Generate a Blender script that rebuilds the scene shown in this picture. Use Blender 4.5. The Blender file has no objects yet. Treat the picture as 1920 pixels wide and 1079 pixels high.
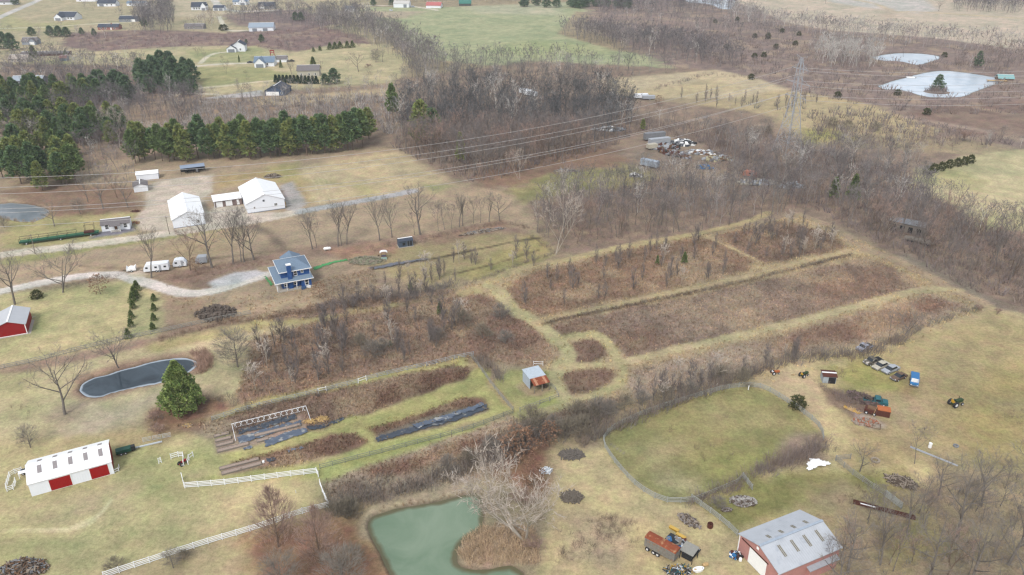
import bpy, math, random
import numpy as np
from mathutils import Vector, Matrix
C = bpy.context.scene
COL = C.collection
rad = math.radians

# ---------------------------------------------------------------- camera, light, exposure
PITCH, FPX, CAMH = 26.3, 1450.0, 100.0
cam = bpy.data.cameras.new('camera'); camo = bpy.data.objects.new('camera', cam); COL.objects.link(camo)
camo.location = (0, 0, CAMH); camo.rotation_euler = (rad(90 - PITCH), 0, 0)
cam.sensor_width = 36; cam.lens = 36 * FPX / 1920; cam.clip_start = 1; cam.clip_end = 8000
C.camera = camo
W = bpy.data.worlds.new('World'); C.world = W; W.use_nodes = True
nt = W.node_tree; bg = nt.nodes['Background']
sky = nt.nodes.new('ShaderNodeTexSky'); sky.sky_type = 'NISHITA'; sky.sun_disc = False
SUN_EL, SUN_AZ = 48, 205          # azimuth measured clockwise from +Y
sky.sun_elevation = rad(SUN_EL); sky.sun_rotation = rad(SUN_AZ)
sky.air_density = 1.0; sky.dust_density = 6.0; sky.ozone_density = 1.0; sky.altitude = 200
hs = nt.nodes.new('ShaderNodeHueSaturation'); hs.inputs['Saturation'].default_value = 0.5
nt.links.new(sky.outputs[0], hs.inputs['Color']); cl = nt.nodes.new('ShaderNodeMix'); cl.data_type = 'RGBA'; cl.inputs[0].default_value = 0.65; cl.inputs[7].default_value = (3.4, 3.7, 4.1, 1)   # even cloud cover over the sky
nt.links.new(hs.outputs[0], cl.inputs[6]); nt.links.new(cl.outputs[2], bg.inputs['Color'])
bg.inputs['Strength'].default_value = 0.15
sl = bpy.data.lights.new('sun', 'SUN'); so = bpy.data.objects.new('sun', sl); COL.objects.link(so)
sl.energy = 1.2; sl.angle = rad(14); sl.color = (1, 0.98, 0.95)
so.rotation_euler = (rad(90 - SUN_EL), 0, rad(180 - SUN_AZ)); so.location = (0, 0, 300)
C.view_settings.view_transform = 'Standard'; C.view_settings.look = 'None'; C.view_settings.gamma = 1
C.view_settings.exposure = 0.74
C.cycles.use_denoising = True; C.cycles.denoising_prefilter = 'ACCURATE'; C.cycles.use_adaptive_sampling = False; C.cycles.pixel_filter_type = 'BLACKMAN_HARRIS'; C.cycles.filter_width = 1.35
C.cycles.max_bounces = 4; C.cycles.diffuse_bounces = 2; C.cycles.glossy_bounces = 2
C.cycles.volume_bounces = 0; C.cycles.transparent_max_bounces = 6

# ---------------------------------------------------------------- helpers
TH = rad(PITCH)
def G(px, py, z=0.0):
    """photo pixel (1920 wide) -> point on the plane z"""
    u = (px - 960) / FPX; v = (540 - py) / FPX
    t = (CAMH - z) / (math.sin(TH) - v * math.cos(TH))
    return (u * t, (math.cos(TH) + v * math.sin(TH)) * t)
def Hgt(px, pb, pt):
    x, y = G(px, pb); v = (540 - pt) / FPX
    return CAMH - y * (math.sin(TH) - v * math.cos(TH)) / (math.cos(TH) + v * math.sin(TH))
EL = 1.55
def lin(c):
    c = c / 255.0
    return c / 12.92 if c <= 0.04045 else ((c + 0.055) / 1.055) ** 2.4
def S(r, g, b, k=1.0):
    return tuple(min(0.85, lin(c) / EL * k) for c in (r, g, b))
RS = np.random.RandomState(7)
_T = [RS.rand(256, 256) for _ in range(8)]
def vn(x, y, sc, k=0):
    """smooth value noise in numpy, about 0..1"""
    x = np.asarray(x) / sc + 37.3 * k + 500; y = np.asarray(y) / sc + 11.7 * k + 500
    xi = np.floor(x).astype(int); yi = np.floor(y).astype(int); fx = x - xi; fy = y - yi
    fx = fx * fx * (3 - 2 * fx); fy = fy * fy * (3 - 2 * fy); t = _T[k % 8]
    a = t[xi & 255, yi & 255]; b = t[(xi + 1) & 255, yi & 255]; c = t[xi & 255, (yi + 1) & 255]; d = t[(xi + 1) & 255, (yi + 1) & 255]
    return (a * (1 - fx) + b * fx) * (1 - fy) + (c * (1 - fx) + d * fx) * fy
def fbm(x, y, sc, k=0):
    return (vn(x, y, sc, k) + 0.5 * vn(x, y, sc / 2.1, k + 1) + 0.25 * vn(x, y, sc / 4.3, k + 2)) / 1.75
def sdf(x, y, P):
    """signed distance to polygon P (world), negative inside"""
    P = np.array(P); n = len(P); d = np.full(x.shape, 1e18); ins = np.zeros(x.shape, bool)
    for i in range(n):
        ax, ay = P[i]; bx, by = P[(i + 1) % n]; ex, ey = bx - ax, by - ay
        wx = x - ax; wy = y - ay; t = np.clip((wx * ex + wy * ey) / (ex * ex + ey * ey + 1e-12), 0, 1)
        d = np.minimum(d, (wx - ex * t) ** 2 + (wy - ey * t) ** 2)
        c = ((ay > y) != (by > y)) & (x < (bx - ax) * (y - ay) / (by - ay + 1e-12) + ax)
        ins ^= c
    d = np.sqrt(d)
    return np.where(ins, -d, d)
def ldist(x, y, P):
    d = np.full(x.shape, 1e18)
    for (ax, ay), (bx, by) in zip(P[:-1], P[1:]):
        ex, ey = bx - ax, by - ay; wx = x - ax; wy = y - ay
        t = np.clip((wx * ex + wy * ey) / (ex * ex + ey * ey + 1e-12), 0, 1)
        d = np.minimum(d, (wx - ex * t) ** 2 + (wy - ey * t) ** 2)
    return np.sqrt(d)
def GP(pts): return [G(*p) for p in pts]
def smooth(P, n=6):
    """Catmull-Rom through world points"""
    P = [P[0]] + list(P) + [P[-1]]; out = []
    for i in range(1, len(P) - 2):
        p0, p1, p2, p3 = [np.array(P[j], float) for j in (i - 1, i, i + 1, i + 2)]
        for k in range(n):
            t = k / n
            out.append(tuple(0.5 * (2 * p1 + (p2 - p0) * t + (2 * p0 - 5 * p1 + 4 * p2 - p3) * t * t + (3 * p1 - p0 - 3 * p2 + p3) * t ** 3)))
    out.append(tuple(map(float, P[-2]))); return out

def mesh_np(name, verts, faces, material=None, attrs=None, smooth_=False):
    """verts (N,3), faces (M,3) or (M,4) arrays -> mesh"""
    verts = np.asarray(verts, np.float32); faces = np.asarray(faces, np.int32); k = faces.shape[1]
    me = bpy.data.meshes.new(name); me.vertices.add(len(verts)); me.vertices.foreach_set('co', verts.ravel())
    me.loops.add(faces.size); me.loops.foreach_set('vertex_index', faces.ravel())
    me.polygons.add(len(faces)); me.polygons.foreach_set('loop_start', np.arange(0, faces.size, k, dtype=np.int32))
    if attrs:
        for an, av in attrs.items():
            av = np.asarray(av, np.float32)
            if av.ndim == 1:
                a = me.attributes.new(an, 'FLOAT', 'POINT'); a.data.foreach_set('value', av)
            else:
                a = me.attributes.new(an, 'FLOAT_COLOR', 'POINT')
                if av.shape[1] == 3: av = np.concatenate([av, np.ones((len(av), 1), np.float32)], 1)
                a.data.foreach_set('color', av.ravel())
    me.update(calc_edges=True)
    if smooth_: me.polygons.foreach_set('use_smooth', np.ones(len(faces), bool))
    if material: me.materials.append(material)
    return me
def link(name, me, parent=None, loc=(0, 0, 0), rz=0.0):
    o = bpy.data.objects.new(name, me); COL.objects.link(o)
    o.location = loc; o.rotation_euler = (0, 0, rz)
    if parent: o.parent = parent
    return o
def tag(o, label=None, cat=None, group=None, kind=None):
    if label: o['label'] = label
    if cat: o['category'] = cat
    if group: o['group'] = group
    if kind: o['kind'] = kind
    return o

# ---------------------------------------------------------------- materials
def N(m, t, **kw):
    n = m.node_tree.nodes.new(t)
    for k, v in kw.items():
        if k in n.inputs: n.inputs[k].default_value = v
        else: setattr(n, k, v)
    return n
def base_mat(name, rough=0.9):
    m = bpy.data.materials.new(name); m.use_nodes = True; b = m.node_tree.nodes['Principled BSDF']
    b.inputs['Roughness'].default_value = rough; b.inputs['Specular IOR Level'].default_value = 0.25
    return m, b
def scale_color(m, colsock, facsock, lo, hi):
    mr = N(m, 'ShaderNodeMapRange'); mr.inputs['From Min'].default_value = 0.25; mr.inputs['From Max'].default_value = 0.75
    mr.inputs['To Min'].default_value = lo; mr.inputs['To Max'].default_value = hi
    m.node_tree.links.new(facsock, mr.inputs['Value'])
    mx = N(m, 'ShaderNodeVectorMath', operation='SCALE')
    m.node_tree.links.new(colsock, mx.inputs[0]); m.node_tree.links.new(mr.outputs[0], mx.inputs['Scale'])
    return mx.outputs[0]
_M = {}
def M(name, col=None, rough=0.85, var=0.18, sc=1.5, spec=0.25, metal=0.0, rib=None, ribaxis=0, stain=None):
    """opaque paint / wood / metal with noise wear; col already albedo"""
    if name in _M: return _M[name]
    m, b = base_mat(name, rough); L = m.node_tree.links
    b.inputs['Specular IOR Level'].default_value = spec; b.inputs['Metallic'].default_value = metal
    tc = N(m, 'ShaderNodeTexCoord'); no = N(m, 'ShaderNodeTexNoise', Scale=sc, Detail=6.0, Roughness=0.65)
    L.new(tc.outputs['Object'], no.inputs['Vector'])
    rgb = N(m, 'ShaderNodeRGB'); rgb.outputs[0].default_value = (*col, 1); src = rgb.outputs[0]
    if stain:
        n2 = N(m, 'ShaderNodeTexNoise', Scale=stain[1], Detail=5.0); mp = N(m, 'ShaderNodeMapping'); mp.inputs['Scale'].default_value = stain[3] if len(stain) > 3 else (1, 1, 1)
        L.new(tc.outputs['Object'], mp.inputs[0]); L.new(mp.outputs[0], n2.inputs['Vector'])
        mr = N(m, 'ShaderNodeMapRange'); mr.inputs['From Min'].default_value = stain[2]; mr.inputs['From Max'].default_value = stain[2] + 0.12
        L.new(n2.outputs['Fac'], mr.inputs['Value']); mx = N(m, 'ShaderNodeMix', data_type='RGBA'); L.new(mr.outputs[0], mx.inputs['Factor'])
        L.new(src, mx.inputs[6]); mx.inputs[7].default_value = (*stain[0], 1); src = mx.outputs[2]
    out = scale_color(m, src, no.outputs['Fac'], 1 - var, 1 + var * 0.6); L.new(out, b.inputs['Base Color'])
    if rib:
        sx = N(m, 'ShaderNodeSeparateXYZ'); L.new(tc.outputs['Object'], sx.inputs[0])
        mm = N(m, 'ShaderNodeMath', operation='MULTIPLY'); L.new(sx.outputs[ribaxis], mm.inputs[0]); mm.inputs[1].default_value = 2 * math.pi / rib
        sn = N(m, 'ShaderNodeMath', operation='SINE'); L.new(mm.outputs[0], sn.inputs[0])
        pw = N(m, 'ShaderNodeMath', operation='POWER'); ab = N(m, 'ShaderNodeMath', operation='ABSOLUTE'); L.new(sn.outputs[0], ab.inputs[0]); L.new(ab.outputs[0], pw.inputs[0]); pw.inputs[1].default_value = 6
        bp = N(m, 'ShaderNodeBump', Strength=0.3, Distance=0.04); L.new(pw.outputs[0], bp.inputs['Height']); L.new(bp.outputs[0], b.inputs['Normal'])
    _M[name] = m; return m
def attr_mat(name, lo=0.7, hi=1.3, sc=2.0, rough=0.95, attr='cover', bump=0.0):
    if name in _M: return _M[name]
    m, b = base_mat(name, rough); L = m.node_tree.links; b.inputs['Specular IOR Level'].default_value = 0.1
    at = N(m, 'ShaderNodeAttribute', attribute_name=attr); ge = N(m, 'ShaderNodeNewGeometry')
    n1 = N(m, 'ShaderNodeTexNoise', Scale=sc, Detail=8.0, Roughness=0.72); L.new(ge.outputs['Position'], n1.inputs['Vector'])
    o = scale_color(m, at.outputs['Color'], n1.outputs['Fac'], lo, hi)
    L.new(o, b.inputs['Base Color'])
    _M[name] = m; return m

def ground_mat():
    m, b = base_mat('ground_cover', 0.97); L = m.node_tree.links; b.inputs['Specular IOR Level'].default_value = 0.05
    at = N(m, 'ShaderNodeAttribute', attribute_name='cover'); ge = N(m, 'ShaderNodeNewGeometry'); a2 = N(m, 'ShaderNodeAttribute', attribute_name='weedy')
    n1 = N(m, 'ShaderNodeTexNoise', Scale=1.1, Detail=7.0, Roughness=0.8)
    n2 = N(m, 'ShaderNodeTexNoise', Scale=0.16, Detail=6.0, Roughness=0.65)
    n3 = N(m, 'ShaderNodeTexNoise', Scale=3.2, Detail=4.0, Roughness=0.8)
    for n in (n1, n2, n3): L.new(ge.outputs['Position'], n.inputs['Vector'])
    c = scale_color(m, at.outputs['Color'], n2.outputs['Fac'], 0.86, 1.14)
    c = scale_color(m, c, n1.outputs['Fac'], 0.58, 1.42)
    # grain contrast is stronger in weeds
    mx = N(m, 'ShaderNodeMix', data_type='RGBA'); L.new(a2.outputs['Fac'], mx.inputs['Factor'])
    ca = scale_color(m, c, n3.outputs['Fac'], 0.78, 1.22); cb = scale_color(m, c, n3.outputs['Fac'], 0.45, 1.6)
    L.new(ca, mx.inputs[6]); L.new(cb, mx.inputs[7])
    # slight green / straw drift
    hsn = N(m, 'ShaderNodeHueSaturation'); n4 = N(m, 'ShaderNodeTexNoise', Scale=0.35, Detail=5.0); L.new(ge.outputs['Position'], n4.inputs['Vector'])
    mr = N(m, 'ShaderNodeMapRange'); mr.inputs['From Min'].default_value = 0.3; mr.inputs['From Max'].default_value = 0.7; mr.inputs['To Min'].default_value = 0.482; mr.inputs['To Max'].default_value = 0.522
    L.new(n4.outputs['Fac'], mr.inputs['Value']); L.new(mr.outputs[0], hsn.inputs['Hue']); L.new(mx.outputs[2], hsn.inputs['Color'])
    L.new(hsn.outputs[0], b.inputs['Base Color'])
    bp = N(m, 'ShaderNodeBump', Strength=0.55, Distance=0.25); L.new(n1.outputs['Fac'], bp.inputs['Height']); L.new(bp.outputs[0], b.inputs['Normal'])
    return m
# ---------------------------------------------------------------- ground cover: painted regions (true colour of what grows or lies there)
LAWN = (172, 165, 112); GREEN = (150, 152, 92); TAN = (196, 176, 136); STRAW = (186, 164, 126); WEED = (140, 117, 96); DARKW = (122, 98, 82)
ORNG = (182, 150, 112); RUST = (156, 108, 78); OLIVE = (156, 146, 92); PATH = (178, 166, 116); GRAV = (206, 194, 174); FLOOR = (150, 128, 110)
PURP = (134, 114, 106)
R = []   # (kind, world points, colour, soft metres, edge wobble metres, weedy, width)
def P(pts, col, soft=1.5, wob=1.5, weedy=0.0, mix=1.0): R.append(('p', GP(pts), col, soft, wob, weedy, 0, mix))
def Ln(pts, w, col, soft=0.6, wob=0.4, weedy=0.0, mix=1.0): R.append(('l', smooth(GP(pts)), col, soft, wob, weedy, w, mix))
# far left
P([(-300, 0), (700, 0), (700, 130), (-300, 130)], (186, 172, 134), 5, 5)
P([(300, 0), (500, 0), (560, 25), (380, 35), (300, 30)], (196, 182, 148), 8, 5)
P([(0, 20), (60, 45), (160, 40), (130, 55), (0, 60)], (178, 172, 122), 6, 5)
P([(130, 62), (300, 56), (420, 62), (480, 58), (600, 48), (680, 70), (700, 85), (640, 82), (560, 100), (505, 92), (420, 86), (280, 97), (180, 99), (110, 84)], (140, 116, 108), 5, 6, .7)
P([(420, 28), (560, 18), (640, 45), (560, 58), (480, 52), (440, 50)], (138, 118, 112), 6, 6, .7)
P([(130, 100), (350, 88), (480, 88), (520, 105), (640, 82), (730, 84), (770, 112), (742, 155), (370, 182), (350, 130), (130, 126)], (196, 182, 138), 4, 4)
P([(350, 95), (480, 88), (520, 110), (480, 116), (360, 118)], (174, 172, 120), 5, 5)
P([(350, 128), (480, 126), (600, 150), (470, 155), (370, 165)], (172, 168, 114), 5, 5)
P([(20, 118), (130, 110), (140, 122), (40, 128)], (166, 168, 112), 5, 3)
P([(0, 120), (350, 125), (380, 180), (0, 250)], FLOOR, 5, 6, .6)
P([(370, 182), (740, 158), (760, 275), (240, 300), (0, 380), (0, 240)], (158, 134, 112), 5, 6, .5)
P([(470, 185), (740, 165), (745, 178), (600, 195), (480, 200)], (196, 172, 134), 3, 4)
# green winter wheat
P([(655, 22), (700, 14), (860, 14), (1060, 6), (1150, 14), (1245, 32), (1232, 48), (1080, 22), (1045, 64), (1150, 95), (1268, 110), (1262, 132), (900, 122), (800, 110), (735, 62)], (174, 178, 132), 3, 2)
P([(655, 22), (800, 22), (760, 34), (690, 35)], (196, 176, 146), 8, 5)
P([(860, 14), (1060, 6), (1040, 30), (900, 26)], (190, 186, 150), 14, 8)
P([(1000, 75), (1100, 85), (1150, 100), (1000, 108), (900, 95)], (166, 174, 112), 14, 8, 0, .7)
# upper right
P([(1100, 0), (2300, 0), (2300, 330), (1700, 250), (1240, 120), (1100, 50)], (144, 124, 114), 8, 10, .8)
P([(1390, -60), (2400, -60), (2400, 110), (1900, 92), (1750, 72), (1560, 58), (1480, 44), (1385, 6)], (206, 188, 162), 4, 3)
P([(1545, -5), (1730, -5), (1760, 20), (1720, 26), (1680, 22), (1560, 6)], (204, 196, 184), 5, 4)
Ln([(1600, 0), (1640, 8), (1665, 18), (1680, 23), (1740, 24), (1920, 36)], 6, (208, 184, 140), 5, 3)
Ln([(1665, 18), (1668, 40)], 10, (196, 176, 150), 8, 3)
P([(1125, 148), (1250, 138), (1340, 131), (1420, 148), (1480, 168), (1440, 178), (1380, 185), (1280, 184), (1190, 184), (1140, 172)], (214, 186, 136), 3, 3)
P([(1200, 170), (1330, 150), (1380, 165), (1300, 182), (1200, 182)], (190, 172, 124), 8, 6, 0, .5)
P([(1380, 184), (1480, 170), (1560, 182), (1640, 200), (1775, 248), (1700, 262), (1600, 250), (1500, 250), (1440, 215), (1280, 200)], (200, 172, 116), 3, 4, .1)
P([(1500, 240), (1560, 245), (1600, 262), (1500, 275)], (176, 164, 100), 5, 4, .3)
P([(1690, 212), (1760, 200), (1930, 190), (2000, 260), (1800, 250)], (148, 114, 96), 5, 5, .6)
Ln([(1700, 220), (1760, 232), (1840, 245)], 5, (184, 160, 140), 4, 2)
Ln([(1820, 200), (1880, 212), (1940, 220)], 4, (190, 158, 126), 4, 2)
# woods floors
P([(740, 150), (1000, 115), (1260, 128), (1340, 131), (1130, 150), (1140, 175), (1190, 185), (1440, 215), (1500, 270), (1800, 290), (2050, 430), (2050, 640), (1860, 580), (1620, 455), (1500, 405), (1330, 440), (1040, 485), (1000, 420), (960, 365), (860, 345), (745, 285)], FLOOR, 5, 6, .6)
P([(880, 330), (1080, 270), (1180, 285), (1200, 310), (1100, 325), (1000, 345), (900, 355)], (164, 122, 92), 5, 5, .4)
P([(940, 360), (1050, 325), (1180, 310), (1240, 322), (1200, 345), (1100, 360), (980, 385)], (160, 150, 100), 4, 5, .3)
P([(1160, 290), (1270, 262), (1400, 320), (1380, 345), (1250, 335)], (156, 130, 104), 6, 6, .6)
P([(1920, 282), (1850, 287), (1775, 305), (1722, 320), (1690, 350), (1780, 385), (1840, 425), (2100, 450), (2100, 282)], (200, 186, 140), 2.5, 3)
P([(1722, 322), (1770, 308), (1850, 340), (1840, 360), (1730, 345)], (176, 172, 116), 5, 4, 0, .8)
P([(1800, 395), (1900, 400), (1980, 440), (1850, 430)], (178, 172, 118), 5, 4, 0, .7)
Ln([(1700, 485), (1780, 520), (1900, 600)], 5, (150, 136, 118), 3, 2, .5)
# shop yard, road verges and fields in the left middle
P([(-200, 330), (230, 300), (745, 280), (860, 345), (960, 365), (1010, 425), (960, 440), (600, 470), (400, 510), (150, 530), (-200, 560)], (192, 160, 120), 2.5, 2)
P([(560, 312), (740, 285), (850, 345), (760, 362), (580, 385), (545, 348)], (204, 182, 140), 3, 3)
P([(400, 330), (500, 318), (560, 312), (580, 382), (545, 345), (480, 335), (400, 362)], (184, 160, 112), 3, 3)
P([(560, 338), (680, 342), (720, 365), (690, 372), (655, 348)], (178, 170, 112), 4, 3, 0, .7)
P([(495, 316), (560, 305), (570, 335), (520, 345)], (168, 168, 106), 4, 3, 0, .6)
P([(790, 345), (850, 350), (820, 365), (800, 362)], (164, 170, 104), 3, 2, 0, .8)
P([(0, 400), (100, 395), (260, 400), (255, 440), (110, 462), (0, 470)], (184, 172, 116), 3, 3)
P([(0, 360), (120, 345), (260, 350), (260, 395), (110, 410), (90, 395)], (162, 122, 92), 4, 4, .3)
P([(0, 480), (120, 468), (300, 442), (440, 430), (300, 452), (120, 480), (0, 500)], (168, 162, 106), 2, 2)
P([(300, 460), (440, 430), (440, 470), (300, 500)], (180, 152, 104), 4, 3, 0, .7)
Ln([(480, 425), (510, 445), (545, 475)], 3, (148, 122, 96), 2, 1, .4)
Ln([(120, 538), (240, 508), (320, 495), (520, 472), (640, 460)], 1.2, (128, 108, 84), 1, .5, .5, .8)
Ln([(150, 500), (270, 505), (300, 485), (390, 465)], .5, (130, 108, 80), .6, .4, 0, .6)
Ln([(200, 505), (280, 500), (310, 482), (390, 458)], .5, (130, 108, 80), .6, .4, 0, .6)
# brushy strip under the tree row, blue house lot
P([(280, 512), (400, 498), (520, 470), (640, 455), (760, 445), (940, 415), (1000, 440), (960, 470), (820, 500), (700, 520), (600, 510), (500, 500), (330, 545)], (164, 130, 104), 2, 2, .4)
P([(640, 480), (780, 462), (900, 440), (1010, 440), (1040, 480), (880, 515), (850, 540), (740, 530), (700, 505)], (174, 156, 112), 3, 3)
P([(600, 468), (740, 455), (740, 475), (640, 485)], (188, 132, 98), 2, 2, 0, .8)
P([(790, 445), (940, 415), (960, 425), (820, 460)], (178, 136, 102), 2, 2, 0, .9)
P([(300, 545), (520, 500), (620, 480), (700, 520), (720, 560), (600, 590), (420, 612), (300, 640)], (186, 156, 116), 2, 2)
P([(600, 500), (700, 505), (780, 535), (740, 570), (600, 580)], (166, 144, 118), 4, 3, .4)
P([(310, 560), (380, 560), (430, 595), (320, 620)], (182, 144, 104), 3, 2, 0, .8)
P([(1000, 440), (1040, 470), (1010, 498), (880, 530), (860, 515)], (174, 160, 104), 2, 2)
P([(395, 500), (320, 520), (350, 545), (400, 545)], (150, 116, 94), 2, 2, .4, .8)
Ln([(850, 515), (930, 495), (1010, 470)], .8, (100, 84, 66), .6, .5, .5)
Ln([(700, 505), (780, 492), (900, 468), (960, 455), (1010, 447)], 1.3, (84, 72, 58), .7, .5, .5)
Ln([(697, 503), (740, 497), (800, 487)], 1.8, (92, 92, 96), .8, .5, 0)
# left lawns
P([(-200, 560), (120, 545), (230, 528), (300, 548), (305, 625), (0, 690), (-200, 740)], (202, 186, 134), 1.5, 1.5)
P([(30, 555), (160, 535), (240, 530), (235, 560), (100, 570)], (182, 178, 120), 3, 2, 0, .6)
P([(62, 590), (95, 580), (85, 620), (60, 630)], (140, 158, 92), 3, 2, 0, .8)
P([(260, 550), (295, 555), (300, 640), (240, 630)], (158, 162, 112), 2, 1.5, 0, .8)
P([(-200, 745), (0, 697), (300, 632), (470, 596), (640, 575), (700, 580), (560, 610), (470, 640), (455, 750), (380, 780), (330, 800), (300, 900), (-200, 900)], (202, 186, 140), 1.5, 1.5)
Ln([(-60, 712), (160, 668), (300, 637), (470, 602)], 4.5, (178, 140, 112), 1.5, 1)
Ln([(300, 650), (420, 622), (540, 601), (700, 580), (770, 565)], 6.5, (184, 170, 116), 1.5, 1)
P([(150, 770), (300, 740), (330, 790), (200, 830), (100, 830)], (200, 182, 156), 6, 4, 0, .8)
P([(-20, 700), (60, 700), (70, 760), (-20, 830)], (160, 162, 100), 5, 4, 0, .6)
P([(215, 800), (300, 760), (320, 800), (230, 830)], (158, 150, 104), 4, 3, 0, .5)
P([(130, 740), (145, 705), (220, 680), (330, 662), (380, 664), (398, 690), (370, 700), (300, 722), (200, 750), (155, 750)], (184, 142, 110), 1.8, 1, .2)
P([(280, 775), (380, 740), (420, 745), (440, 770), (340, 800), (330, 830), (285, 825)], (164, 112, 84), 2, 2, .3)
P([(-250, 900), (-200, 840), (60, 820), (300, 810), (400, 780), (420, 845), (480, 870), (600, 850), (615, 960), (200, 1079), (100, 1200), (-250, 1200)], (196, 182, 130), 2, 2)
P([(215, 850), (290, 845), (300, 880), (330, 920), (280, 930), (230, 880)], (130, 150, 84), 4, 3, 0, .8)
P([(0, 920), (90, 925), (60, 1000), (0, 1060)], (146, 156, 86), 5, 3, 0, .7)
P([(60, 1010), (120, 1000), (90, 1079), (40, 1079)], (134, 154, 82), 4, 3, 0, .7)
P([(30, 960), (150, 920), (260, 900), (230, 950), (120, 1000)], (200, 178, 136), 5, 3, 0, .7)
P([(120, 830), (200, 815), (300, 800), (290, 830)], (182, 162, 114), 4, 3, 0, .7)
P([(360, 980), (450, 945), (500, 960), (400, 1010)], (204, 182, 136), 5, 3, 0, .6)
P([(300, 850), (420, 850), (440, 880), (350, 880)], (160, 168, 96), 4, 3, 0, .8)
P([(200, 1085), (420, 1018), (600, 965), (650, 975), (690, 1000), (740, 1100), (400, 1200), (200, 1200)], (192, 172, 128), 2, 2)
P([(470, 1010), (540, 990), (600, 965), (680, 985), (715, 1040), (740, 1100), (480, 1100)], (182, 126, 84), 2.5, 2, .1)
P([(600, 960), (690, 925), (700, 960), (690, 990)], (184, 144, 92), 2, 2, 0, .8)
for k in range(5): Ln([(95 + 3 * k, 1000 + 2 * k - 6), (130 + 3 * k, 996 - k * 3), (175 + 2 * k, 978 - k * 3), (205 + k, 945 - k * 2)], .4, (222, 206, 160), .3, .15, 0, .9)
Ln([(130, 918), (160, 912), (188, 917)], .5, (200, 180, 126), .4, .3, 0, .8)
# weeds beyond the lawns
P([(470, 640), (560, 612), (700, 585), (780, 568), (860, 552), (930, 555), (985, 600), (1020, 622), (1052, 650), (1050, 672), (1020, 690), (960, 685), (900, 680), (760, 692), (620, 722), (455, 772), (440, 745), (460, 700)], (150, 124, 102), 1.6, 1.6, .8)
P([(640, 585), (800, 560), (850, 620), (820, 690), (640, 715), (560, 680)], (140, 118, 100), 6, 5, .8, .8)
P([(860, 555), (925, 556), (975, 600), (1040, 650), (960, 680), (890, 670), (860, 610)], (134, 108, 92), 3, 2, .8)
P([(470, 600), (600, 570), (660, 560), (850, 540), (860, 552), (700, 580), (520, 605)], (146, 118, 94), 1.5, 2, .7)
P([(300, 612), (420, 598), (470, 596), (470, 606), (300, 640)], (150, 122, 96), 2, 1.5, .5, .7)
# the big block of weeds
P([(860, 545), (1000, 500), (1160, 470), (1330, 440), (1500, 405), (1620, 455), (1860, 575), (1920, 600), (1700, 650), (1480, 720), (1250, 760), (1120, 800), (1040, 840), (960, 770), (1000, 700), (1060, 660), (1000, 610), (940, 560)], STRAW, 2, 2, .4)
P([(950, 545), (960, 528), (1010, 508), (1160, 473), (1300, 448), (1340, 450), (1420, 490), (1400, 512), (1200, 555), (1090, 580), (1020, 594), (975, 578)], (146, 120, 98), 1.8, 1.8, .8)
P([(1345, 440), (1470, 416), (1560, 440), (1590, 468), (1500, 485), (1430, 498), (1350, 452)], (138, 114, 96), 1.8, 1.8, .8)
P([(1025, 612), (1100, 596), (1300, 555), (1560, 497), (1622, 484), (1690, 512), (1722, 538), (1550, 582), (1400, 620), (1290, 648), (1178, 673), (1152, 645), (1118, 626), (1064, 632)], (152, 124, 102), 1.5, 1.8, .8)
P([(1030, 614), (1160, 592), (1150, 610), (1065, 630)], (128, 104, 86), 2, 2, .8, .8)
P([(1140, 625), (1230, 612), (1260, 640), (1180, 668)], (132, 106, 88), 3, 2, .8, .8)
P([(1270, 575), (1400, 545), (1440, 590), (1330, 620), (1280, 625)], (176, 148, 116), 5, 4, .6, .6)
P([(1500, 520), (1650, 500), (1700, 530), (1560, 570)], (136, 108, 90), 5, 4, .8, .6)
P([(1072, 642), (1112, 637), (1130, 645), (1142, 668), (1105, 682), (1075, 683)], (130, 106, 90), .9, .8, .8)
P([(1046, 702), (1090, 694), (1140, 690), (1157, 702), (1150, 718), (1105, 738), (1070, 742)], (134, 110, 92), .9, .8, .8)
P([(1180, 692), (1400, 645), (1560, 607), (1738, 553), (1812, 570), (1770, 598), (1660, 636), (1500, 664), (1400, 700), (1250, 742), (1190, 755), (1172, 720)], (176, 150, 122), 1.5, 1.8, .6)
P([(1420, 645), (1560, 610), (1738, 556), (1800, 572), (1700, 610), (1560, 650), (1470, 660)], (142, 114, 96), 2.5, 2, .8)
P([(1100, 790), (1190, 750), (1230, 765), (1160, 800), (1100, 820)], (196, 172, 130), 2, 2, .3)
# garden side strips
P([(330, 800), (480, 755), (620, 722), (870, 672), (890, 700), (960, 772), (870, 800), (600, 880), (420, 870), (400, 820)], (188, 180, 114), 1.5, 1.5)
P([(370, 795), (480, 765), (620, 732), (850, 685), (878, 690), (885, 708), (800, 735), (700, 775), (640, 798), (560, 815), (420, 815)], (140, 112, 90), 1.2, 1.2, .8)
P([(640, 745), (800, 705), (880, 692), (884, 708), (780, 740), (680, 775)], (118, 92, 76), 1.5, 1, .8)
P([(330, 800), (400, 785), (440, 790), (420, 815), (400, 825), (335, 808)], (176, 150, 116), 1, 1, .5)
P([(682, 800), (780, 778), (870, 745), (905, 748), (915, 768), (820, 800), (716, 828)], (128, 100, 82), 1, .8, .8)
P([(705, 828), (708, 815), (800, 783), (905, 758), (914, 772), (820, 803)], (140, 128, 112), .6, .5)
P([(430, 868), (520, 845), (560, 835), (620, 812), (665, 812), (690, 828), (672, 845), (560, 876), (450, 888)], (130, 102, 84), 1, .8, .8)
P([(560, 868), (672, 848), (700, 840), (620, 872), (520, 888)], (196, 172, 132), .8, .8, .3)
P([(405, 852), (400, 830), (500, 795), (560, 780), (580, 805), (480, 838)], (172, 148, 128), .8, .6)
P([(410, 893), (420, 875), (505, 858), (520, 870), (440, 893)], (168, 140, 120), .8, .6)
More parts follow.
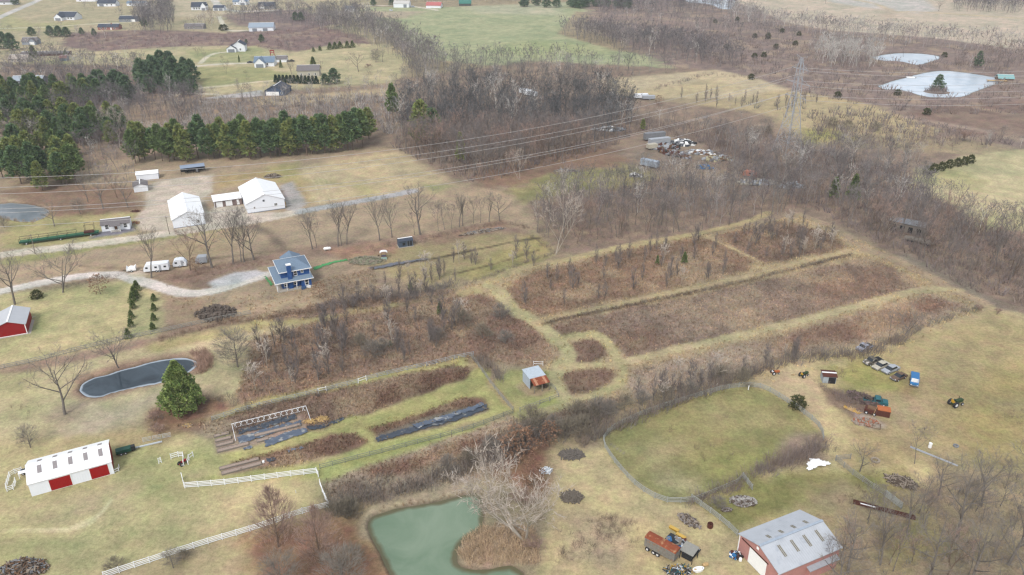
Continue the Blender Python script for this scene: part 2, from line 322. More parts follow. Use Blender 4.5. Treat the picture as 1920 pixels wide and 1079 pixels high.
P([(340, 900), (500, 880), (600, 868), (680, 842), (960, 782), (1050, 740), (1060, 760), (960, 800), (800, 850), (620, 920), (600, 900)], (178, 178, 108), 1, 1)
P([(600, 905), (700, 870), (860, 815), (960, 778), (1080, 750), (1180, 748), (1100, 800), (1000, 830), (950, 870), (900, 900), (760, 930), (690, 945), (615, 945)], (180, 154, 122), 1.2, 1.2, .5)
P([(680, 880), (800, 850), (900, 820), (950, 810), (900, 850), (760, 885), (700, 895)], (134, 104, 86), 1.5, 1.5, .8)
P([(610, 920), (660, 900), (680, 915), (620, 940)], (150, 122, 98), 1.5, 1.5, .7)
P([(880, 850), (960, 800), (1080, 760), (1160, 750), (1060, 800), (1000, 850), (940, 880)], (148, 122, 102), 2, 2, .6)
P([(930, 830), (1010, 815), (1030, 850), (1040, 920), (1000, 930), (920, 880)], (166, 112, 80), 3, 2, .4)
P([(925, 715), (960, 695), (1040, 695), (1058, 745), (975, 790), (945, 770)], (164, 168, 96), 1.2, 1)
P([(965, 725), (1000, 710), (1045, 730), (1010, 745), (985, 742)], (186, 150, 110), 1, 1, 0, .8)
Ln([(885, 672), (915, 712), (962, 770)], 1.4, (190, 166, 118), .8, .6)
# mown paths
# old track lines in the pale field and the near lawns
for k in range(4): Ln([(566 + k * 9, 316 - k), (590 + k * 9, 345 - k), (600 + k * 10, 384 - k * 2)], .5, (216, 196, 156), .5, .3, 0, .7)
for k in range(3): Ln([(700, 355 - 6 * k), (760, 340 - 6 * k), (800, 322 - 6 * k)], .5, (176, 160, 118), .5, .3, 0, .6)
for k in range(3): Ln([(0, 600 + 26 * k), (110, 580 + 26 * k), (235, 552 + 26 * k)], .6, (176, 168, 112), .6, .4, 0, .5)
for k in range(3): Ln([(420 + 30 * k, 925), (470 + 30 * k, 960), (440 + 30 * k, 1010)], .4, (206, 190, 140), .4, .3, 0, .6)
Ln([(1300, 1010), (1200, 960), (1100, 900), (1080, 860)], 1.2, (190, 164, 124), 1, .6, 0, .6)
Ln([(1560, 700), (1700, 760), (1900, 850)], .6, (196, 178, 124), .6, .4, 0, .6); Ln([(1565, 710), (1700, 768), (1890, 862)], .6, (160, 146, 96), .6, .4, 0, .6)
PATHS = [([(866, 552), (905, 540), (935, 520), (985, 502), (1060, 488), (1160, 466), (1300, 440), (1390, 420), (1440, 400)], 4.2, (190, 170, 124), 'mown track along the wood'),
 ([(915, 536), (940, 553), (960, 580), (1005, 605), (1040, 635), (1062, 652), (1064, 672), (1050, 692), (1040, 712), (1052, 738), (1062, 752)], 4.6, (188, 176, 128), 'winding mown path'),
 ([(1002, 608), (1060, 594), (1150, 573), (1260, 550), (1400, 520), (1560, 480), (1640, 478)], 3.0, (194, 172, 128), 'mown path beside the hedge'),
 ([(1496, 402), (1570, 430), (1610, 462), (1680, 490), (1760, 530), (1870, 585)], 4.5, (188, 156, 116), 'worn track down the east edge'),
 ([(1158, 683), (1200, 674), (1290, 652), (1400, 627), (1560, 588), (1640, 566), (1725, 546), (1800, 545)], 3.6, (196, 178, 134), 'long straight mown path'),
 ([(1062, 636), (1095, 630), (1122, 630), (1142, 648), (1155, 672), (1166, 690), (1167, 712), (1140, 732), (1085, 752), (1000, 780)], 3.4, (190, 176, 126), 'looping mown path'),
 ([(1055, 690), (1100, 686), (1160, 682)], 2.8, (192, 176, 128), 'short mown path between two weed islands'),
 ([(1330, 448), (1380, 470), (1430, 495)], 2.0, (192, 168, 126), 'narrow worn path through the weeds'),
 ([(640, 800), (720, 785), (800, 755), (880, 728), (905, 700)], 5.5, (176, 170, 106), 'mown strip between the garden beds')]
for pts, w, col, _ in PATHS: Ln(pts, w * .82, col, .7, 1.0)
Ln([(1020, 608), (1100, 590), (1200, 570), (1260, 558), (1400, 528), (1560, 488), (1600, 478)], .9, (112, 92, 74), .8, .8, .8)
Ln([(1090, 836), (1240, 768), (1360, 722), (1480, 672), (1600, 668)], 1.0, (132, 108, 86), 1, .8, .6, .7)
# right-hand farmyard
P([(1040, 850), (1130, 800), (1250, 765), (1400, 700), (1500, 670), (1700, 640), (1860, 580), (2200, 640), (2300, 1200), (960, 1200), (1010, 1040), (1040, 920)], (206, 184, 134), 2, 2)
P([(1560, 690), (1700, 645), (1860, 590), (2100, 640), (2150, 900), (1800, 900), (1600, 860), (1560, 760)], (182, 162, 114), 4, 4)
P([(1640, 760), (1760, 720), (1880, 740), (1800, 800), (1680, 800)], (180, 152, 112), 8, 6, 0, .6)
P([(1700, 850), (1820, 820), (1920, 860), (1800, 900)], (176, 150, 110), 7, 5, 0, .6)
P([(1580, 830), (1660, 810), (1700, 860), (1620, 880)], (172, 150, 110), 5, 4, 0, .6)
P([(1700, 640), (1860, 600), (1960, 650), (1800, 720), (1690, 690)], (190, 164, 104), 6, 5, 0, .5)
P([(1780, 740), (1920, 700), (1960, 860), (1820, 880)], (176, 158, 92), 8, 6, 0, .6)
P([(1880, 760), (1930, 765), (1930, 800), (1885, 800)], (152, 134, 108), 4, 3, 0, .7)
P([(1560, 690), (1640, 672), (1680, 700), (1700, 730), (1600, 740)], (166, 160, 88), 3, 3, 0, .8)
P([(1400, 715), (1500, 680), (1560, 760), (1540, 800), (1520, 790), (1440, 730)], (200, 176, 136), 2.5, 2)
P([(1128, 825), (1134, 812), (1200, 775), (1350, 732), (1400, 725), (1440, 733), (1500, 770), (1540, 808), (1545, 830), (1500, 860), (1420, 893), (1290, 942), (1250, 942), (1170, 885)], (158, 150, 96), 1, 1)
P([(1320, 765), (1450, 775), (1480, 800), (1330, 800)], (176, 162, 112), 5, 4, 0, .7)
P([(1190, 850), (1280, 830), (1240, 880), (1200, 880)], (178, 162, 118), 4, 3, 0, .6)
P([(1240, 905), (1300, 900), (1310, 920), (1260, 925)], (184, 168, 128), 3, 3, 0, .7)
P([(1340, 860), (1450, 840), (1440, 870), (1340, 900)], (150, 150, 84), 5, 4, 0, .7)
P([(1480, 820), (1540, 812), (1550, 870), (1480, 885), (1440, 885)], (164, 136, 108), 2, 2, .4)
P([(1305, 945), (1420, 900), (1480, 885), (1700, 880), (1790, 950), (1760, 1000), (1600, 1000), (1500, 955), (1380, 1000)], (160, 150, 90), 2.5, 2)
P([(1500, 920), (1580, 900), (1660, 950), (1700, 1000), (1600, 1010), (1510, 960)], (182, 152, 108), 4, 3, 0, .8)
P([(1560, 1010), (1650, 960), (1700, 900), (1780, 880), (1960, 880), (2000, 1200), (1560, 1200)], (166, 138, 104), 4, 3, .3, .9)
P([(1650, 1000), (1720, 960), (1760, 1010), (1680, 1060)], (156, 148, 84), 4, 3, 0, .6)
P([(1060, 970), (1180, 970), (1190, 1020), (1150, 1060), (1050, 1060)], (182, 150, 122), 3, 3, .5, .6)
P([(1100, 790), (1180, 775), (1130, 810), (1130, 840), (1060, 850)], (186, 158, 114), 2, 2)
P([(1540, 725), (1600, 740), (1650, 790), (1660, 805), (1620, 800), (1560, 760)], (140, 116, 98), 1.5, 1.5, .5)
P([(1605, 775), (1640, 785), (1660, 800), (1630, 806), (1605, 790)], (182, 164, 150), 1, 1)
P([(1690, 735), (1720, 710), (1720, 735), (1700, 750)], (166, 124, 88), 2, 1.5, 0, .5)
P([(860, 1040), (870, 1010), (905, 990), (960, 975), (1010, 1000), (1010, 1060), (950, 1060), (880, 1064)], (184, 150, 114), 1, 1, .7)
Ln([(690, 1000), (700, 962), (760, 942), (880, 918)], 3.5, (196, 168, 124), 1.2, .6)
Ln([(1143, 832), (1170, 850)], .3, (150, 138, 118), .2, .1)
# dark leaf litter rings, bare soil patches
for cx, cy, r_, c_ in [(340, 790, 6, RUST), (122, 778, 4, (176, 150, 118)), (445, 690, 3, (168, 156, 120)), (520, 1022, 4, RUST), (602, 1055, 5, RUST), (705, 465, 5, (170, 130, 100)), (115, 905, 1.2, (196, 176, 130))]:
    x0, y0 = G(cx, cy); R.append(('p', [(x0 + r_ * math.cos(a), y0 + r_ * math.sin(a)) for a in np.linspace(0, 6.28, 12)[:-1]], c_, r_ * .4, r_ * .4, .1, 0, .7))
# roads, drives and yards: same colours under their own sheets
ROADS = [('gravel_road', [(-200, 520), (0, 480), (130, 464), (240, 450), (330, 436), (470, 416), (560, 398)], 5.6, (206, 192, 172)),
 ('asphalt_road', [(560, 398), (640, 384), (720, 370), (775, 359)], 4.4, (168, 168, 166)),
 ('gravel_drive', [(-200, 590), (0, 548), (110, 525), (210, 516), (270, 530), (340, 550), (390, 548), (440, 535), (500, 515)], 4.2, (206, 198, 186)),
 ('country_road', [(-150, 75), (-40, 48), (30, 20), (75, 0), (130, -25)], 8.0, (190, 186, 178)),
 ('country_road', [(-150, 56), (60, 53), (170, 46), (260, 42)], 4.0, (202, 190, 158)),
 ('country_road', [(375, -20), (400, 0), (415, 15), (450, 22), (520, 20)], 8.0, (196, 190, 178)),
 ('gravel_drive', [(410, 32), (420, 50), (428, 58), (468, 58)], 4.0, (204, 196, 174)),
 ('gravel_drive', [(358, 126), (400, 122), (440, 120), (470, 119)], 4.2, (210, 200, 178)),
 ('gravel_drive', [(375, 120), (388, 108), (405, 101), (440, 97)], 3.2, (206, 196, 170)),
 ('gravel_drive', [(330, 180), (365, 168), (420, 162), (480, 155), (545, 150)], 3.4, (206, 190, 158)),
 ('gravel_drive', [(350, 176), (400, 178), (440, 183), (480, 178)], 3.2, (200, 188, 160)),
 ('gravel_drive', [(670, 12), (760, 12), (820, 20)], 4.5, (204, 194, 174))]
YARDS = [('gravel_yard', [(400, 328), (335, 334), (300, 340), (268, 352), (272, 372), (275, 392), (250, 410), (265, 432), (330, 436), (400, 424), (392, 400), (378, 372), (398, 360)], (212, 196, 174)),
 ('gravel_yard', [(400, 388), (455, 385), (470, 400), (555, 397), (545, 404), (400, 430), (330, 437), (385, 420)], (214, 200, 180)),
 ('concrete_yard', [(525, 350), (548, 341), (562, 362), (576, 384), (550, 396), (535, 395)], (182, 176, 168)),
 ('gravel_patch', [(396, 530), (440, 512), (482, 506), (500, 512), (450, 532), (400, 541)], (206, 204, 204)),
 ('asphalt_patch', [(170, 447), (195, 434), (245, 425), (255, 432), (220, 441)], (138, 136, 146)),
 ('concrete_apron', [(378, 186), (470, 172), (492, 170), (494, 180), (470, 183)], (196, 192, 186)),
 ('concrete_apron', [(250, 500), (282, 510), (262, 523), (236, 517)], (214, 196, 168))]
ROADS = [(n, p_, w, tuple(min(240, int(v * 1.1)) for v in col)) for n, p_, w, col in ROADS]
for _, pts, w, col in ROADS: Ln(pts, w + .3, col, .45, .35)
for _, pts, col in YARDS: P(pts, col, 1.2, 1.2)

PONDS = {
 'green': [(690, 985), (693, 974), (705, 964), (755, 950), (817, 940), (868, 928), (893, 924), (903, 940), (905, 965), (900, 990), (867, 1010), (855, 1035), (862, 1060), (905, 1068), (942, 1062), (962, 1062), (990, 1090), (985, 1150), (765, 1150), (735, 1079), (710, 1030), (696, 1003)],
 'oval': [(148, 731), (154, 718), (177, 706), (196, 702), (225, 693), (250, 687), (281, 678), (313, 672), (344, 670), (365, 675), (368, 684), (344, 700), (304, 714), (250, 725), (208, 735), (188, 742), (163, 741)],
 'left': [(-80, 385), (0, 381), (25, 380), (65, 385), (90, 394), (87, 404), (60, 415), (30, 413), (0, 407), (-80, 405)],
 'far': [(1648, 161), (1690, 148), (1750, 134), (1800, 135), (1880, 149), (1862, 158), (1825, 172), (1800, 181), (1740, 181), (1690, 168), (1660, 167)],
 'far_small': [(1636, 107), (1680, 100), (1730, 101), (1762, 107), (1745, 115), (1720, 121), (1690, 115), (1650, 113)],
 'top': [(1285, -4), (1370, -4), (1373, 14), (1355, 17), (1330, 8), (1290, 4)]}
PONDW = {k: (smooth(GP(v) + [G(*v[0])], 4)[:-1], 1.0 if k in ('green', 'oval', 'left') else 3.0) for k, v in PONDS.items()}
ISL = G(1757, 172)

def srgbA(c):
    g = .3 * c[0] + .55 * c[1] + .15 * c[2]; q = .15 + (.2 if c[0] - c[1] > 25 and c[0] - c[2] > 48 else 0)
    return np.array(S(*[v * (1 - q) + g * q for v in c]), np.float32)
def cover(x, y):
    """colour of the ground cover and its weediness at world points"""
    n = len(x); col = np.tile(srgbA((170, 152, 120)), (n, 1)); wd = np.full(n, .3, np.float32)
    wobf = fbm(x, y, 5.0, 3) - .5; wobc = fbm(x, y, 22.0, 5) - .5
    for kind, pts, c, soft, wob, weedy, w, mix in R:
        A = np.array(pts); pad = soft * 2 + wob * 2 + w
        s = np.where((x > A[:, 0].min() - pad) & (x < A[:, 0].max() + pad) & (y > A[:, 1].min() - pad) & (y < A[:, 1].max() + pad))[0]
        if not len(s): continue
        xs, ys = x[s], y[s]
        d = sdf(xs, ys, pts) if kind == 'p' else ldist(xs, ys, pts) - w / 2
        d = d + (wobf[s] * 2 + wobc[s] * (1 if soft > 2 else .3)) * wob
        t = np.clip(.5 - d / (2 * soft), 0, 1); t = (t * t * (3 - 2 * t) * mix * (.72 if c[1] > c[0] and c[2] < 130 else 1))[:, None]
        col[s] = col[s] * (1 - t) + srgbA(c) * t; wd[s] = wd[s] * (1 - t[:, 0]) + weedy * t[:, 0]
    # patchiness: straw and green drift, mown streaks along the 25 degree farm grid
    a = rad(25); u = x * math.cos(a) + y * math.sin(a); v = -x * math.sin(a) + y * math.cos(a)
    st = vn(u, v * 9, 30, 6) - .5; f1 = fbm(x, y, 14, 1) - .5; f2 = fbm(x, y, 3.2, 2) - .5
    green = (col[:, 1] > col[:, 0] * .82)[:, None]
    lum = 1 + .26 * f1 + .40 * f2 * (1 + wd * .6) + .12 * st
    col = col * lum[:, None]
    wm = np.clip((wd - .45) * 3, 0, 1)[:, None]; g = col.mean(1, keepdims=True)
    col = col * (1 + wm * np.array([.12, .10, .10]))
    pt = np.clip((fbm(x, y, 11, 4) - .52) * 5, 0, 1)[:, None] * wm * .5; col = col * (1 - pt) + srgbA((196, 172, 138)) * pt
    shift = (f1 + .6 * f2)[:, None]
    col = col * np.where(green, 1 + shift * np.array([.26, .04, .12]), 1 + shift * np.array([.12, .02, -.06]))
    return np.clip(col, .01, .8), wd

def pond_depth(x, y):
    z = np.zeros(len(x))
    for k, (pw, bank) in PONDW.items():
        A = np.array(pw); s = np.where((x > A[:, 0].min() - 8) & (x < A[:, 0].max() + 8) & (y > A[:, 1].min() - 8) & (y < A[:, 1].max() + 8))[0]
        if not len(s): continue
        d = sdf(x[s], y[s], pw) + (fbm(x[s], y[s], 3, 4) - .5) * .5 * bank
        if k == 'far': d = np.maximum(d, 6.5 - np.hypot((x[s] - ISL[0]) * .8, y[s] - ISL[1]))
        t = np.clip(.5 - d / (2 * bank), 0, 1); z[s] = np.minimum(z[s], -1.1 * t * t * (3 - 2 * t))
    return z
GM = ground_mat()
ys = np.concatenate([[-400, -100, 0, 30], np.geomspace(55, 3500, 760)])
ss = np.concatenate([[-6, -3, -1.6, -1.1, -.9], np.linspace(-.76, .76, 900), [.9, 1.1, 1.6, 3, 6]])
XX = (ss[None, :] * np.maximum(ys, 60)[:, None]); YY = np.repeat(ys[:, None], len(ss), 1)
gx, gy = XX.ravel(), YY.ravel(); gc, gw = cover(gx, gy); gz = pond_depth(gx, gy)
# mud on the wet banks
t = np.clip(-gz * 1.6, 0, 1)[:, None]; gc = gc * (1 - t) + srgbA((96, 84, 70)) * t
gz = gz + (fbm(gx, gy, 9, 4) - .5) * .25
nr, nc = len(ys), len(ss); idx = np.arange(nr * nc).reshape(nr, nc)
F = np.stack([idx[:-1, :-1].ravel(), idx[:-1, 1:].ravel(), idx[1:, 1:].ravel(), idx[1:, :-1].ravel()], 1)
gme = mesh_np('ground', np.stack([gx, gy, gz], 1), F, GM, {'cover': gc, 'weedy': gw}, True)
ground = tag(link('ground', gme), kind='structure')
def gz_at(x, y):
    """ground height (relief noise) at world points"""
    x = np.atleast_1d(np.asarray(x, float)); y = np.atleast_1d(np.asarray(y, float))
    return pond_depth(x, y) + (fbm(x, y, 9, 4) - .5) * .25
def gz1(x, y): return float(gz_at(x, y)[0])

def sheet_strip(name, pts, w, lift=.05):
    Pw = np.array(smooth(GP(pts), 14)); T = np.gradient(Pw, axis=0); T /= np.hypot(T[:, 0], T[:, 1])[:, None] + 1e-9
    Nn = np.stack([-T[:, 1], T[:, 0]], 1); k = 9; V = []
    for i, s in enumerate(np.linspace(-.5, .5, k)):
        e = Pw + Nn * (s * w); j = (fbm(e[:, 0], e[:, 1], 2.5, 2) - .5) * (.9 if i in (0, k - 1) else 0)
        V.append(e + Nn * (j * (1 if s > 0 else -1))[:, None])
    V = np.array(V); x, y = V[..., 0].ravel(), V[..., 1].ravel(); n = len(Pw)
    z = gz_at(x, y) + lift
    c, wd = cover(x, y); idx = np.arange(k * n).reshape(k, n)
    F = np.stack([idx[:-1, :-1].ravel(), idx[:-1, 1:].ravel(), idx[1:, 1:].ravel(), idx[1:, :-1].ravel()], 1)[:, ::-1]
    return tag(link(name, mesh_np(name, np.stack([x, y, z], 1), F, GM, {'cover': c, 'weedy': wd}, True)), kind='structure')
def sheet_poly(name, pts, lift=.035, step=1.0, mat_=None, world=False):
    Pw = pts if world else GP(pts); A = np.array(Pw); x0, y0 = A.min(0) - 1; x1, y1 = A.max(0) + 1
    xs = np.arange(x0, x1, step); ys_ = np.arange(y0, y1, step); X, Y = np.meshgrid(xs, ys_); x, y = X.ravel(), Y.ravel()
    d = sdf(x, y, Pw) + (fbm(x, y, 4, 1) - .5) * 1.5
    idx = np.arange(len(x)).reshape(X.shape); F = np.stack([idx[:-1, :-1].ravel(), idx[:-1, 1:].ravel(), idx[1:, 1:].ravel(), idx[1:, :-1].ravel()], 1)
    F = F[(d[F] < 0).all(1)]; u, inv = np.unique(F, return_inverse=True); F = inv.reshape(F.shape); x, y = x[u], y[u]
    c, wd = cover(x, y)
    return tag(link(name, mesh_np(name, np.stack([x, y, gz_at(x, y) + lift], 1), F, mat_ or GM, {'cover': c, 'weedy': wd}, True)), kind='structure')
for pts, w, col, _ in PATHS: sheet_strip('mown_path', pts, w * .7, .05)
for nm, pts, w, col in ROADS: sheet_strip(nm, pts, w, .06)
for nm, pts, col in YARDS: sheet_poly(nm, pts, .04)

# ---------------------------------------------------------------- water and ice
def water_mat(name, deep, shallow, rim, rough, ripple, rimw=2.0, swirl=0.5):
    m, b = base_mat(name, rough); L = m.node_tree.links; b.inputs['Specular IOR Level'].default_value = 0.5; b.inputs['IOR'].default_value = 1.33
    ge = N(m, 'ShaderNodeNewGeometry'); at = N(m, 'ShaderNodeAttribute', attribute_name='shore')
    n = N(m, 'ShaderNodeTexNoise', Scale=.09, Detail=7.0, Roughness=.6, Distortion=1.2); L.new(ge.outputs['Position'], n.inputs['Vector'])
    mr = N(m, 'ShaderNodeMapRange'); mr.inputs['From Min'].default_value = .5 - swirl * .3; mr.inputs['From Max'].default_value = .5 + swirl * .3; L.new(n.outputs['Fac'], mr.inputs['Value'])
    mx = N(m, 'ShaderNodeMix', data_type='RGBA'); mx.inputs[6].default_value = (*deep, 1); mx.inputs[7].default_value = (*shallow, 1); L.new(mr.outputs[0], mx.inputs['Factor'])
    n2 = N(m, 'ShaderNodeTexNoise', Scale=.35, Detail=5.0); L.new(ge.outputs['Position'], n2.inputs['Vector'])
    ad = N(m, 'ShaderNodeMath', operation='MULTIPLY_ADD'); L.new(n2.outputs['Fac'], ad.inputs[0]); ad.inputs[1].default_value = rimw * 1.6; L.new(at.outputs['Fac'], ad.inputs[2])
    r = N(m, 'ShaderNodeMapRange'); r.inputs['From Min'].default_value = -rimw * .35; r.inputs['From Max'].default_value = rimw * .45; L.new(ad.outputs[0], r.inputs['Value'])
    m2 = N(m, 'ShaderNodeMix', data_type='RGBA'); L.new(r.outputs[0], m2.inputs['Factor']); L.new(mx.outputs[2], m2.inputs[6]); m2.inputs[7].default_value = (*rim, 1)
    L.new(m2.outputs[2], b.inputs['Base Color'])
    if ripple:
        n3 = N(m, 'ShaderNodeTexNoise', Scale=1.4, Detail=3.0); L.new(ge.outputs['Position'], n3.inputs['Vector'])
        bp = N(m, 'ShaderNodeBump', Strength=ripple, Distance=.05); L.new(n3.outputs['Fac'], bp.inputs['Height']); L.new(bp.outputs[0], b.inputs['Normal'])
    return m
WM = {'green': water_mat('green_pond_water', S(120, 144, 118), S(146, 164, 140), S(112, 108, 80), .12, .3, .9, .6),
      'oval': water_mat('pond_ice', S(30, 42, 50), S(92, 106, 116), S(186, 198, 208), .12, .05, .55, .8),
      'left': water_mat('grey_pond_ice', S(104, 116, 122), S(146, 152, 156), S(150, 154, 156), .3, .05, 1.2, .5),
      'far': water_mat('far_pond_sky_sheen', S(206, 222, 236), S(236, 244, 252), S(196, 212, 220), .2, .02, 1.0, .5)}  # far water is coloured pale to carry the sky's reflection
for k, (pw, bank) in PONDW.items():
    A = np.array(pw); st = .8 if bank < 2 else 2.5
    X, Y = np.meshgrid(np.arange(A[:, 0].min() - 4, A[:, 0].max() + 4, st), np.arange(A[:, 1].min() - 4, A[:, 1].max() + 4, st)); x, y = X.ravel(), Y.ravel(); d = sdf(x, y, pw)
    idx = np.arange(len(x)).reshape(X.shape); F = np.stack([idx[:-1, :-1].ravel(), idx[:-1, 1:].ravel(), idx[1:, 1:].ravel(), idx[1:, :-1].ravel()], 1)
    F = F[(d[F] < bank * 1.5).all(1)]; u, inv = np.unique(F, return_inverse=True); F = inv.reshape(F.shape)
    me = mesh_np('water', np.stack([x[u], y[u], np.full(len(u), -.45)], 1), F, WM.get(k, WM['far']), {'shore': np.clip(d[u], -30, 5)}, True)
    tag(link('pond_water', me), kind='structure')
# ---------------------------------------------------------------- mesh builder
class MB:
    def __init__(s): s.v = []; s.f = []
    def poly(s, pts): n = len(s.v); s.v += [tuple(p) for p in pts]; s.f.append(tuple(range(n, n + len(pts)))); return s
    def hexa(s, b, t):
        n = len(s.v); s.v += [tuple(p) for p in b] + [tuple(p) for p in t]
        s.f += [(n + 3, n + 2, n + 1, n), (n + 4, n + 5, n + 6, n + 7)] + [(n + i, n + (i + 1) % 4, n + 4 + (i + 1) % 4, n + 4 + i) for i in range(4)]
        return s
    def box(s, x0, x1, y0, y1, z0, z1):
        return s.hexa([(x0, y0, z0), (x1, y0, z0), (x1, y1, z0), (x0, y1, z0)], [(x0, y0, z1), (x1, y0, z1), (x1, y1, z1), (x0, y1, z1)])
    def prism(s, prof, ax, a0, a1):
        """profile of (u, z) extruded along x or y"""
        f = (lambda u, z, a: (a, u, z)) if ax == 'x' else (lambda u, z, a: (u, a, z))
        n = len(prof); k = len(s.v); s.v += [f(u, z, a0) for u, z in prof] + [f(u, z, a1) for u, z in prof]
        s.f += [tuple(range(k, k + n)), tuple(range(k + 2 * n - 1, k + n - 1, -1))] + [(k + i, k + n + i, k + n + (i + 1) % n, k + (i + 1) % n) for i in range(n)]
        return s
    def tube(s, a, b, r0, r1=None, n=6, cap=True):
        r1 = r0 if r1 is None else r1; a = Vector(a); b = Vector(b); d = (b - a).normalized(); q = d.to_track_quat('Z', 'Y'); k = len(s.v)
        for c, r in ((a, r0), (b, r1)):
            for i in range(n): t = 2 * math.pi * i / n; s.v.append(tuple(c + q @ Vector((r * math.cos(t), r * math.sin(t), 0))))
        s.f += [(k + i, k + (i + 1) % n, k + n + (i + 1) % n, k + n + i) for i in range(n)]
        if cap: s.f += [tuple(range(k + n - 1, k - 1, -1)), tuple(range(k + n, k + 2 * n))]
        return s
    def bar(s, a, b, w):
        return s.tube(a, b, w * .7, w * .7, 4)
    def lathe(s, prof, n=12, c=(0, 0, 0), ax='z'):
        k = len(s.v)
        for r, z in prof:
            for i in range(n):
                t = 2 * math.pi * i / n; p = (r * math.cos(t), r * math.sin(t), z)
                if ax == 'x': p = (p[2], p[0], p[1])
                if ax == 'y': p = (p[0], p[2], p[1])
                s.v.append((c[0] + p[0], c[1] + p[1], c[2] + p[2]))
        for j in range(len(prof) - 1):
            for i in range(n): s.f.append((k + j * n + i, k + j * n + (i + 1) % n, k + (j + 1) * n + (i + 1) % n, k + (j + 1) * n + i))
        s.f += [tuple(range(k + n - 1, k - 1, -1)), tuple(range(k + (len(prof) - 1) * n, k + len(prof) * n))]
        return s
    def build(s, name, mt, parent=None, loc=(0, 0, 0), rz=0.0, smooth_=False):
        me = bpy.data.meshes.new(name); me.from_pydata(s.v, [], s.f); me.materials.append(mt); me.update()
        if smooth_: me.polygons.foreach_set('use_smooth', [True] * len(me.polygons))
        return link(name, me, parent, loc, rz)
def empty(name, loc, rz=0.0, label=None, cat=None, group=None):
    o = bpy.data.objects.new(name, None); COL.objects.link(o); o.location = loc; o.rotation_euler = (0, 0, rz); o.empty_display_size = .3
    return tag(o, label, cat, group)
def kids(o): return [c for c in bpy.data.objects if c.parent == o]
def copy_tree(o, parent=None, ch=None):
    c = o.copy(); COL.objects.link(c); c.parent = parent
    for k in kids(o): copy_tree(k, c)
    return c
GA = rad(25)
def at(px, py, dz=0.0):
    x, y = G(px, py); return (x, y, gz1(x, y) + dz)

WHITE = M('shade_cool_white_metal', (.76, .79, .84), .5, .05, .6, rib=.9); WROOF = M('white_metal_roof', (.84, .84, .84), .45, .06, .5, stain=((.72, .72, .71), .35, .62), rib=.9, ribaxis=0)  # white walls carry the cool tint of shade in their colour
WROOFY = M('white_metal_roof_y', (.84, .84, .84), .45, .06, .5, rib=.9, ribaxis=1)
TRIM = M('white_trim', (.80, .80, .79), .5, .06, 2); REDP = M('red_paint', S(168, 22, 24), .55, .15, .8, rib=.6); REDD = M('red_door', S(178, 16, 18), .5, .08, .8, rib=.5)
GALV = M('galvanized', (.50, .54, .58), .5, .2, 1.2, rib=.35, stain=((.30, .20, .15), 1.6, .64)); SIDEW = M('white_siding', (.74, .76, .79), .6, .08, 1); SIDEG = M('grey_siding', S(150, 156, 164), .7, .1, 1)
BLUE = M('blue_siding', S(52, 98, 164), .6, .12, 1.2, rib=.4, ribaxis=2); SHING = M('grey_blue_shingles', S(132, 152, 172), .9, .22, 2.6); SHDK = M('dark_shingles', S(78, 86, 100), .9, .2, 2); SHBR = M('brown_shingles', S(134, 128, 128), .9, .2, 2)
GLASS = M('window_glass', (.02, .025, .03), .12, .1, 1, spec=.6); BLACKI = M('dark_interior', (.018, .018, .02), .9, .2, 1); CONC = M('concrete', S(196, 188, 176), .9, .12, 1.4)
RUSTM = M('rusty_steel', S(160, 86, 58), .85, .3, 2.2, rib=.3, stain=(S(196, 150, 110), 1.2, .56)); RUSTD = M('dark_rust', S(104, 62, 50), .9, .3, 3); WOODG = M('weathered_wood', S(158, 148, 136), .95, .28, 5); WOODB = M('brown_wood', S(134, 104, 80), .95, .3, 5); WOODL = M('fresh_lumber', S(214, 180, 130), .9, .18, 5)
TYRE = M('tyre_rubber', (.03, .03, .032), .9, .2, 3); HUB = M('wheel_hub', (.6, .6, .6), .5, .1, 3); VINYL = M('white_vinyl', (.80, .81, .82), .45, .04, 1); GREENM = M('green_metal', S(40, 88, 72), .5, .15, 2); BLKM = M('black_metal', S(56, 58, 60), .6, .2, 2)
BRICK = M('red_brick', S(186, 128, 116), .9, .15, 3); SALM = M('faded_red_metal', S(208, 152, 144), .7, .16, .8, rib=.5); STEELR = M('steel_roof', S(208, 212, 218), .5, .12, .6, rib=.9, stain=(S(184, 190, 200), .4, .58))
TEAL = M('teal_paint', S(52, 112, 120), .6, .3, 2); ORNP = M('orange_paint', S(206, 120, 70), .7, .3, 2); YEL = M('yellow_paint', S(224, 176, 62), .5, .15, 2); BLUEP = M('blue_paint', S(60, 128, 186), .45, .12, 2); REDV = M('red_vehicle_paint', S(176, 40, 44), .4, .1, 2)
SILV = M('silver_paint', S(190, 194, 200), .35, .15, 1.5); CREAM = M('cream_paint', S(216, 208, 188), .5, .3, 1.5); GREY = M('grey_paint', S(150, 152, 156), .6, .3, 1.5); TARP = M('black_plastic', S(68, 76, 88), .4, .4, 1.4, spec=.5, stain=(S(150, 150, 144), .8, .58)); TARPB = M('blue_grey_plastic', S(98, 110, 128), .35, .3, 1.4, spec=.5, stain=(S(176, 176, 172), .7, .55))
SKYL = M('translucent_skylight', S(168, 160, 160), .6, .12, 2); LIME = M('green_netting', S(96, 172, 108), .9, .2, 1.5); DKGREEN = M('tractor_green', S(60, 84, 50), .6, .35, 3)

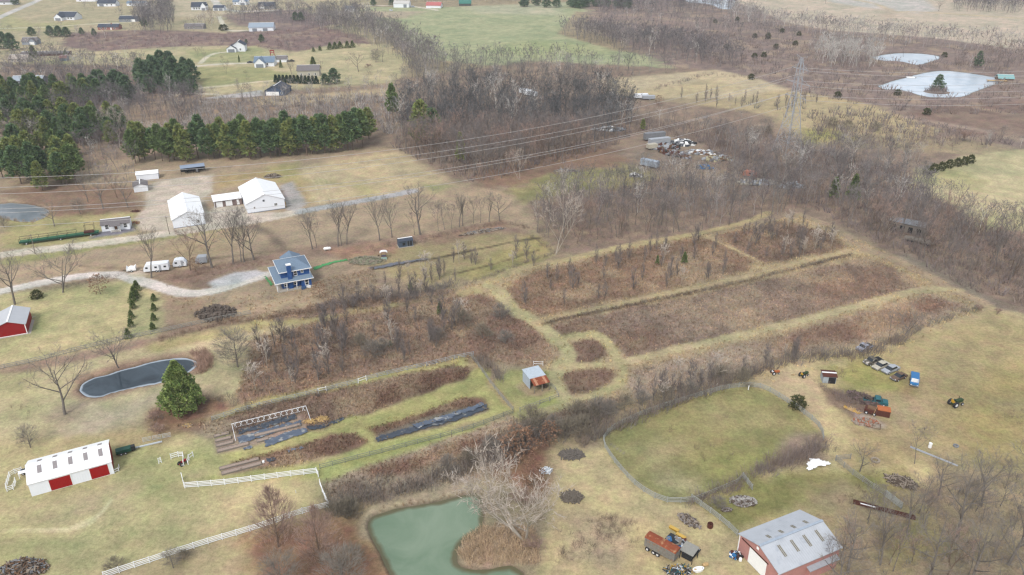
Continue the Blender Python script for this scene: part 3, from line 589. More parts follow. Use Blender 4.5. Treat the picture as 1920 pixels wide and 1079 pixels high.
def gable(name, px, py, w, d, hw, hr, label, cat, wall=WHITE, roof=WROOFY, ridge='y', rot=GA, ov=.35, dy=0.0, trim=TRIM, grp=None, dx=0.0):
    """gabled building; the photo pixel is its front left ground corner. ridge 'y': gable end faces the front"""
    x, y = G(px, py); o = empty(name, (x, y, gz1(x, y) - .05), rot, label, cat, grp)
    m = MB(); t = .12
    if ridge == 'y':
        m.prism([(0, 0), (w, 0), (w, hw), (w / 2, hr), (0, hw)], 'y', 0, d); m.build('wall', wall, o)
        r = MB(); k = (hr - hw) / (w / 2)
        for s in (0, 1):
            X = lambda u: u if s == 0 else w - u
            r.prism([(X(-ov), hw - ov * k + .02), (X(w / 2), hr + .02), (X(w / 2), hr + t + .02), (X(-ov), hw - ov * k + t + .02)], 'y', -ov, d + ov)
        rf = r.build('roof', roof, o)
        tr = MB(); tr.box(w / 2 - .2, w / 2 + .2, -ov, d + ov, hr + t * .6, hr + t + .06); tr.build('ridge_cap', trim, rf)
    else:
        m.prism([(0, 0), (d, 0), (d, hw), (d / 2, hr), (0, hw)], 'x', 0, w); m.build('wall', wall, o)
        r = MB(); k = (hr - hw) / (d / 2)
        for s in (0, 1):
            X = lambda u: u if s == 0 else d - u
            r.prism([(X(-ov), hw - ov * k + .02), (X(d / 2), hr + .02), (X(d / 2), hr + t + .02), (X(-ov), hw - ov * k + t + .02)], 'x', -ov, w + ov)
        rf = r.build('roof', roof, o)
        tr = MB(); tr.box(-ov, w + ov, d / 2 - .2, d / 2 + .2, hr + t * .6, hr + t + .06); tr.build('ridge_cap', trim, rf)
    return o
def panel(o, nm, x0, x1, z0, z1, mt, y=0, t=.04, side='f', W_=0, parent=None):
    """flat part on the front (f), right (r), left (l) wall"""
    b = MB()
    if side == 'f': b.box(x0, x1, y - t, y - .003, z0, z1)
    if side == 'r': b.box(W_ + .003, W_ + t, x0, x1, z0, z1)
    if side == 'l': b.box(-t, -.003, x0, x1, z0, z1)
    return b.build(nm, mt, parent or o)
def window(o, x, z, w=1.0, h=1.4, side='f', W_=0, y=0, fr=TRIM):
    b = MB(); t = .07
    for (a0, a1, c0, c1) in ((x - .12, x + w + .12, z - .12, z), (x - .12, x + w + .12, z + h, z + h + .12), (x - .12, x, z, z + h), (x + w, x + w + .12, z, z + h), (x, x + w, z + h / 2 - .04, z + h / 2 + .04)):
        if side == 'f': b.box(a0, a1, y - t, y - .002, c0, c1)
        elif side == 'r': b.box(W_ + .002, W_ + t, a0, a1, c0, c1)
        else: b.box(-t, -.002, a0, a1, c0, c1)
    f = b.build('window', fr, o); panel(o, 'pane', x, x + w, z, z + h, GLASS, y=y, t=.035, side=side, W_=W_, parent=f)
    return f

# ---------------------------------------------------------------- near buildings
# red and white barn, bottom left
o = gable('barn', 60, 932, 14.1, 7.7, 2.9, 4.5, 'long white barn with two red sliding doors and a red gable end', 'barn', WHITE, WROOF, 'x', rad(28), .15)
panel(o, 'sliding_door', 3.3, 6.9, .12, 2.6, REDD); panel(o, 'sliding_door', 10.2, 13.4, .12, 2.6, REDD)
for a, b_ in ((3.15, 3.3), (6.9, 7.05), (10.05, 10.2), (13.4, 13.55)): panel(o, 'door_trim', a, b_, .05, 2.66, TRIM, t=.06)
panel(o, 'door_track', 3.1, 9.6, 2.64, 2.76, TRIM, t=.09)
b = MB(); W2 = 14.1
b.prism([(0, .05), (7.7, .05), (7.7, 2.86), (3.85, 4.42), (0, 2.86)], 'x', W2 + .004, W2 + .05); b.build('red_end_wall', REDP, o)
b = MB(); b.prism([(1.9, .05), (5.8, .05), (5.8, 2.5), (1.9, 2.5)], 'x', W2 + .055, W2 + .09); b.build('end_door', REDP, o)
b = MB(); b.box(W2 + .004, W2 + .09, -.06, .1, 0, 2.9); b.build('corner_trim', TRIM, o)
k = 1.6 / 3.85
for i in range(5):
    xx = 1.75 + i * 2.62
    for s in (0, 1):
        y0, y1 = (1.6, 3.2) if s == 0 else (4.3, 5.9)
        z = (lambda y: 2.9 + y * k + .16) if s == 0 else (lambda y: 2.9 + (7.7 - y) * k + .16)
        b = MB(); b.hexa([(xx, y0, z(y0)), (xx + .75, y0, z(y0)), (xx + .75, y1, z(y1)), (xx, y1, z(y1))], [(xx, y0, z(y0) + .03), (xx + .75, y0, z(y0) + .03), (xx + .75, y1, z(y1) + .03), (xx, y1, z(y1) + .03)]); b.build('skylight', SKYL, o)
# red shed with white roof at left edge
o = gable('shed', -8, 636, 7.2, 9.4, 2.9, 4.3, 'red shed with pale metal roof on a concrete slab, cut by the left edge', 'shed', REDP, M('pale_roof', S(214, 216, 220), .5, .08, .6, rib=.9, ribaxis=1), 'y', rad(23), .3)
for xx in (-.05, 7.05): panel(o, 'corner_trim', xx, xx + .2, 0, 2.9, TRIM, t=.06)
panel(o, 'gable_band', 0, 7.2, 0, .25, TRIM, t=.05)
b = MB(); b.box(7.25, 8.0, -.4, 9.8, 0, .12); b.box(-.5, 7.25, -.5, -.08, 0, .12); b.build('slab', CONC, o)
# two white pole barns and the garages between them
o = gable('pole_barn', 326, 430, 10.4, 21.4, 3.3, 5.6, 'smaller white pole barn with a blank front, left of the gravel yard', 'barn', WHITE, WROOFY, 'y', GA, .3, trim=WROOFY)
window(o, 8, 1.2, .6, .8); panel(o, 'base_trim', 0, 10.4, 0, .3, SIDEG, t=.05)
o = gable('pole_barn', 465, 402, 13.3, 20.4, 3.8, 6.5, 'large white metal pole barn on the right of the yard with two small front windows', 'barn', WHITE, WROOFY, 'y', GA, .3, trim=WROOFY)
window(o, 2.3, 1.6, .5, .7); window(o, 9.6, 1.7, 1.0, .8); window(o, 5.8, 3.9, .5, .5, fr=SIDEG); panel(o, 'base_trim', 0, 13.3, 0, .3, SIDEG, t=.05)
b = MB(); b.box(13.35, 13.9, 1, 2.2, .3, 1.9); b.build('electric_box', WOODL, o)
x, y = G(403, 391); o = empty('garage', (x, y, gz1(x, y)), GA, 'low brick garage with white roof and three white doors between the two pole barns', 'garage')
b = MB(); b.prism([(0, 0), (5.2, 0), (5.2, 3.0), (0, 2.5)], 'x', 0, 9.8); b.build('wall', M('brown_brick', S(150, 130, 124), .9, .2, 3), o)
b = MB(); b.hexa([(-.3, -.5, 2.45), (9.9, -.5, 2.45), (9.9, 5.4, 3.05), (-.3, 5.4, 3.05)], [(-.3, -.5, 2.6), (9.9, -.5, 2.6), (9.9, 5.4, 3.2), (-.3, 5.4, 3.2)]); b.build('roof', WROOF, o)
for a, w_ in ((.6, 2.3), (4.0, 2.3)): panel(o, 'garage_door', a, a + w_, .05, 2.05, TRIM)
panel(o, 'door', 7.9, 8.8, .05, 2.05, TRIM); b = MB(); b.box(-.06, .1, -.5, -.35, 0, 2.45); b.build('post', TRIM, o)
# carport at the back of the yard
x, y = G(340, 329); o = empty('carport', (x, y, gz1(x, y)), rad(24), 'open carport with blue-grey arched roof at the edge of the pines', 'carport')
b = MB(); pr = [(4.2 * (i / 6), 2.6 + .75 * math.sin(math.pi * i / 6)) for i in range(7)]; b.prism(pr + [(u, z + .08) for u, z in pr[::-1]], 'x', 0, 9.6); b.build('roof', M('blue_roof', S(156, 170, 190), .5, .1, 1, rib=.5), o)
for i in range(5):
    for yy in (.06, 4.14): b = MB(); b.box(i * 2.38, i * 2.38 + .1, yy - .05, yy + .05, 0, 2.6); b.build('post', BLKM, o)
b = MB(); b.box(0, 9.6, 4.2, 4.26, 0, 2.6); b.build('back_wall', BLKM, o)
for i, (lb, mt_) in enumerate((('black tractor parked under the left end of the carport', BLKM), ('dark grey mower parked under the right end of the carport', GREY))):
    c = G(350 + i * 20, 324); q = empty('parked_machine', (c[0], c[1], .02), GA + 1.5, lb, 'machine'); b = MB(); b.box(-.6, .9, -.45, .45, .45, 1.0); b.box(-.7, -.1, -.4, .4, 1.0, 1.5); b.build('body', mt_, q)
    for sx, sy in ((-.5, -.5), (-.5, .5), (.6, -.5), (.6, .5)): b = MB(); b.lathe([(.35, -.12), (.35, .12)], 10, (sx, sy, .36), 'y'); b.build('wheel', TYRE, q)
# white sheds left of the yard
o = gable('shed', 257, 340, 8.2, 4.6, 2.4, 3.1, 'long low white shed with white roof behind the gravel yard', 'shed', WHITE, WROOF, 'x', rad(20), .2)
o = gable('shed', 252, 362, 5.0, 6.0, 2.4, 3.3, 'small grey-roofed shed half hidden by bare trees at the yard edge', 'shed', SIDEW, SHBR, 'y', rad(24), .3)
o = gable('cottage', 192, 436, 8.8, 5.0, 2.4, 3.5, 'small white cottage with grey shingle roof and a front porch by the road', 'house', SIDEW, SHBR, 'x', rad(18), .3)
b = MB(); b.box(2.9, 6.0, -1.6, -.05, 0, .35); b.build('porch_floor', CONC, o)
b = MB(); b.hexa([(2.7, -1.9, 2.2), (6.2, -1.9, 2.2), (6.2, .2, 2.7), (2.7, .2, 2.7)], [(2.7, -1.9, 2.3), (6.2, -1.9, 2.3), (6.2, .2, 2.8), (2.7, .2, 2.8)]); b.build('porch_roof', SHBR, o)
for xx in (2.9, 5.9): b = MB(); b.box(xx, xx + .12, -1.7, -1.58, 0, 2.2); b.build('porch_post', TRIM, o)
b = MB(); b.box(2.95, 6.0, -1.66, -1.62, .8, .9); b.box(2.95, 6.0, -1.66, -1.62, .4, .46); b.build('railing', TRIM, o)
panel(o, 'door', 4.0, 4.9, .35, 2.2, WOODB); window(o, 1.2, .9); window(o, 7.0, .9)
# blue farmhouse
x, y = G(520, 547); o = empty('house', (x, y, gz1(x, y)), GA, 'blue two-storey farmhouse with grey-blue shingle roofs, chimney and wraparound porch', 'house')
b = MB(); b.box(1.6, 9.8, .1, 9.0, .4, 3.3); b.box(1.6, 9.8, .1, 9.0, 3.3, 5.7); wl = b.build('wall', BLUE, o)
b = MB(); b.box(4.2, 9.6, 9.003, 15.6, .4, 3.6); b.build('rear_wing_wall', BLUE, o)
b = MB(); b.box(0, 10.0, -1.4, 11, 0, .4); b.build('foundation', CONC, o)
def hip(x0, x1, y0, y1, z0, z1, rx0, rx1, ry0, ry1, t=.14):
    b = MB(); bt = [(x0, y0, z0), (x1, y0, z0), (x1, y1, z0), (x0, y1, z0)]
    tp = [(rx0, ry0, z1), (rx1, ry0, z1), (rx1, ry1, z1), (rx0, ry1, z1)]
    b.hexa(bt, [(p[0], p[1], p[2] + t) for p in bt]); b.hexa([(p[0], p[1], p[2] + t) for p in bt], tp); return b
r = hip(1.1, 10.3, -.4, 9.5, 5.6, 7.5, 4.4, 7.0, 4.3, 4.5).build('main_roof', SHING, o)
def fascia(x0, x1, y0, y1, z, parent):
    b = MB(); e = .09
    for q in ((x0 - e, x1 + e, y0 - e, y0), (x0 - e, x1 + e, y1, y1 + e), (x0 - e, x0, y0, y1), (x1, x1 + e, y0, y1)): b.box(*q, z - .05, z + .17)
    return b.build('fascia', TRIM, parent)
fascia(1.1, 10.3, -.4, 9.5, 5.6, r)
r = hip(-.4, 10.4, -1.4, 11.4, 2.8, 3.75, 1.55, 9.85, .12, 9.2).build('porch_roof', SHING, o); fascia(-.4, 10.4, -1.4, 11.4, 2.8, r)
b = MB(); b.prism([(3.8, 3.6), (10, 3.6), (6.9, 5.3)], 'y', 9.2, 16.0); b.build('rear_wing_roof', SHING, o)
b = MB(); b.box(3.4, 4.6, -.7, .25, .4, 7.7); ch = b.build('chimney', BLUE, o); b = MB(); b.box(3.3, 4.7, -.8, .35, 7.7, 7.95); b.build('chimney_cap', TRIM, ch)
for (xx, zz, ww, hh) in ((5.3, 3.95, .8, 1.4), (7.4, 4.5, .5, .8), (2.2, 1.0, .8, 1.4), (5.0, 1.1, .8, 1.4)): window(o, xx, zz, ww, hh, y=.1)
b = MB(); b.box(6.9, 9.8, -1.0, .095, .4, 2.85); b.build('bay_wall', BLUE, o); window(o, 8.0, .9, .9, 1.6, y=-1.0)
for xx in (-.1, 2.6, 5.4): b = MB(); b.box(xx, xx + .16, -1.3, -1.14, .4, 2.8); b.build('porch_post', TRIM, o)
for yy in (3, 7, 10.7): b = MB(); b.box(-.1, .06, yy, yy + .16, .4, 2.8); b.build('porch_post', TRIM, o)
b = MB(); b.box(6.6, 8.0, -2.2, -1.45, 0, .75); b.build('hatch', M('blue_hatch', S(70, 100, 140), .5), o)
b = MB(); b.box(8.1, 9.3, -1.75, -1.45, .0, .8); b.build('egress_well', TRIM, o)
b = MB(); b.box(9.802, 9.9, .0, .14, .4, 5.6); b.build('corner_trim', TRIM, o)
# chicken coop
o = gable('coop', 749, 466, 4.6, 2.6, 2.1, 2.7, 'small dark blue-grey coop with grey roof on a pale slab', 'coop', M('coop_blue', S(92, 106, 122), .8, .15, 2), SHDK, 'x', rad(22), .15)
b = MB(); b.box(-.25, 4.85, -.35, 2.9, 0, .1); b.build('slab', CONC, o); window(o, 1.2, .8, .7, .7, fr=BLKM); panel(o, 'run_mesh', 2.6, 4.4, .3, 1.9, BLKM)
for xx in (2.6, 3.45, 4.3): panel(o, 'run_post', xx, xx + .1, .1, 2.0, SIDEG, t=.08)
# tin shed with rusty lean-to
x, y = G(990, 722); o = empty('field_shed', (x, y, gz1(x, y)), GA, 'pale tin field shed with an open lean-to under a rusty striped roof', 'shed')
b = MB(); TW = M('pale_tin', S(198, 210, 222), .5, .12, 1.4, rib=.35)
b.box(-.45, 3.5, 1.85, 1.95, 0, 2.95); b.box(-.45, -.38, -1.9, 1.85, 0, 2.85); b.box(3.4, 3.5, -1.9, 1.85, 0, 2.85); b.build('wall', TW, o)
b = MB(); b.hexa([(-.6, -1.95, 2.75), (3.65, -1.95, 2.75), (3.65, 2.1, 3.1), (-.6, 2.1, 3.1)], [(-.6, -1.95, 2.83), (3.65, -1.95, 2.83), (3.65, 2.1, 3.18), (-.6, 2.1, 3.18)]); b.build('roof', M('tin_roof', S(206, 218, 228), .45, .12, 1.2, rib=.35, stain=(S(150, 150, 158), 2.2, .62, (3, .5, 1))), o)
for i in range(7):
    b = MB(); x0_, x1_ = -.45 + i * .58, -.45 + (i + 1) * .58
    b.hexa([(x0_, -4.1, 2.15), (x1_, -4.1, 2.15), (x1_, -1.9, 2.78), (x0_, -1.9, 2.78)], [(x0_, -4.1, 2.2), (x1_, -4.1, 2.2), (x1_, -1.9, 2.84), (x0_, -1.9, 2.84)])
    b.box(x0_ - .04, x0_ + .03, -4.12, -4.0, 2.17, 2.25); b.build('roof_sheet', RUSTM if i not in (1, 5) else M('light_rust', S(206, 150, 118), .85, .3, 2.5, rib=.3), o)
for xx in (-.4, 1.6, 3.45): b = MB(); b.box(xx, xx + .14, -4.0, -3.86, 0, 2.17); b.build('post', WOODG, o)
b = MB(); b.box(-.4, 3.6, -4.02, -3.9, 2.02, 2.14); b.build('beam', WOODG, o)
# salmon barn bottom right: gable faces left
x, y = G(1383, 1034); o = empty('barn', (x, y, gz1(x, y)), GA, 'faded red barn with pale steel roof and a big white sliding door', 'barn')
b = MB(); D = 9.4
b.prism([(-D, 0), (0, 0), (0, 3.8), (-D / 2, 5.4), (-D, 3.8)], 'x', 0, 13.2); b.build('wall', SALM, o)
k = 1.6 / (D / 2); r = MB()
for s in (0, 1):
    X = (lambda u: -u) if s == 0 else (lambda u: -D + u)
    r.prism([(X(-.3), 3.8 - .3 * k + .02), (X(D / 2), 5.42), (X(D / 2), 5.55), (X(-.3), 3.8 - .3 * k + .15)], 'x', -.3, 13.5)
rf = r.build('roof', STEELR, o); b = MB(); b.box(-.3, 13.5, -D / 2 - .22, -D / 2 + .22, 5.5, 5.62); b.build('ridge_cap', M('ridge_grey', S(186, 198, 212), .5), rf)
for i in range(4):
    for s in (0, 1):
        xx = 2.6 + i * 2.7; ys_ = (-3.9, -2.9) if s == 0 else (-7.7, -5.7)
        z = lambda yy: 5.4 - abs(yy + D / 2) * k + .17
        for q in (0, .32):
            b = MB(); a0, a1 = ys_; b.hexa([(xx + q, a0, z(a0)), (xx + q + .2, a0, z(a0)), (xx + q + .2, a1, z(a1)), (xx + q, a1, z(a1))], [(xx + q, a0, z(a0) + .03), (xx + q + .2, a0, z(a0) + .03), (xx + q + .2, a1, z(a1) + .03), (xx + q, a1, z(a1) + .03)]); b.build('skylight', M('old_skylight', S(150, 142, 120), .6, .3, 3), o)
b = MB(); b.box(-.08, -.003, -6.7, -2.6, .05, 3.3); b.build('sliding_door', TRIM, o)
b = MB(); b.box(-.14, -.003, -7.0, -.6, 3.35, 3.5); b.build('door_track', RUSTD, o)
b = MB(); b.box(-.08, -.003, -4.5, -4.0, 4.2, 4.7); b.build('hatch', TRIM, o)
for yy in (-.08, -D - .08): b = MB(); b.box(-.1, .12, yy, yy + .16, 0, 3.8); b.build('corner_trim', TRIM, o)
o = gable('shed', 1515, 1088, 6.0, 4.5, 2.2, 3.0, 'grey-roofed lean shed peeking in at the bottom edge beside the faded red barn', 'shed', SALM, M('grey_roof', S(186, 188, 194), .7, .15, 2), 'x', GA, .3)
# ruined sheds in the wood, right
x, y = G(1665, 430); o = empty('ruined_barn', (x, y, 0), rad(-38), 'grey weathered ruined barn with sunken roof among the bare trees', 'ruin')
b = MB(); b.box(0, 11, 0, 3.8, 0, 3.1); b.build('wall', WOODG, o); b = MB(); b.hexa([(-.3, -.4, 3.12), (11.3, -.4, 3.12), (11, 4.2, 3.6), (-.3, 4.2, 3.3)], [(-.3, -.4, 3.22), (11.3, -.4, 3.22), (11, 4.2, 3.7), (-.3, 4.2, 3.4)]); b.build('roof', GREY, o)
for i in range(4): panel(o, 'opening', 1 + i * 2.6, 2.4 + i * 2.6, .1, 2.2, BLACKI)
x, y = G(1693, 452); o = empty('wood_platform', (x, y, 0), rad(-38), 'low grey trailer bed loaded with boards beyond the ruined barn', 'trailer')
b = MB(); b.box(0, 9, 0, 2.6, .7, 1.0); b.build('deck', WOODG, o)
for i in range(8): b = MB(); b.box(i * 1.05, i * 1.05 + .9, .1, 2.5, 1.0, 1.12 + .1 * (i % 3)); b.build('board_stack', WOODG, o)
for xx in (1.5, 2.6, 7.5): b = MB(); b.lathe([(.4, -.15), (.4, .15)], 10, (xx, 0, .42), 'y'); b.build('wheel', TYRE, o)

# ---------------------------------------------------------------- far houses
def far_house(px, py, w, d, hw, hr, wall, roof, label, rot=GA, ridge='x', cat='house', doors=(), wins=(), wing=None, nm='house', chim=False):
    o = gable(nm, px, py, w, d, hw, hr, label, cat, wall, roof, ridge, rot, .4)
    for a, b_, c, e in wins: window(o, a, b_, c, e)
    for a, b_, h_ in doors: panel(o, 'garage_door' if b_ - a > 1.6 else 'door', a, b_, .05, h_, TRIM if wall is not SIDEW else SIDEG, t=.06)
    if wing:
        x0_, x1_, y0_, hw2, hr2 = wing; b = MB(); b.prism([(x0_, 0), (x1_, 0), (x1_, hw2), ((x0_ + x1_) / 2, hr2), (x0_, hw2)], 'y', y0_, d * .6); b.build('wing_wall', wall, o)
        b = MB(); mid = (x0_ + x1_) / 2; k2 = (hr2 - hw2) / (mid - x0_)
        for s in (-1, 1):
            e = mid + s * (mid - x0_ + .3); b.prism([(e, hw2 - .3 * k2 + .03), (mid, hr2 + .03), (mid, hr2 + .15), (e, hw2 - .3 * k2 + .15)], 'y', y0_ - .3, d * .6)
        b.build('wing_roof', roof, o); wd = (x1_ - x0_)
        panel(o, 'garage_door', x0_ + wd * .15, x1_ - wd * .15, .05, min(2.4, hw2 - .3), TRIM if wall is not SIDEW else SIDEG, y=y0_, t=.06)
    if chim: b = MB(); b.box(w * .6, w * .6 + .8, d * .4, d * .4 + .8, hw, hr + .8); b.build('chimney', BRICK, o)
    return o
NAVY = M('navy_siding', S(86, 104, 132), .7, .1, 1)
far_house(497, 180, 11.6, 14, 2.8, 5.6, NAVY, SHDK, 'blue-grey house with dark gabled roof and white trim beside a concrete pad', rad(-2), 'y', doors=((.7, 8.4, 2.3),), wins=((9.6, 1.0, .9, 1.1),))
far_house(436, 98, 9.5, 9, 4.6, 7.4, SIDEW, SHDK, 'tall white house with two gables at the end of a curving drive', rad(8), 'y', wins=((2, 1, 1, 1.3), (5.5, 1, 1, 1.3)), wing=(-3.6, 3.2, -3, 2.8, 5.0))
far_house(477, 126, 13.5, 11, 2.9, 6.0, SIDEW, SHING, 'white ranch house with blue-grey roof and garage wing beside the red play frame', rad(6), 'x', wins=((8.5, 1, 1, 1.2),), wing=(1.0, 8.0, -4, 2.9, 6.2))
far_house(519, 118, 7, 6, 2.4, 4.2, SIDEW, SHBR, 'small white outbuilding just behind the white ranch house', rad(6), 'x', nm='outbuilding', cat='shed', wins=((2, .9, 1, 1),))
far_house(558, 145, 14, 9, 4.0, 6.6, M('beige_siding', S(206, 200, 184), .8, .08, 1), SHBR, 'large beige house with brown roof behind the row of arborvitaes', rad(6), 'x', wins=((2, 1, 1, 1.2), (7, 1, 1, 1.2), (11, 1, 1, 1.2)))
far_house(108, 38, 18, 12, 3.0, 7.0, SIDEW, SHDK, 'white house with steep dark blue roofs and twin gables, upper left', rad(-8), 'x', wing=(1, 9, -6, 3.0, 6.2), wins=((11, 1, 1.4, 1.4), (14, 1, 1.4, 1.4)))
far_house(183, 13, 20, 10, 3.2, 6.4, SIDEW, SHDK, 'white house with navy roof at the top edge, left of the bare tree cluster', rad(0), 'x', doors=((2, 7, 2.6),), wins=((10, 1, 1.4, 1.4), (15, 1, 1.4, 1.4)))
far_house(184, 57, 18, 8, 2.6, 4.8, BRICK, SHDK, 'low red brick ranch house with grey roof, upper left', rad(2), 'x', doors=((11, 12.2, 2.1),), wins=((2, .9, 1.6, 1.2), (6, .9, 1.6, 1.2), (14, .9, 1.6, 1.2)), chim=True)
far_house(359, 20, 15, 10, 3.4, 7.6, SIDEW, SHDK, 'white farmhouse with black roof and a row of dark windows, near the top', rad(4), 'x', wins=((2.4, .8, 1.4, 1.8), (5, .8, 1.4, 1.8), (7.6, .8, 1.4, 1.8), (10.2, .8, 1.4, 1.8)), wing=(11, 16, -3, 4.5, 7.6))
far_house(400, 21, 11, 9, 3, 5.2, SIDEW, SHDK, 'white garage with dark roof right of the white farmhouse', rad(0), 'x', nm='garage', cat='garage', doors=((1, 5, 2.4), (6, 10, 2.4)))
far_house(437, 10, 16, 10, 3.2, 7, SIDEW, SHING, 'white house with blue-grey gables at the top edge beside the country road', rad(4), 'x', wing=(8, 15, -4, 4, 7.4), wins=((2, 1, 1.2, 1.4),))
far_house(484, 18, 17, 10, 3, 6.6, M('pale_stone', S(186, 184, 182), .8, .1, 1), SHDK, 'grey stone house with dark roof near the top, left of the tree belt', rad(4), 'x', wing=(2, 8, -3, 3, 6), wins=((10, 1, 1.4, 1.3), (13, 1, 1.4, 1.3)))
far_house(467, 60, 21, 14, 3.4, 6.4, SIDEW, M('pale_blue_roof', S(168, 182, 196), .6, .1, 1), 'big white shop with pale blue metal roof above the brown scrub', rad(8), 'x', nm='shop_building', cat='building', doors=((3, 7, 2.6), (12, 16, 2.6)))
far_house(22, 160, 18, 10, 2.6, 4.6, SIDEG, M('pale_grey_roof', S(176, 186, 196), .6, .1, 1), 'grey house with pale roof half buried in the evergreens at left', rad(4), 'x', wins=((3, 1, 1.2, 1.2),))
far_house(17, 118, 13, 8, 2.6, 4.8, M('cream_siding', S(216, 204, 190), .8, .08, 1), M('tan_roof', S(196, 184, 172), .8, .1, 1), 'cream cottage beside the parked red car at the left edge', rad(0), 'x', wins=((2, .9, 1.2, 1.1), (6, .9, 1.2, 1.1)))
far_house(40, 106, 34, 6, 1.8, 2.8, RUSTD, SHBR, 'long low dark red poultry barn behind the cream cottage', rad(3), 'x', nm='poultry_barn', cat='barn')
far_house(112, 115, 5, 4, 2.2, 3.6, M('slate_siding', S(126, 140, 152), .8, .1, 1), M('brown_red_roof', S(150, 104, 96), .8, .1, 1), 'tiny slate blue shed with reddish roof right of the poultry barn', rad(0), 'x', nm='shed', cat='shed')
far_house(42, 85, 11, 8, 2.6, 5.2, M('greyblue_siding', S(176, 184, 196), .8, .08, 1), SHBR, 'grey house with white front gable between evergreens, upper left', rad(6), 'x', wing=(6, 11, -2, 2.8, 5.2))
far_house(238, 12, 20, 9, 2.8, 4.8, SIDEW, SHING, 'pale long house at the top edge behind a line of young shrubs', rad(2), 'x', wins=((3, 1, 1.4, 1.2), (9, 1, 1.4, 1.2), (14, 1, 1.4, 1.2)))
far_house(224, 42, 17, 9, 2.8, 5.0, SIDEG, SHDK, 'grey house with white garage front right of the brick ranch', rad(2), 'x', doors=((11, 15, 2.3),), wins=((3, 1, 1.3, 1.2), (7, 1, 1.3, 1.2)))
far_house(346, 56, 17, 8, 2.6, 4.6, M('stone_siding', S(164, 158, 156), .8, .1, 1), SHBR, 'low grey-brown house screened by bare trees above the brown scrub', rad(2), 'x', wins=((3, 1, 1.3, 1.2), (8, 1, 1.3, 1.2)))
far_house(143, 4, 22, 10, 2.8, 4.6, SIDEW, SHING, 'long pale house cut by the top edge, left of the navy-roofed house', rad(2), 'x', wins=((4, 1, 1.4, 1.2),))
far_house(0, 10, 16, 9, 2.8, 5.0, SIDEW, SHBR, 'white house in the top left corner beside an evergreen', rad(10), 'x', wins=((4, 1, 1.4, 1.2),))
far_house(738, 15, 17, 12, 4.2, 6.6, SIDEW, M('pale_roof2', S(222, 218, 212), .6, .1, 1), 'white barn with pale roof and dark doorway at the end of the green field', rad(-4), 'x', nm='barn', cat='barn', doors=((11, 14.5, 3.4),))
far_house(799, 16, 16, 12, 2.8, 5.8, SIDEW, M('faded_red_roof', S(206, 122, 118), .7, .1, 1), 'white shed with faded pinkish red roof at the far edge of the green field', rad(-6), 'x', nm='shed', cat='shed')
far_house(861, 12, 13, 10, 2.6, 6.0, M('dark_wall', S(92, 96, 92), .8), M('green_roof', S(66, 134, 120), .6, .1, 1), 'shed with a teal green metal roof at the far edge of the green field', rad(2), 'x', nm='shed', cat='shed')
far_house(647, 22, 10, 8, 2.8, 5.0, SIDEW, SHING, 'small white house at the left corner of the green field', rad(4), 'x', wins=((2, 1, 1.2, 1.2),))
far_house(1128, 4, 8, 7, 2.6, 5.0, SIDEG, SHING, 'grey cabin roof among the far evergreens at the top', rad(0), 'x', nm='cabin', cat='cabin')
far_house(1872, 151, 9, 6, 2.3, 4.2, WOODB, M('aqua_roof', S(150, 196, 196), .6, .1, 1), 'brown cabin with an aqua roof on the far pond shore', rad(-10), 'x', nm='cabin', cat='cabin', wins=((2, .8, 1.2, 1),))
x, y = G(1858, 152); o = empty('dock', (x, y, 0), rad(-10), 'tan wooden dock in front of the cabin on the far pond', 'dock'); b = MB(); b.box(-3, 9, -3, 0, .35, .55); b.build('deck', WOODL, o)
for xx in (-2.8, 3, 8.8): b = MB(); b.box(xx, xx + .3, -2.9, -2.6, -1, .35); b.build('post', WOODB, o)
x, y = G(1702, 145); o = empty('dock', (x, y, 0), rad(-10), 'small white floating dock on the left side of the far pond', 'dock'); b = MB(); b.box(-1, 4, -2, 0, -.3, .2); b.build('deck', TRIM, o); b = MB(); b.box(4, 5, -1.2, -.6, -.2, .1); b.build('gangway', WOODG, o)
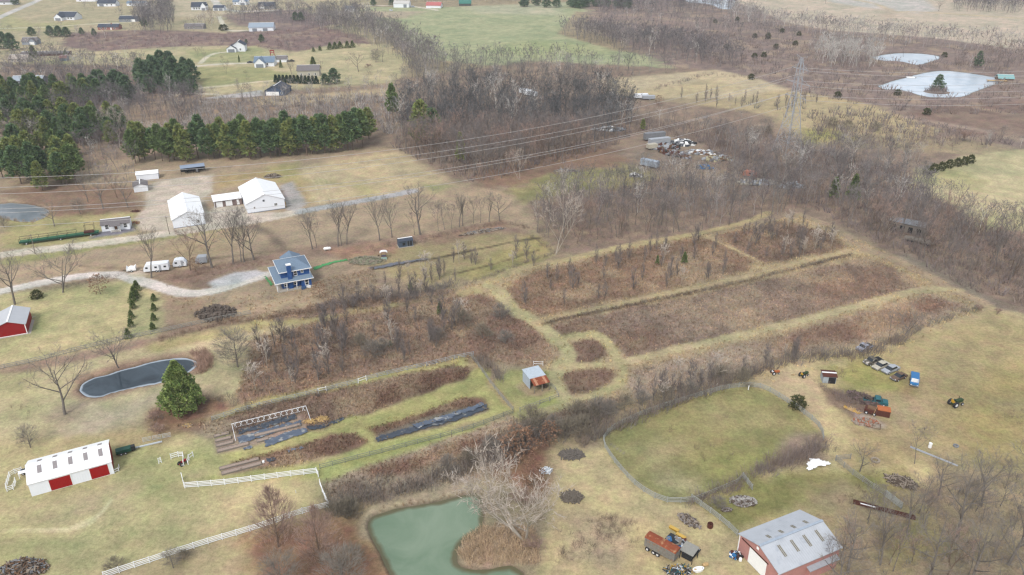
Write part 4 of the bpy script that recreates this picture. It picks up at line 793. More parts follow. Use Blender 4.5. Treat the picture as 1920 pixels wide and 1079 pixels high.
# ---------------------------------------------------------------- fences
def fence(name, pts, label, mat_, hgt=1.25, rails=3, sp=2.5, pw=.12, rw=.12, world=False, cat='fence', grp=None, curved=False, rng=0):
    Pw = pts if world else GP(pts)
    if curved: Pw = smooth(Pw, 8)
    A = np.array(Pw); seg = np.hypot(*(A[1:] - A[:-1]).T); cum = np.concatenate([[0], np.cumsum(seg)]); n = max(1, int(round(cum[-1] / sp)))
    ps = [(float(np.interp(s, cum, A[:, 0])), float(np.interp(s, cum, A[:, 1]))) for s in np.linspace(0, cum[-1], n + 1)]
    zs = [gz1(*p) for p in ps]; rn = random.Random(len(ps) + rng)
    o = empty(name, (ps[0][0], ps[0][1], zs[0]), 0, label, cat, grp)
    O = (ps[0][0], ps[0][1], zs[0]); pr = None; extra = MB()
    for i, (p, z) in enumerate(zip(ps, zs)):
        if i < 100:
            if pr is None:
                pr = MB().box(-pw / 2, pw / 2, -pw / 2, pw / 2, -.3, hgt + .08).build('post', mat_, o); q = pr
            else:
                q = pr.copy(); COL.objects.link(q); q.parent = o
            q.location = (p[0] - O[0], p[1] - O[1], z - O[2]); j = min(i, len(ps) - 2); q.rotation_euler = (rn.uniform(-.03, .03), rn.uniform(-.03, .03), math.atan2(ps[j + 1][1] - ps[j][1], ps[j + 1][0] - ps[j][0]))
    for r in range(rails):
        zz = hgt * (r + 1) / rails - .08; b = MB()
        for i in range(len(ps) - 1):
            a, c = ps[i], ps[i + 1]; d = (c[0] - a[0], c[1] - a[1]); L_ = math.hypot(*d) + 1e-6; nx, ny = -d[1] / L_ * .025, d[0] / L_ * .025
            oz = [rn.uniform(-.03, .03) for _ in range(2)]
            f = lambda p, z, s, e: (p[0] - O[0] + nx * s, p[1] - O[1] + ny * s, z - O[2] + zz + e)
            b.hexa([f(a, zs[i], -1, -rw / 2 + oz[0]), f(c, zs[i + 1], -1, -rw / 2 + oz[1]), f(c, zs[i + 1], 1, -rw / 2 + oz[1]), f(a, zs[i], 1, -rw / 2 + oz[0])],
                   [f(a, zs[i], -1, rw / 2 + oz[0]), f(c, zs[i + 1], -1, rw / 2 + oz[1]), f(c, zs[i + 1], 1, rw / 2 + oz[1]), f(a, zs[i], 1, rw / 2 + oz[0])])
        b.build('rail', mat_, o)
    return o
GREYW = M('grey_fence_wood', S(174, 172, 164), .95, .25, 3)
fence('rail_fence', [(195, 1085), (260, 1063), (340, 1037), (420, 1012), (500, 988), (560, 966), (616, 952)], 'white four-rail vinyl fence running from the bottom edge up to the pasture corner', VINYL, 1.35, 4, 2.4, .14, .13)
fence('rail_fence', [(347, 916), (430, 909), (520, 897), (594, 888)], 'white four-rail vinyl fence below the lower garden beds', VINYL, 1.35, 4, 2.4, .14, .13)
fence('rail_fence', [(345, 913), (342, 898)], 'short white fence panel at the left end of the garden fence', VINYL, 1.35, 4, 2.0, .14, .13)
fence('rail_fence', [(594, 888), (597, 895)], 'short white fence return at the right end of the garden fence', VINYL, 1.35, 4, 1.2, .14, .13)
fence('rail_fence', [(600, 910), (606, 928), (616, 950)], 'white fence side running down to the pasture corner past the gate gap', VINYL, 1.35, 3, 2.4, .14, .13)
fence('rail_fence', [(298, 870), (300, 868), (303, 868)], 'isolated stub of white fence in the lawn near the barn', VINYL, 1.3, 3, 1.0, .12, .12)
fence('rail_fence', [(321, 862), (344, 855), (345, 874)], 'white corner fence panel around the red mower', VINYL, 1.3, 3, 1.6, .12, .12)
fence('rail_fence', [(353, 872), (356, 860), (363, 858)], 'small white gate panel right of the red mower', VINYL, 1.3, 2, 1.6, .12, .12)
fence('board_fence', [(-60, 709), (0, 694), (80, 676), (160, 655), (240, 637), (300, 625), (400, 603), (470, 590)], 'grey weathered board fence between the left lawn and the oval pond', GREYW, 1.2, 3, 2.5, .12, .13)
fence('board_fence', [(398, 790), (440, 777), (490, 763), (560, 747), (596, 738)], 'pale grey board fence above the hoop bed, left stretch', M('pale_fence', S(190, 192, 192), .9, .15, 3), 1.2, 3, 2.5, .12, .11)
fence('rail_fence', [(597, 738), (612, 735)], 'white gate panel in the long fence, left one of two', VINYL, 1.3, 2, 2.5, .14, .1)
fence('board_fence', [(614, 734), (670, 719)], 'pale grey board fence stretch between the two white gates', _M['pale_fence'], 1.2, 3, 2.5, .12, .11)
fence('rail_fence', [(672, 719), (687, 714)], 'white gate panel in the long fence, right one of two', VINYL, 1.3, 2, 2.5, .14, .1)
fence('board_fence', [(689, 713), (740, 700), (800, 688), (855, 674), (888, 668)], 'pale grey board fence above the dark garden bed, right stretch', _M['pale_fence'], 1.2, 3, 2.5, .12, .11)
fence('board_fence', [(884, 671), (905, 700), (922, 724), (945, 752), (962, 772)], 'grey board fence running downhill left of the field shed', GREYW, 1.2, 3, 2.5, .12, .13)
fence('board_fence', [(600, 880), (680, 860), (760, 840), (840, 818), (900, 800), (962, 776)], 'greenish grey board fence along the bottom of the garden strips', M('mossy_wood', S(160, 164, 146), .95, .2, 3), 1.2, 3, 2.5, .12, .12)
fence('board_fence', [(975, 773), (1010, 760), (1048, 747), (1040, 732), (1030, 724)], 'broken grey fence around the grass below the field shed', GREYW, 1.1, 2, 2.5, .12, .1)
fence('pipe_gate', [(1000, 686), (1018, 687)], 'white pipe gate in the weeds behind the field shed', VINYL, 1.2, 2, 2.2, .1, .08)
fence('arena_fence', [(1300, 942), (1250, 943), (1205, 922), (1170, 890), (1134, 840), (1136, 818), (1160, 800), (1230, 770), (1340, 736), (1395, 727), (1430, 730), (1470, 752), (1510, 780), (1538, 806), (1543, 828)], 'pale grey board fence curving round the riding arena', M('pale_board', S(186, 188, 180), .9, .16, 3), 1.3, 4, 2.5, .13, .13, curved=True)
fence('board_fence', [(1296, 938), (1330, 962), (1360, 985), (1382, 1006)], 'grey board fence from the arena corner down to the faded red barn', _M['pale_board'], 1.3, 4, 2.4, .13, .13)
fence('board_fence', [(1300, 942), (1340, 926), (1390, 905), (1392, 897)], 'grey fence overgrown with brush along the south side of the arena', GREYW, 1.2, 3, 2.5, .12, .12)
fence('board_fence', [(1392, 897), (1410, 920)], 'single grey fence panel standing out near the tyre heap', _M['pale_board'], 1.3, 5, 2.4, .12, .12)
fence('pipe_fence', [(1566, 865), (1600, 893), (1640, 920), (1658, 930)], 'thin grey fence running down past the white heap', GREYW, 1.3, 4, 2.4, .12, .08)
fence('panel_fence', [(1660, 932), (1690, 955)], 'pale solid board panel at the end of the thin grey fence', _M['pale_board'], 1.5, 6, 2.4, .12, .2)
fence('pipe_fence', [(1566, 865), (1594, 862)], 'short grey fence return beside the white heap', GREYW, 1.3, 4, 2.2, .12, .08)

# ---------------------------------------------------------------- pylon and wires
PX, PY = 124.0, 340.0
o = empty('transmission_tower', (PX, PY, 0), rad(22), 'tall grey lattice steel transmission tower carrying the power lines', 'pylon')
STEEL = M('tower_steel', S(190, 194, 200), .5, .12, 3)
lv = [(0, 4.6), (6, 3.7), (12, 2.9), (18, 2.1), (25, 1.5), (31, 1.2), (37, 1.0), (41.5, .35)]
def cor(i, z=None): h_, r_ = lv[i]; return [(r_, r_, h_), (-r_, r_, h_), (-r_, -r_, h_), (r_, -r_, h_)]
for q in range(4):
    b = MB()
    for i in range(len(lv) - 1): b.bar(cor(i)[q], cor(i + 1)[q], .18)
    b.build('leg', STEEL, o)
b = MB()
for i in range(len(lv) - 1):
    A_, B_ = cor(i), cor(i + 1)
    for q in range(4):
        q2 = (q + 1) % 4; b.bar(A_[q], B_[q2], .1); b.bar(A_[q2], B_[q], .1); b.bar(B_[q], B_[q2], .1)
        if i < 3: m_ = [(A_[q][j] + A_[q2][j]) / 2 for j in range(3)]; b.bar(m_, B_[q], .06); b.bar(m_, B_[q2], .06)
b.build('bracing', STEEL, o)
ATT = [(37, 5), (31, 7.5), (25, 6.5)]
for h_, a_ in ATT:
    for s in (-1, 1):
        b = MB(); tip = (0, s * a_, h_)
        for c in ((1.1, s * 1.1, h_), (-1.1, s * 1.1, h_), (0, s * 1.1, h_ + 2.2)): b.bar(c, tip, .1)
        for t_ in (.35, .65): b.bar((1.1 * (1 - t_), s * (1.1 + (a_ - 1.1) * t_), h_), (-1.1 * (1 - t_), s * (1.1 + (a_ - 1.1) * t_), h_), .07); b.bar((0, s * (1.1 + (a_ - 1.1) * t_), h_ + 2.2 * (1 - t_)), (0, s * (1.1 + (a_ - 1.1) * t_), h_), .07)
        b.build('crossarm', STEEL, o); b = MB(); b.tube((0, s * a_, h_), (0, s * a_, h_ - 1.6), .12, .12, 6); b.build('insulator', GREY, o)
for s in (-1, 1):
    b = MB(); b.bar((0, 0, 41.5), (0, s * 3.4, 42.5), .1); b.bar((0, s * .6, 39.5), (0, s * 3.4, 42.5), .08); b.build('peak_arm', STEEL, o)
CABLE = M('cable_aluminium', S(208, 204, 202), .5, .05, 2)
def wire(p0, phi, sgn, S_, k, length, label, r=.06, grp='power line conductors'):
    b = MB(); c, s = math.cos(phi) * sgn, math.sin(phi) * sgn; n = 36; pr = None
    for i in range(n + 1):
        d = length * i / n; p = (c * d, s * d, -k * d * (S_ - d))
        if pr: b.tube(pr, p, r, r, 4, False)
        pr = p
    tag(b.build('power_cable', CABLE, None, p0), label, 'cable', grp)
ca = rad(22)
nm_ = {37: 'upper', 31: 'middle', 25: 'lower'}
for h_, a_ in ATT:
    for s in (-1, 1):
        p0 = (PX - math.sin(ca) * a_ * s, PY + math.cos(ca) * a_ * s, h_ - 1.6 + 1.4)
        sd = 'far' if s > 0 else 'near'
        wire(p0, rad(22), -1, 400, .00044, 330, f'{nm_[h_]} {sd} side power cable sagging left from the lattice tower')
        wire(p0, rad(5), 1, 170, .00052, 240, f'{nm_[h_]} {sd} side power cable running right from the lattice tower over the far pond')
for px, pb, pt, ln_, lb in [(66, 476, 441, .3, 'grey utility pole left of the green wagon beside the road'), (318, 440, 403, -.1, 'slim lamp pole at the left front of the smaller pole barn'), (247, 56, 33, 0, 'utility pole by the country road, upper left')][:2]:
    x, y = G(px, pb); h_ = 6.6; o = empty('utility_pole', (x, y, gz1(x, y)), 0, lb, 'pole'); b = MB(); b.tube((0, 0, -.3), (ln_, 0, h_), .14, .09, 8); b.build('pole', WOODG, o); b = MB(); b.box(-.35, .35, -.05, .05, h_ - .7, h_ - .55); b.build('crossarm', WOODG, o)

# ---------------------------------------------------------------- vehicles and machines
def wheel(o, x, y, z, r=.34, w=.22):
    b = MB(); b.lathe([(r * .6, -w / 2), (r, -w / 2 + .02), (r, w / 2 - .02), (r * .6, w / 2)], 12, (x, y, z), 'y'); t = b.build('wheel', TYRE, o)
    b = MB(); b.lathe([(r * .5, -w / 2 - .01), (r * .5, w / 2 + .01)], 10, (x, y, z), 'y'); b.build('rim', HUB, t)
def car(px, py, rz, mt_, label, kind='car', L_=4.6, grp=None, hood=None, missing=False):
    x, y = G(px, py); o = empty('car' if kind == 'car' else kind, (x, y, gz1(x, y)), rz, label, 'car' if kind in ('car',) else kind.replace('_', ' '), grp); Wd = .88; h = L_ / 2
    if kind == 'van': pr = [(-h, .35), (h, .35), (h, .95), (h - .5, 1.05), (h - 1.1, 1.85), (-h + .1, 1.9), (-h, 1.7)]; wp = [(h - 1.25, 1.1), (h - .62, 1.1), (h - 1.12, 1.7)]
    elif kind == 'pickup_truck': pr = [(-h, .4), (h, .4), (h, .95), (h - 1.2, 1.05), (h - 1.6, 1.65), (h - 2.7, 1.65), (h - 2.8, 1.02), (-h, 1.0)]
    else: pr = [(-h, .3), (h, .3), (h, .72), (h - 1.2, .86), (-h + .9, .92), (-h, .85)]
    b = MB(); b.prism(pr, 'y', -Wd, Wd); b.build('body', mt_, o)
    if kind == 'car':
        b = MB(); b.hexa([(-h + .9, -.82, .9), (h - 1.25, -.82, .86), (h - 1.25, .82, .86), (-h + .9, .82, .9)], [(-h + 1.35, -.68, 1.38), (h - 1.95, -.68, 1.38), (h - 1.95, .68, 1.38), (-h + 1.35, .68, 1.38)]); b.build('window_band', GLASS, o)
        b = MB(); b.box(-h + 1.4, h - 1.98, -.68, .68, 1.382, 1.43); b.build('roof', mt_, o)
    elif kind == 'van':
        b = MB(); b.box(-h + .4, h - 1.2, -Wd - .01, Wd + .01, 1.15, 1.6); b.hexa([(h - .6, -.78, 1.1), (h - .55, -.78, 1.12), (h - .55, .78, 1.12), (h - .6, .78, 1.1)], [(h - 1.12, -.7, 1.78), (h - 1.05, -.7, 1.8), (h - 1.05, .7, 1.8), (h - 1.12, .7, 1.78)]); b.build('window_band', GLASS, o)
    else:
        b = MB(); b.box(h - 2.6, h - 1.65, -Wd - .01, Wd + .01, 1.1, 1.5); b.hexa([(h - 1.2, -.76, 1.06), (h - 1.15, -.76, 1.08), (h - 1.15, .76, 1.08), (h - 1.2, .76, 1.06)], [(h - 1.58, -.7, 1.6), (h - 1.52, -.7, 1.6), (h - 1.52, .7, 1.6), (h - 1.58, .7, 1.6)]); b.build('window_band', GLASS, o)
        b = MB(); b.box(-h + .1, h - 2.9, -Wd + .12, Wd - .12, 1.002, 1.03); b.build('bed', BLACKI, o)
    b = MB(); b.box(h - .02, h + .08, -Wd + .05, Wd - .05, .42, .6); b.build('bumper', GREY, o)
    for s in (-1, 1): b = MB(); b.box(h - .01, h + .04, s * .65 - .14, s * .65 + .14, .62, .76); b.build('headlight', HUB, o)
    for sx in (-h + .85, h - .85):
        for s in (-1, 1): wheel(o, sx, s * (Wd - .06), .32)
    return o
g_ = 'old cars and pickups rusting in the pasture'
car(1636, 682, rad(-158), M('dusty_green', S(110, 104, 92), .7, .35, 2, stain=((.5, .45, .4), 1.0, .5)), 'rusty overgrown pickup truck, leftmost of the derelict vehicle row', 'pickup_truck', 4.8, g_)
car(1651, 690, rad(-150), CREAM, 'pale cream derelict car second from the left in the vehicle row', 'car', 4.8, g_)
car(1669, 697, rad(-150), SILV, 'silver derelict car with a pale hood, third from the left in the vehicle row', 'car', 4.8, g_)
car(1684, 711, rad(-150), M('brown_wreck', S(128, 106, 90), .9, .4, 2), 'brown stripped car wreck tangled in brush beside the blue van', 'car', 4.2, g_)
car(1713, 719, rad(-115), BLUEP, 'bright blue old van parked alone in the yellow pasture', 'van', 4.2)
car(1620, 656, rad(-150), M('pale_wreck', S(176, 180, 194), .6, .25, 2), 'pale grey pickup half buried in the hedge brush', 'pickup_truck', 4.6)
car(52, 112, rad(0), REDV, 'red car parked between the cream cottage and an evergreen', 'car')
car(733, 21, rad(-60), SIDEW, 'white pickup truck parked left of the far white barn', 'pickup_truck', 6)
car(773, 15, rad(10), SILV, 'silver van parked right of the far white barn', 'van', 5.5)
car(545, 117, rad(10), BLKM, 'dark pickup parked right of the small white outbuilding', 'pickup_truck', 5.5)
car(594, 137, rad(-10), M('maroon', S(120, 78, 84), .6), 'maroon vehicle parked right of the beige house', 'van', 5)
car(470, 119, rad(6), BLKM, 'dark car parked on the drive left of the white ranch house', 'car', 4.8)
def trailer(px, py, L_, rz, label, hgt=2.7, rounded=False, mt_=None, nm='travel_trailer', cat='trailer', wins=3, grp=None, Wd=1.2, box=False):
    x, y = G(px, py); o = empty(nm, (x, y, gz1(x, y)), rz, label, cat, grp); mt_ = mt_ or SIDEW
    if rounded: pr = [(0, .5), (L_, .5), (L_, 1.6), (L_ - .6, hgt - .25), (L_ - 1.4, hgt), (1.2, hgt), (.4, hgt - .35), (0, 1.5)]
    elif box: pr = [(0, .7), (L_, .7), (L_, hgt), (0, hgt)]
    else: pr = [(0, .5), (L_, .5), (L_, hgt), (.9, hgt), (.1, 1.6)]
    b = MB(); b.prism(pr, 'y', 0, 2 * Wd); b.build('body', mt_, o)
    for i in range(wins):
        xx = 1.0 + i * (L_ - 2) / max(1, wins - 1) if wins > 1 else L_ / 2; b = MB(); b.box(xx - .35, xx + .35, -.03, -.003, 1.4, 1.95); b.build('window', GLASS, o)
    if not box and L_ > 3: b = MB(); b.box(L_ * .62, L_ * .62 + .65, -.04, -.003, .6, 2.3); b.build('door', SILV, o)
    b = MB(); b.box(-1.2, 0, Wd - .06, Wd + .06, .45, .55); b.build('hitch', BLKM, o)
    for dx in ((L_ * .5, L_ * .5 + .8) if L_ > 4.5 else (L_ * .5,)):
        for yy in (.05, 2 * Wd - .05): wheel(o, dx, yy, .36, .36)
    return o
trailer(270, 514, 7.2, rad(14), 'long white travel trailer parked by the gravel drive', 2.7, False, None, wins=3)
trailer(325, 504, 3.9, rad(14), 'small rounded white camper behind the long white trailer', 2.6, True, None, 'camper', 'trailer', 2)
trailer(367, 498, 3.4, rad(14), 'grey cargo trailer with a white roof beside the brown leafy tree', 2.4, False, SILV, 'cargo_trailer', 'trailer', 0)
b = trailer(238, 513, 2.6, rad(20), 'low white covered trailer left of the travel trailer', 1.3, True, TRIM, 'covered_trailer', 'trailer', 0)
# old rusty box truck and farm junk by the faded red barn
x, y = G(1207, 1030); o = empty('box_truck', (x, y, gz1(x, y)), rad(-40), 'old box truck body with a rusty orange roof and weathered board sides', 'truck')
b = MB(); b.box(0, 5.8, 0, 2.0, .8, 2.6); b.build('body', M('weathered_side', S(150, 146, 138), .9, .4, 2, stain=(S(196, 132, 70), 1.2, .58)), o)
b = MB(); pr = [(0, 2.6), (.25, 2.85), (1.0, 2.95), (1.75, 2.85), (2.0, 2.6)]; b.prism(pr, 'x', -.08, 5.9); b.build('roof', RUSTM, o)
for i in range(9): b = MB(); b.box(.5 + i * .6, .56 + i * .6, -.05, -.003, .85, 2.55); b.build('side_rib', WOODG, o)
for xx in (.7, 1.9, 2.7): wheel(o, xx, 0, .42, .42, .26); wheel(o, xx, 2.0, .42, .42, .26)
x, y = G(1278, 1038); o = empty('flatbed_trailer', (x, y, gz1(x, y)), rad(-42), 'dark flatbed trailer loaded with scrap beside the rusty box truck', 'trailer')
b = MB(); b.box(-3.6, 2.4, .2, 2.2, .6, .8); b.build('deck', BLKM, o)
for xx in (-1, 0): wheel(o, xx, .2, .4, .4); wheel(o, xx, 2.2, .4, .4)
rn = random.Random(5)
for i in range(26):
    b = MB(); a_, c_ = rn.uniform(-3.4, 2.0), rn.uniform(.3, 1.9); s1, s2, s3 = rn.uniform(.12, .7), rn.uniform(.06, .35), rn.uniform(.08, .35); b.box(-s1, s1, -s2, s2, 0, s3); q = b.build('scrap_item', rn.choice([BLKM, GREY, SILV, TARP, WOODG, BLUEP, TRIM, RUSTD]), o, (a_, c_, .8)); q.rotation_euler = (rn.uniform(-.3, .3), rn.uniform(-.3, .3), rn.uniform(0, 3))
for px, py, lb in ((1262, 1000, 'yellow hopper lying left on the scrap trailer edge'), (1275, 1014, 'yellow hopper lying nearer the grey canopy')):
    x, y = G(px, py); o = empty('yellow_hopper', (x, y, gz1(x, y) + .5), rad(-42), lb, 'hopper'); b = MB(); b.prism([(0, 0), (.4, 0), (.5, .45), (-.1, .45)], 'x', -.9, .9); b.build('body', YEL, o); b = MB(); b.box(-.95, .95, -.12, .52, .45, .5); b.build('lid', M('pale_yellow', S(232, 190, 96), .5), o)
x, y = G(1290, 1047); o = empty('canopy', (x, y, gz1(x, y)), rad(-40), 'square grey board canopy on posts over dark junk', 'canopy')
b = MB(); b.hexa([(-1.2, -1.1, 1.9), (1.3, -1.1, 1.9), (1.3, 1.1, 2.3), (-1.2, 1.1, 2.3)], [(-1.2, -1.1, 2.0), (1.3, -1.1, 2.0), (1.3, 1.1, 2.4), (-1.2, 1.1, 2.4)]); b.build('roof', M('canopy_board', S(164, 162, 154), .9, .15, 3, rib=.3), o)
for xx, yy in ((-1.1, -1), (1.2, -1), (-1.1, 1), (1.2, 1)): b = MB(); b.box(xx - .05, xx + .05, yy - .05, yy + .05, 0, 2.0); b.build('post', BLKM, o)
b = MB(); b.box(-.9, .9, -.8, .8, .3, 1.2); b.build('engine', BLKM, o)
x, y = G(1309, 1071); o = empty('bathtub', (x, y, gz1(x, y)), rad(14), 'white bathtub lying in the grass in front of the rusty truck', 'bathtub')
b = MB(); ring = lambda r_, z: [(1.05 * r_ * math.cos(t), .5 * r_ * math.sin(t), z) for t in np.linspace(0, 2 * math.pi, 17)[:-1]]
rs_ = [ring(.85, 0), ring(1, .5), ring(.82, .5), ring(.68, .14)]; k0 = 0
for r_ in rs_: b.v += r_
for j in range(3):
    for i in range(16): b.f.append((j * 16 + i, j * 16 + (i + 1) % 16, (j + 1) * 16 + (i + 1) % 16, (j + 1) * 16 + i))
b.f += [tuple(range(15, -1, -1)), tuple(range(48, 64))]; b.build('tub', TRIM, o)
b = MB(); b.tube((.7, 0, .3), (.7, 0, .62), .04, .04, 6); b.build('tap', GREY, o)
def barrel(px, py, mt_, lb, r=.3, h=.9, lying=0.0, hollow=False, cat='barrel', nm='barrel'):
    x, y = G(px, py); o = empty(nm, (x, y, gz1(x, y)), lying, lb, cat); b = MB()
    if hollow: b.lathe([(r, 0), (r * 1.05, h * .5), (r, h), (r * .85, h), (r * .8, .1)], 14); b.build('shell', mt_, o)
    elif lying: b.lathe([(r * .9, -h / 2), (r, -h / 2 + .05), (r, h / 2 - .05), (r * .9, h / 2)], 14, (0, 0, r), 'x'); b.build('shell', mt_, o)
    else: b.lathe([(r * .95, 0), (r, .06), (r * .96, h * .33), (r, h * .36), (r * .96, h * .66), (r, h * .7), (r * .95, h)], 14); b.build('shell', mt_, o)
    b = MB(); b.lathe([(r * .7, 0), (r * .7, .03)], 12, (0, 0, h if not lying else 2 * r)) if not hollow else b.lathe([(r * .78, .1), (r * .78, .14)], 12); b.build('lid' if not hollow else 'opening', BLACKI if hollow else mt_, o)
barrel(1322, 1062, WOODL, 'tan drum lying in the grass behind the bathtub', .3, 1.0, .3, cat='drum', nm='drum'); barrel(1331, 990, RUSTD, 'open rusty burn barrel beside the fence', .5, .9, 0, True, nm='burn_barrel')
barrel(1743, 840, TRIM, 'white barrel standing alone in the yellow pasture', .35, 1.1); barrel(1376, 1046, BLUEP, 'blue barrel in the clutter beside the faded red barn', .4, .7); barrel(1388, 1052, TRIM, 'white bucket next to the blue barrel', .28, .5, nm='bucket', cat='bucket')
barrel(1372, 1040, RUSTD, 'dark rusty drum behind the blue barrel', .3, .7); barrel(1403, 732, TRIM, 'white marker post at the arena fence corner', .12, 1.1, nm='marker_post', cat='post'); barrel(1344, 726, TRIM, 'short white marker post above the arena fence', .1, .9, nm='marker_post', cat='post')
barrel(925, 866, TRIM, 'thin white marker post in the brush nearest the big tree', .07, 1.5, nm='marker_post', cat='post'); barrel(849, 896, TRIM, 'thin white marker post left of the big tree above the pond', .07, 1.4, nm='marker_post', cat='post'); barrel(494, 868, TRIM, 'small white bucket at the lower garden bed', .25, .4, nm='bucket', cat='bucket')
barrel(710, 482, RUSTD, 'small dark drum near the swing set', .25, .6, nm='drum', cat='drum'); barrel(555, 925, TRIM, 'thin white stake alone in the pasture above the white fence', .05, .7, nm='stake', cat='stake')
def tyre(px, py, r, lb, mt_=TYRE, z=.12):
    x, y = G(px, py); b = MB(); n = 16
    for i in range(n):
        t = 2 * math.pi * i / n; t2 = 2 * math.pi * (i + 1) / n
        for (r0, z0), (r1, z1) in (((r, 0), (r, .3)), ((r, .3), (r * .6, .3)), ((r * .6, .3), (r * .6, 0))): b.poly([(r0 * math.cos(t), r0 * math.sin(t), z0), (r0 * math.cos(t2), r0 * math.sin(t2), z0), (r1 * math.cos(t2), r1 * math.sin(t2), z1), (r1 * math.cos(t), r1 * math.sin(t), z1)])
    tag(b.build('tyre', mt_, None, (x, y, gz1(x, y))), lb, 'tyre')
tyre(1792, 838, .55, 'grey tractor tyre lying flat in the yellow pasture', GREY); tyre(1641, 865, .9, 'large pale ring feeder lying in the grass below the arena', M('pale_ring', S(178, 164, 146), .9))
def tractor(px, py, rz, mt_, lb, s=1.0, mt2=None):
    x, y = G(px, py); o = empty('tractor', (x, y, gz1(x, y)), rz, lb, 'tractor'); o.scale = (s, s, s)
    b = MB(); b.box(-.2, 1.7, -.32, .32, .75, 1.35); b.box(-1.0, -.2, -.3, .3, .6, .95); b.build('body', mt_, o)
    b = MB(); b.box(-.95, -.45, -.3, .3, .95, 1.15); b.box(-1.0, -.9, -.3, .3, 1.1, 1.6); b.build('seat', YEL if mt2 is None else mt2, o)
    b = MB(); b.tube((-.2, 0, 1.3), (-.4, 0, 1.6), .03); b.lathe([(.2, 0), (.2, .03)], 12, (-.4, 0, 1.6)); b.build('steering_wheel', BLKM, o)
    b = MB(); b.tube((.9, .2, 1.3), (.9, .2, 2.0), .05); b.build('exhaust', BLKM, o)
    for s_ in (-1, 1): wheel(o, -.6, s_ * .7, .68, .68, .35); wheel(o, 1.4, s_ * .5, .36, .36, .2)
tractor(1790, 761, rad(20), DKGREEN, 'dark green tractor with mower parked in the yellow pasture', 1.1); tractor(1506, 707, rad(30), DKGREEN, 'small green and yellow garden tractor by the fence line above the arena', .8); tractor(1452, 702, rad(10), ORNP, 'orange garden tractor with white hood left of the green one', .7, TRIM)
tractor(342, 872, rad(60), REDV, 'small red mower inside the white fence corner', .6, BLKM)
# teal wreck, orange box and overgrown trailer, right pasture
car(1640, 757, rad(-20), TEAL, 'teal green wrecked pickup with its hood up beside the orange box', 'pickup_truck', 5.2)
x, y = G(1655, 778); o = empty('crate', (x, y, gz1(x, y)), rad(-20), 'orange-topped rusty metal crate overgrown with brush beside the teal wreck', 'crate'); b = MB(); b.box(-1.3, 1.3, -.9, .9, 0, 1.5); b.build('body', RUSTD, o); b = MB(); b.box(-1.35, 1.35, -.95, .95, 1.5, 1.62); b.build('top', ORNP, o)
x, y = G(1632, 775); o = empty('mower_deck', (x, y, gz1(x, y)), rad(-30), 'brown machine carcass between the teal wreck and the wooden frame', 'machine'); b = MB(); b.box(-1.3, 1.3, -.9, .9, .3, 1.2); b.build('body', RUSTD, o); b = MB(); b.box(-.8, .8, -.6, .6, 1.2, 1.5); b.build('cover', WOODB, o)
for s_ in (-1, 1): wheel(o, -.8, s_ * .9, .4, .4); wheel(o, .8, s_ * .9, .4, .4)
x, y = G(1635, 800); o = empty('trailer_frame', (x, y, gz1(x, y)), rad(-25), 'empty wooden trailer frame with a pale pole in front of the teal wreck', 'frame'); b = MB()  # empty wooden trailer frame, no logs on it
for a_, c_ in (((-1.6, -1, .4), (1.6, -1, .4)), ((-1.6, 1, .4), (1.6, 1, .4)), ((-1.6, -1, .4), (-1.6, 1, .4)), ((1.6, -1, .4), (1.6, 1, .4)), ((0, -1, .4), (0, 1, .4))): b.bar(a_, c_, .1)
b.build('rail', WOODB, o); b = MB(); b.bar((-.6, .9, .3), (.2, 1.4, 4.4), .07); b.build('pole', WOODL, o)
o = gable('run_in_shed', 1542, 719, 2.9, 2.6, 1.9, 2.1, 'small run-in shed with pale end wall and brown roof by the brush line', 'shed', M('shed_pale', S(190, 200, 206), .7, .1, 1), RUSTD, 'x', rad(-8), .2)
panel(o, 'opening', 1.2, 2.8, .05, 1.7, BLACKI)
x, y = G(1690, 946); o = empty('beam_stack', (x - 9, y, 0), rad(-24), 'long dark red steel beam frame lying in the grass', 'beam')
for i in range(3): b = MB(); b.box(0, 10.5, i * .4, i * .4 + .15, .05, .4); b.build('beam', RUSTD, o)
b = MB(); b.box(1.2, 3.8, .1, .35, .41, .46); b.build('pale_board', TRIM, o)
x, y = G(1706, 840); o = empty('pipe_bundle', (x, y, 0), rad(-42), 'pair of long pale pipes lying down the slope under the bare trees', 'pipes')
for i in range(2): b = MB(); b.tube((0, i * .35, .12), (9, i * .25, .12), .1, .1, 8); b.build('pipe', SILV, o)
# propane tank, playset, green wagon, trailers in junkyard
x, y = G(614, 471); o = empty('propane_tank', (x, y, gz1(x, y)), rad(14), 'white horizontal propane tank beside the bare tree row', 'tank')
b = MB(); b.lathe([(.05, -1.25), (.3, -1.15), (.46, -.9), (.46, .9), (.3, 1.15), (.05, 1.25)], 16, (0, 0, .85), 'x'); b.build('tank', TRIM, o, smooth_=True)
for xx in (-.7, .7): b = MB(); b.box(xx - .08, xx + .08, -.3, .3, 0, .45); b.build('leg', CONC, o)
b = MB(); b.lathe([(.13, 1.3), (.13, 1.45)], 10); b.build('valve_cap', TRIM, o)
x, y = G(720, 486); o = empty('playset', (x, y, gz1(x, y)), rad(10), 'small playhouse with a curved white slide near the coop', 'playset')
b = MB(); b.box(-.9, .9, -.8, -.6, 0, .8); b.build('base_wall', M('mint', S(176, 206, 196), .6), o); b = MB(); b.box(-.8, .8, -.4, .8, .9, 1.0); b.build('platform', M('purple_board', S(96, 84, 110), .7), o)
for xx, yy in ((-.75, -.35), (.75, -.35), (-.75, .75), (.75, .75)): b = MB(); b.box(xx - .06, xx + .06, yy - .06, yy + .06, 0, 2.2); b.build('post', WOODB, o)
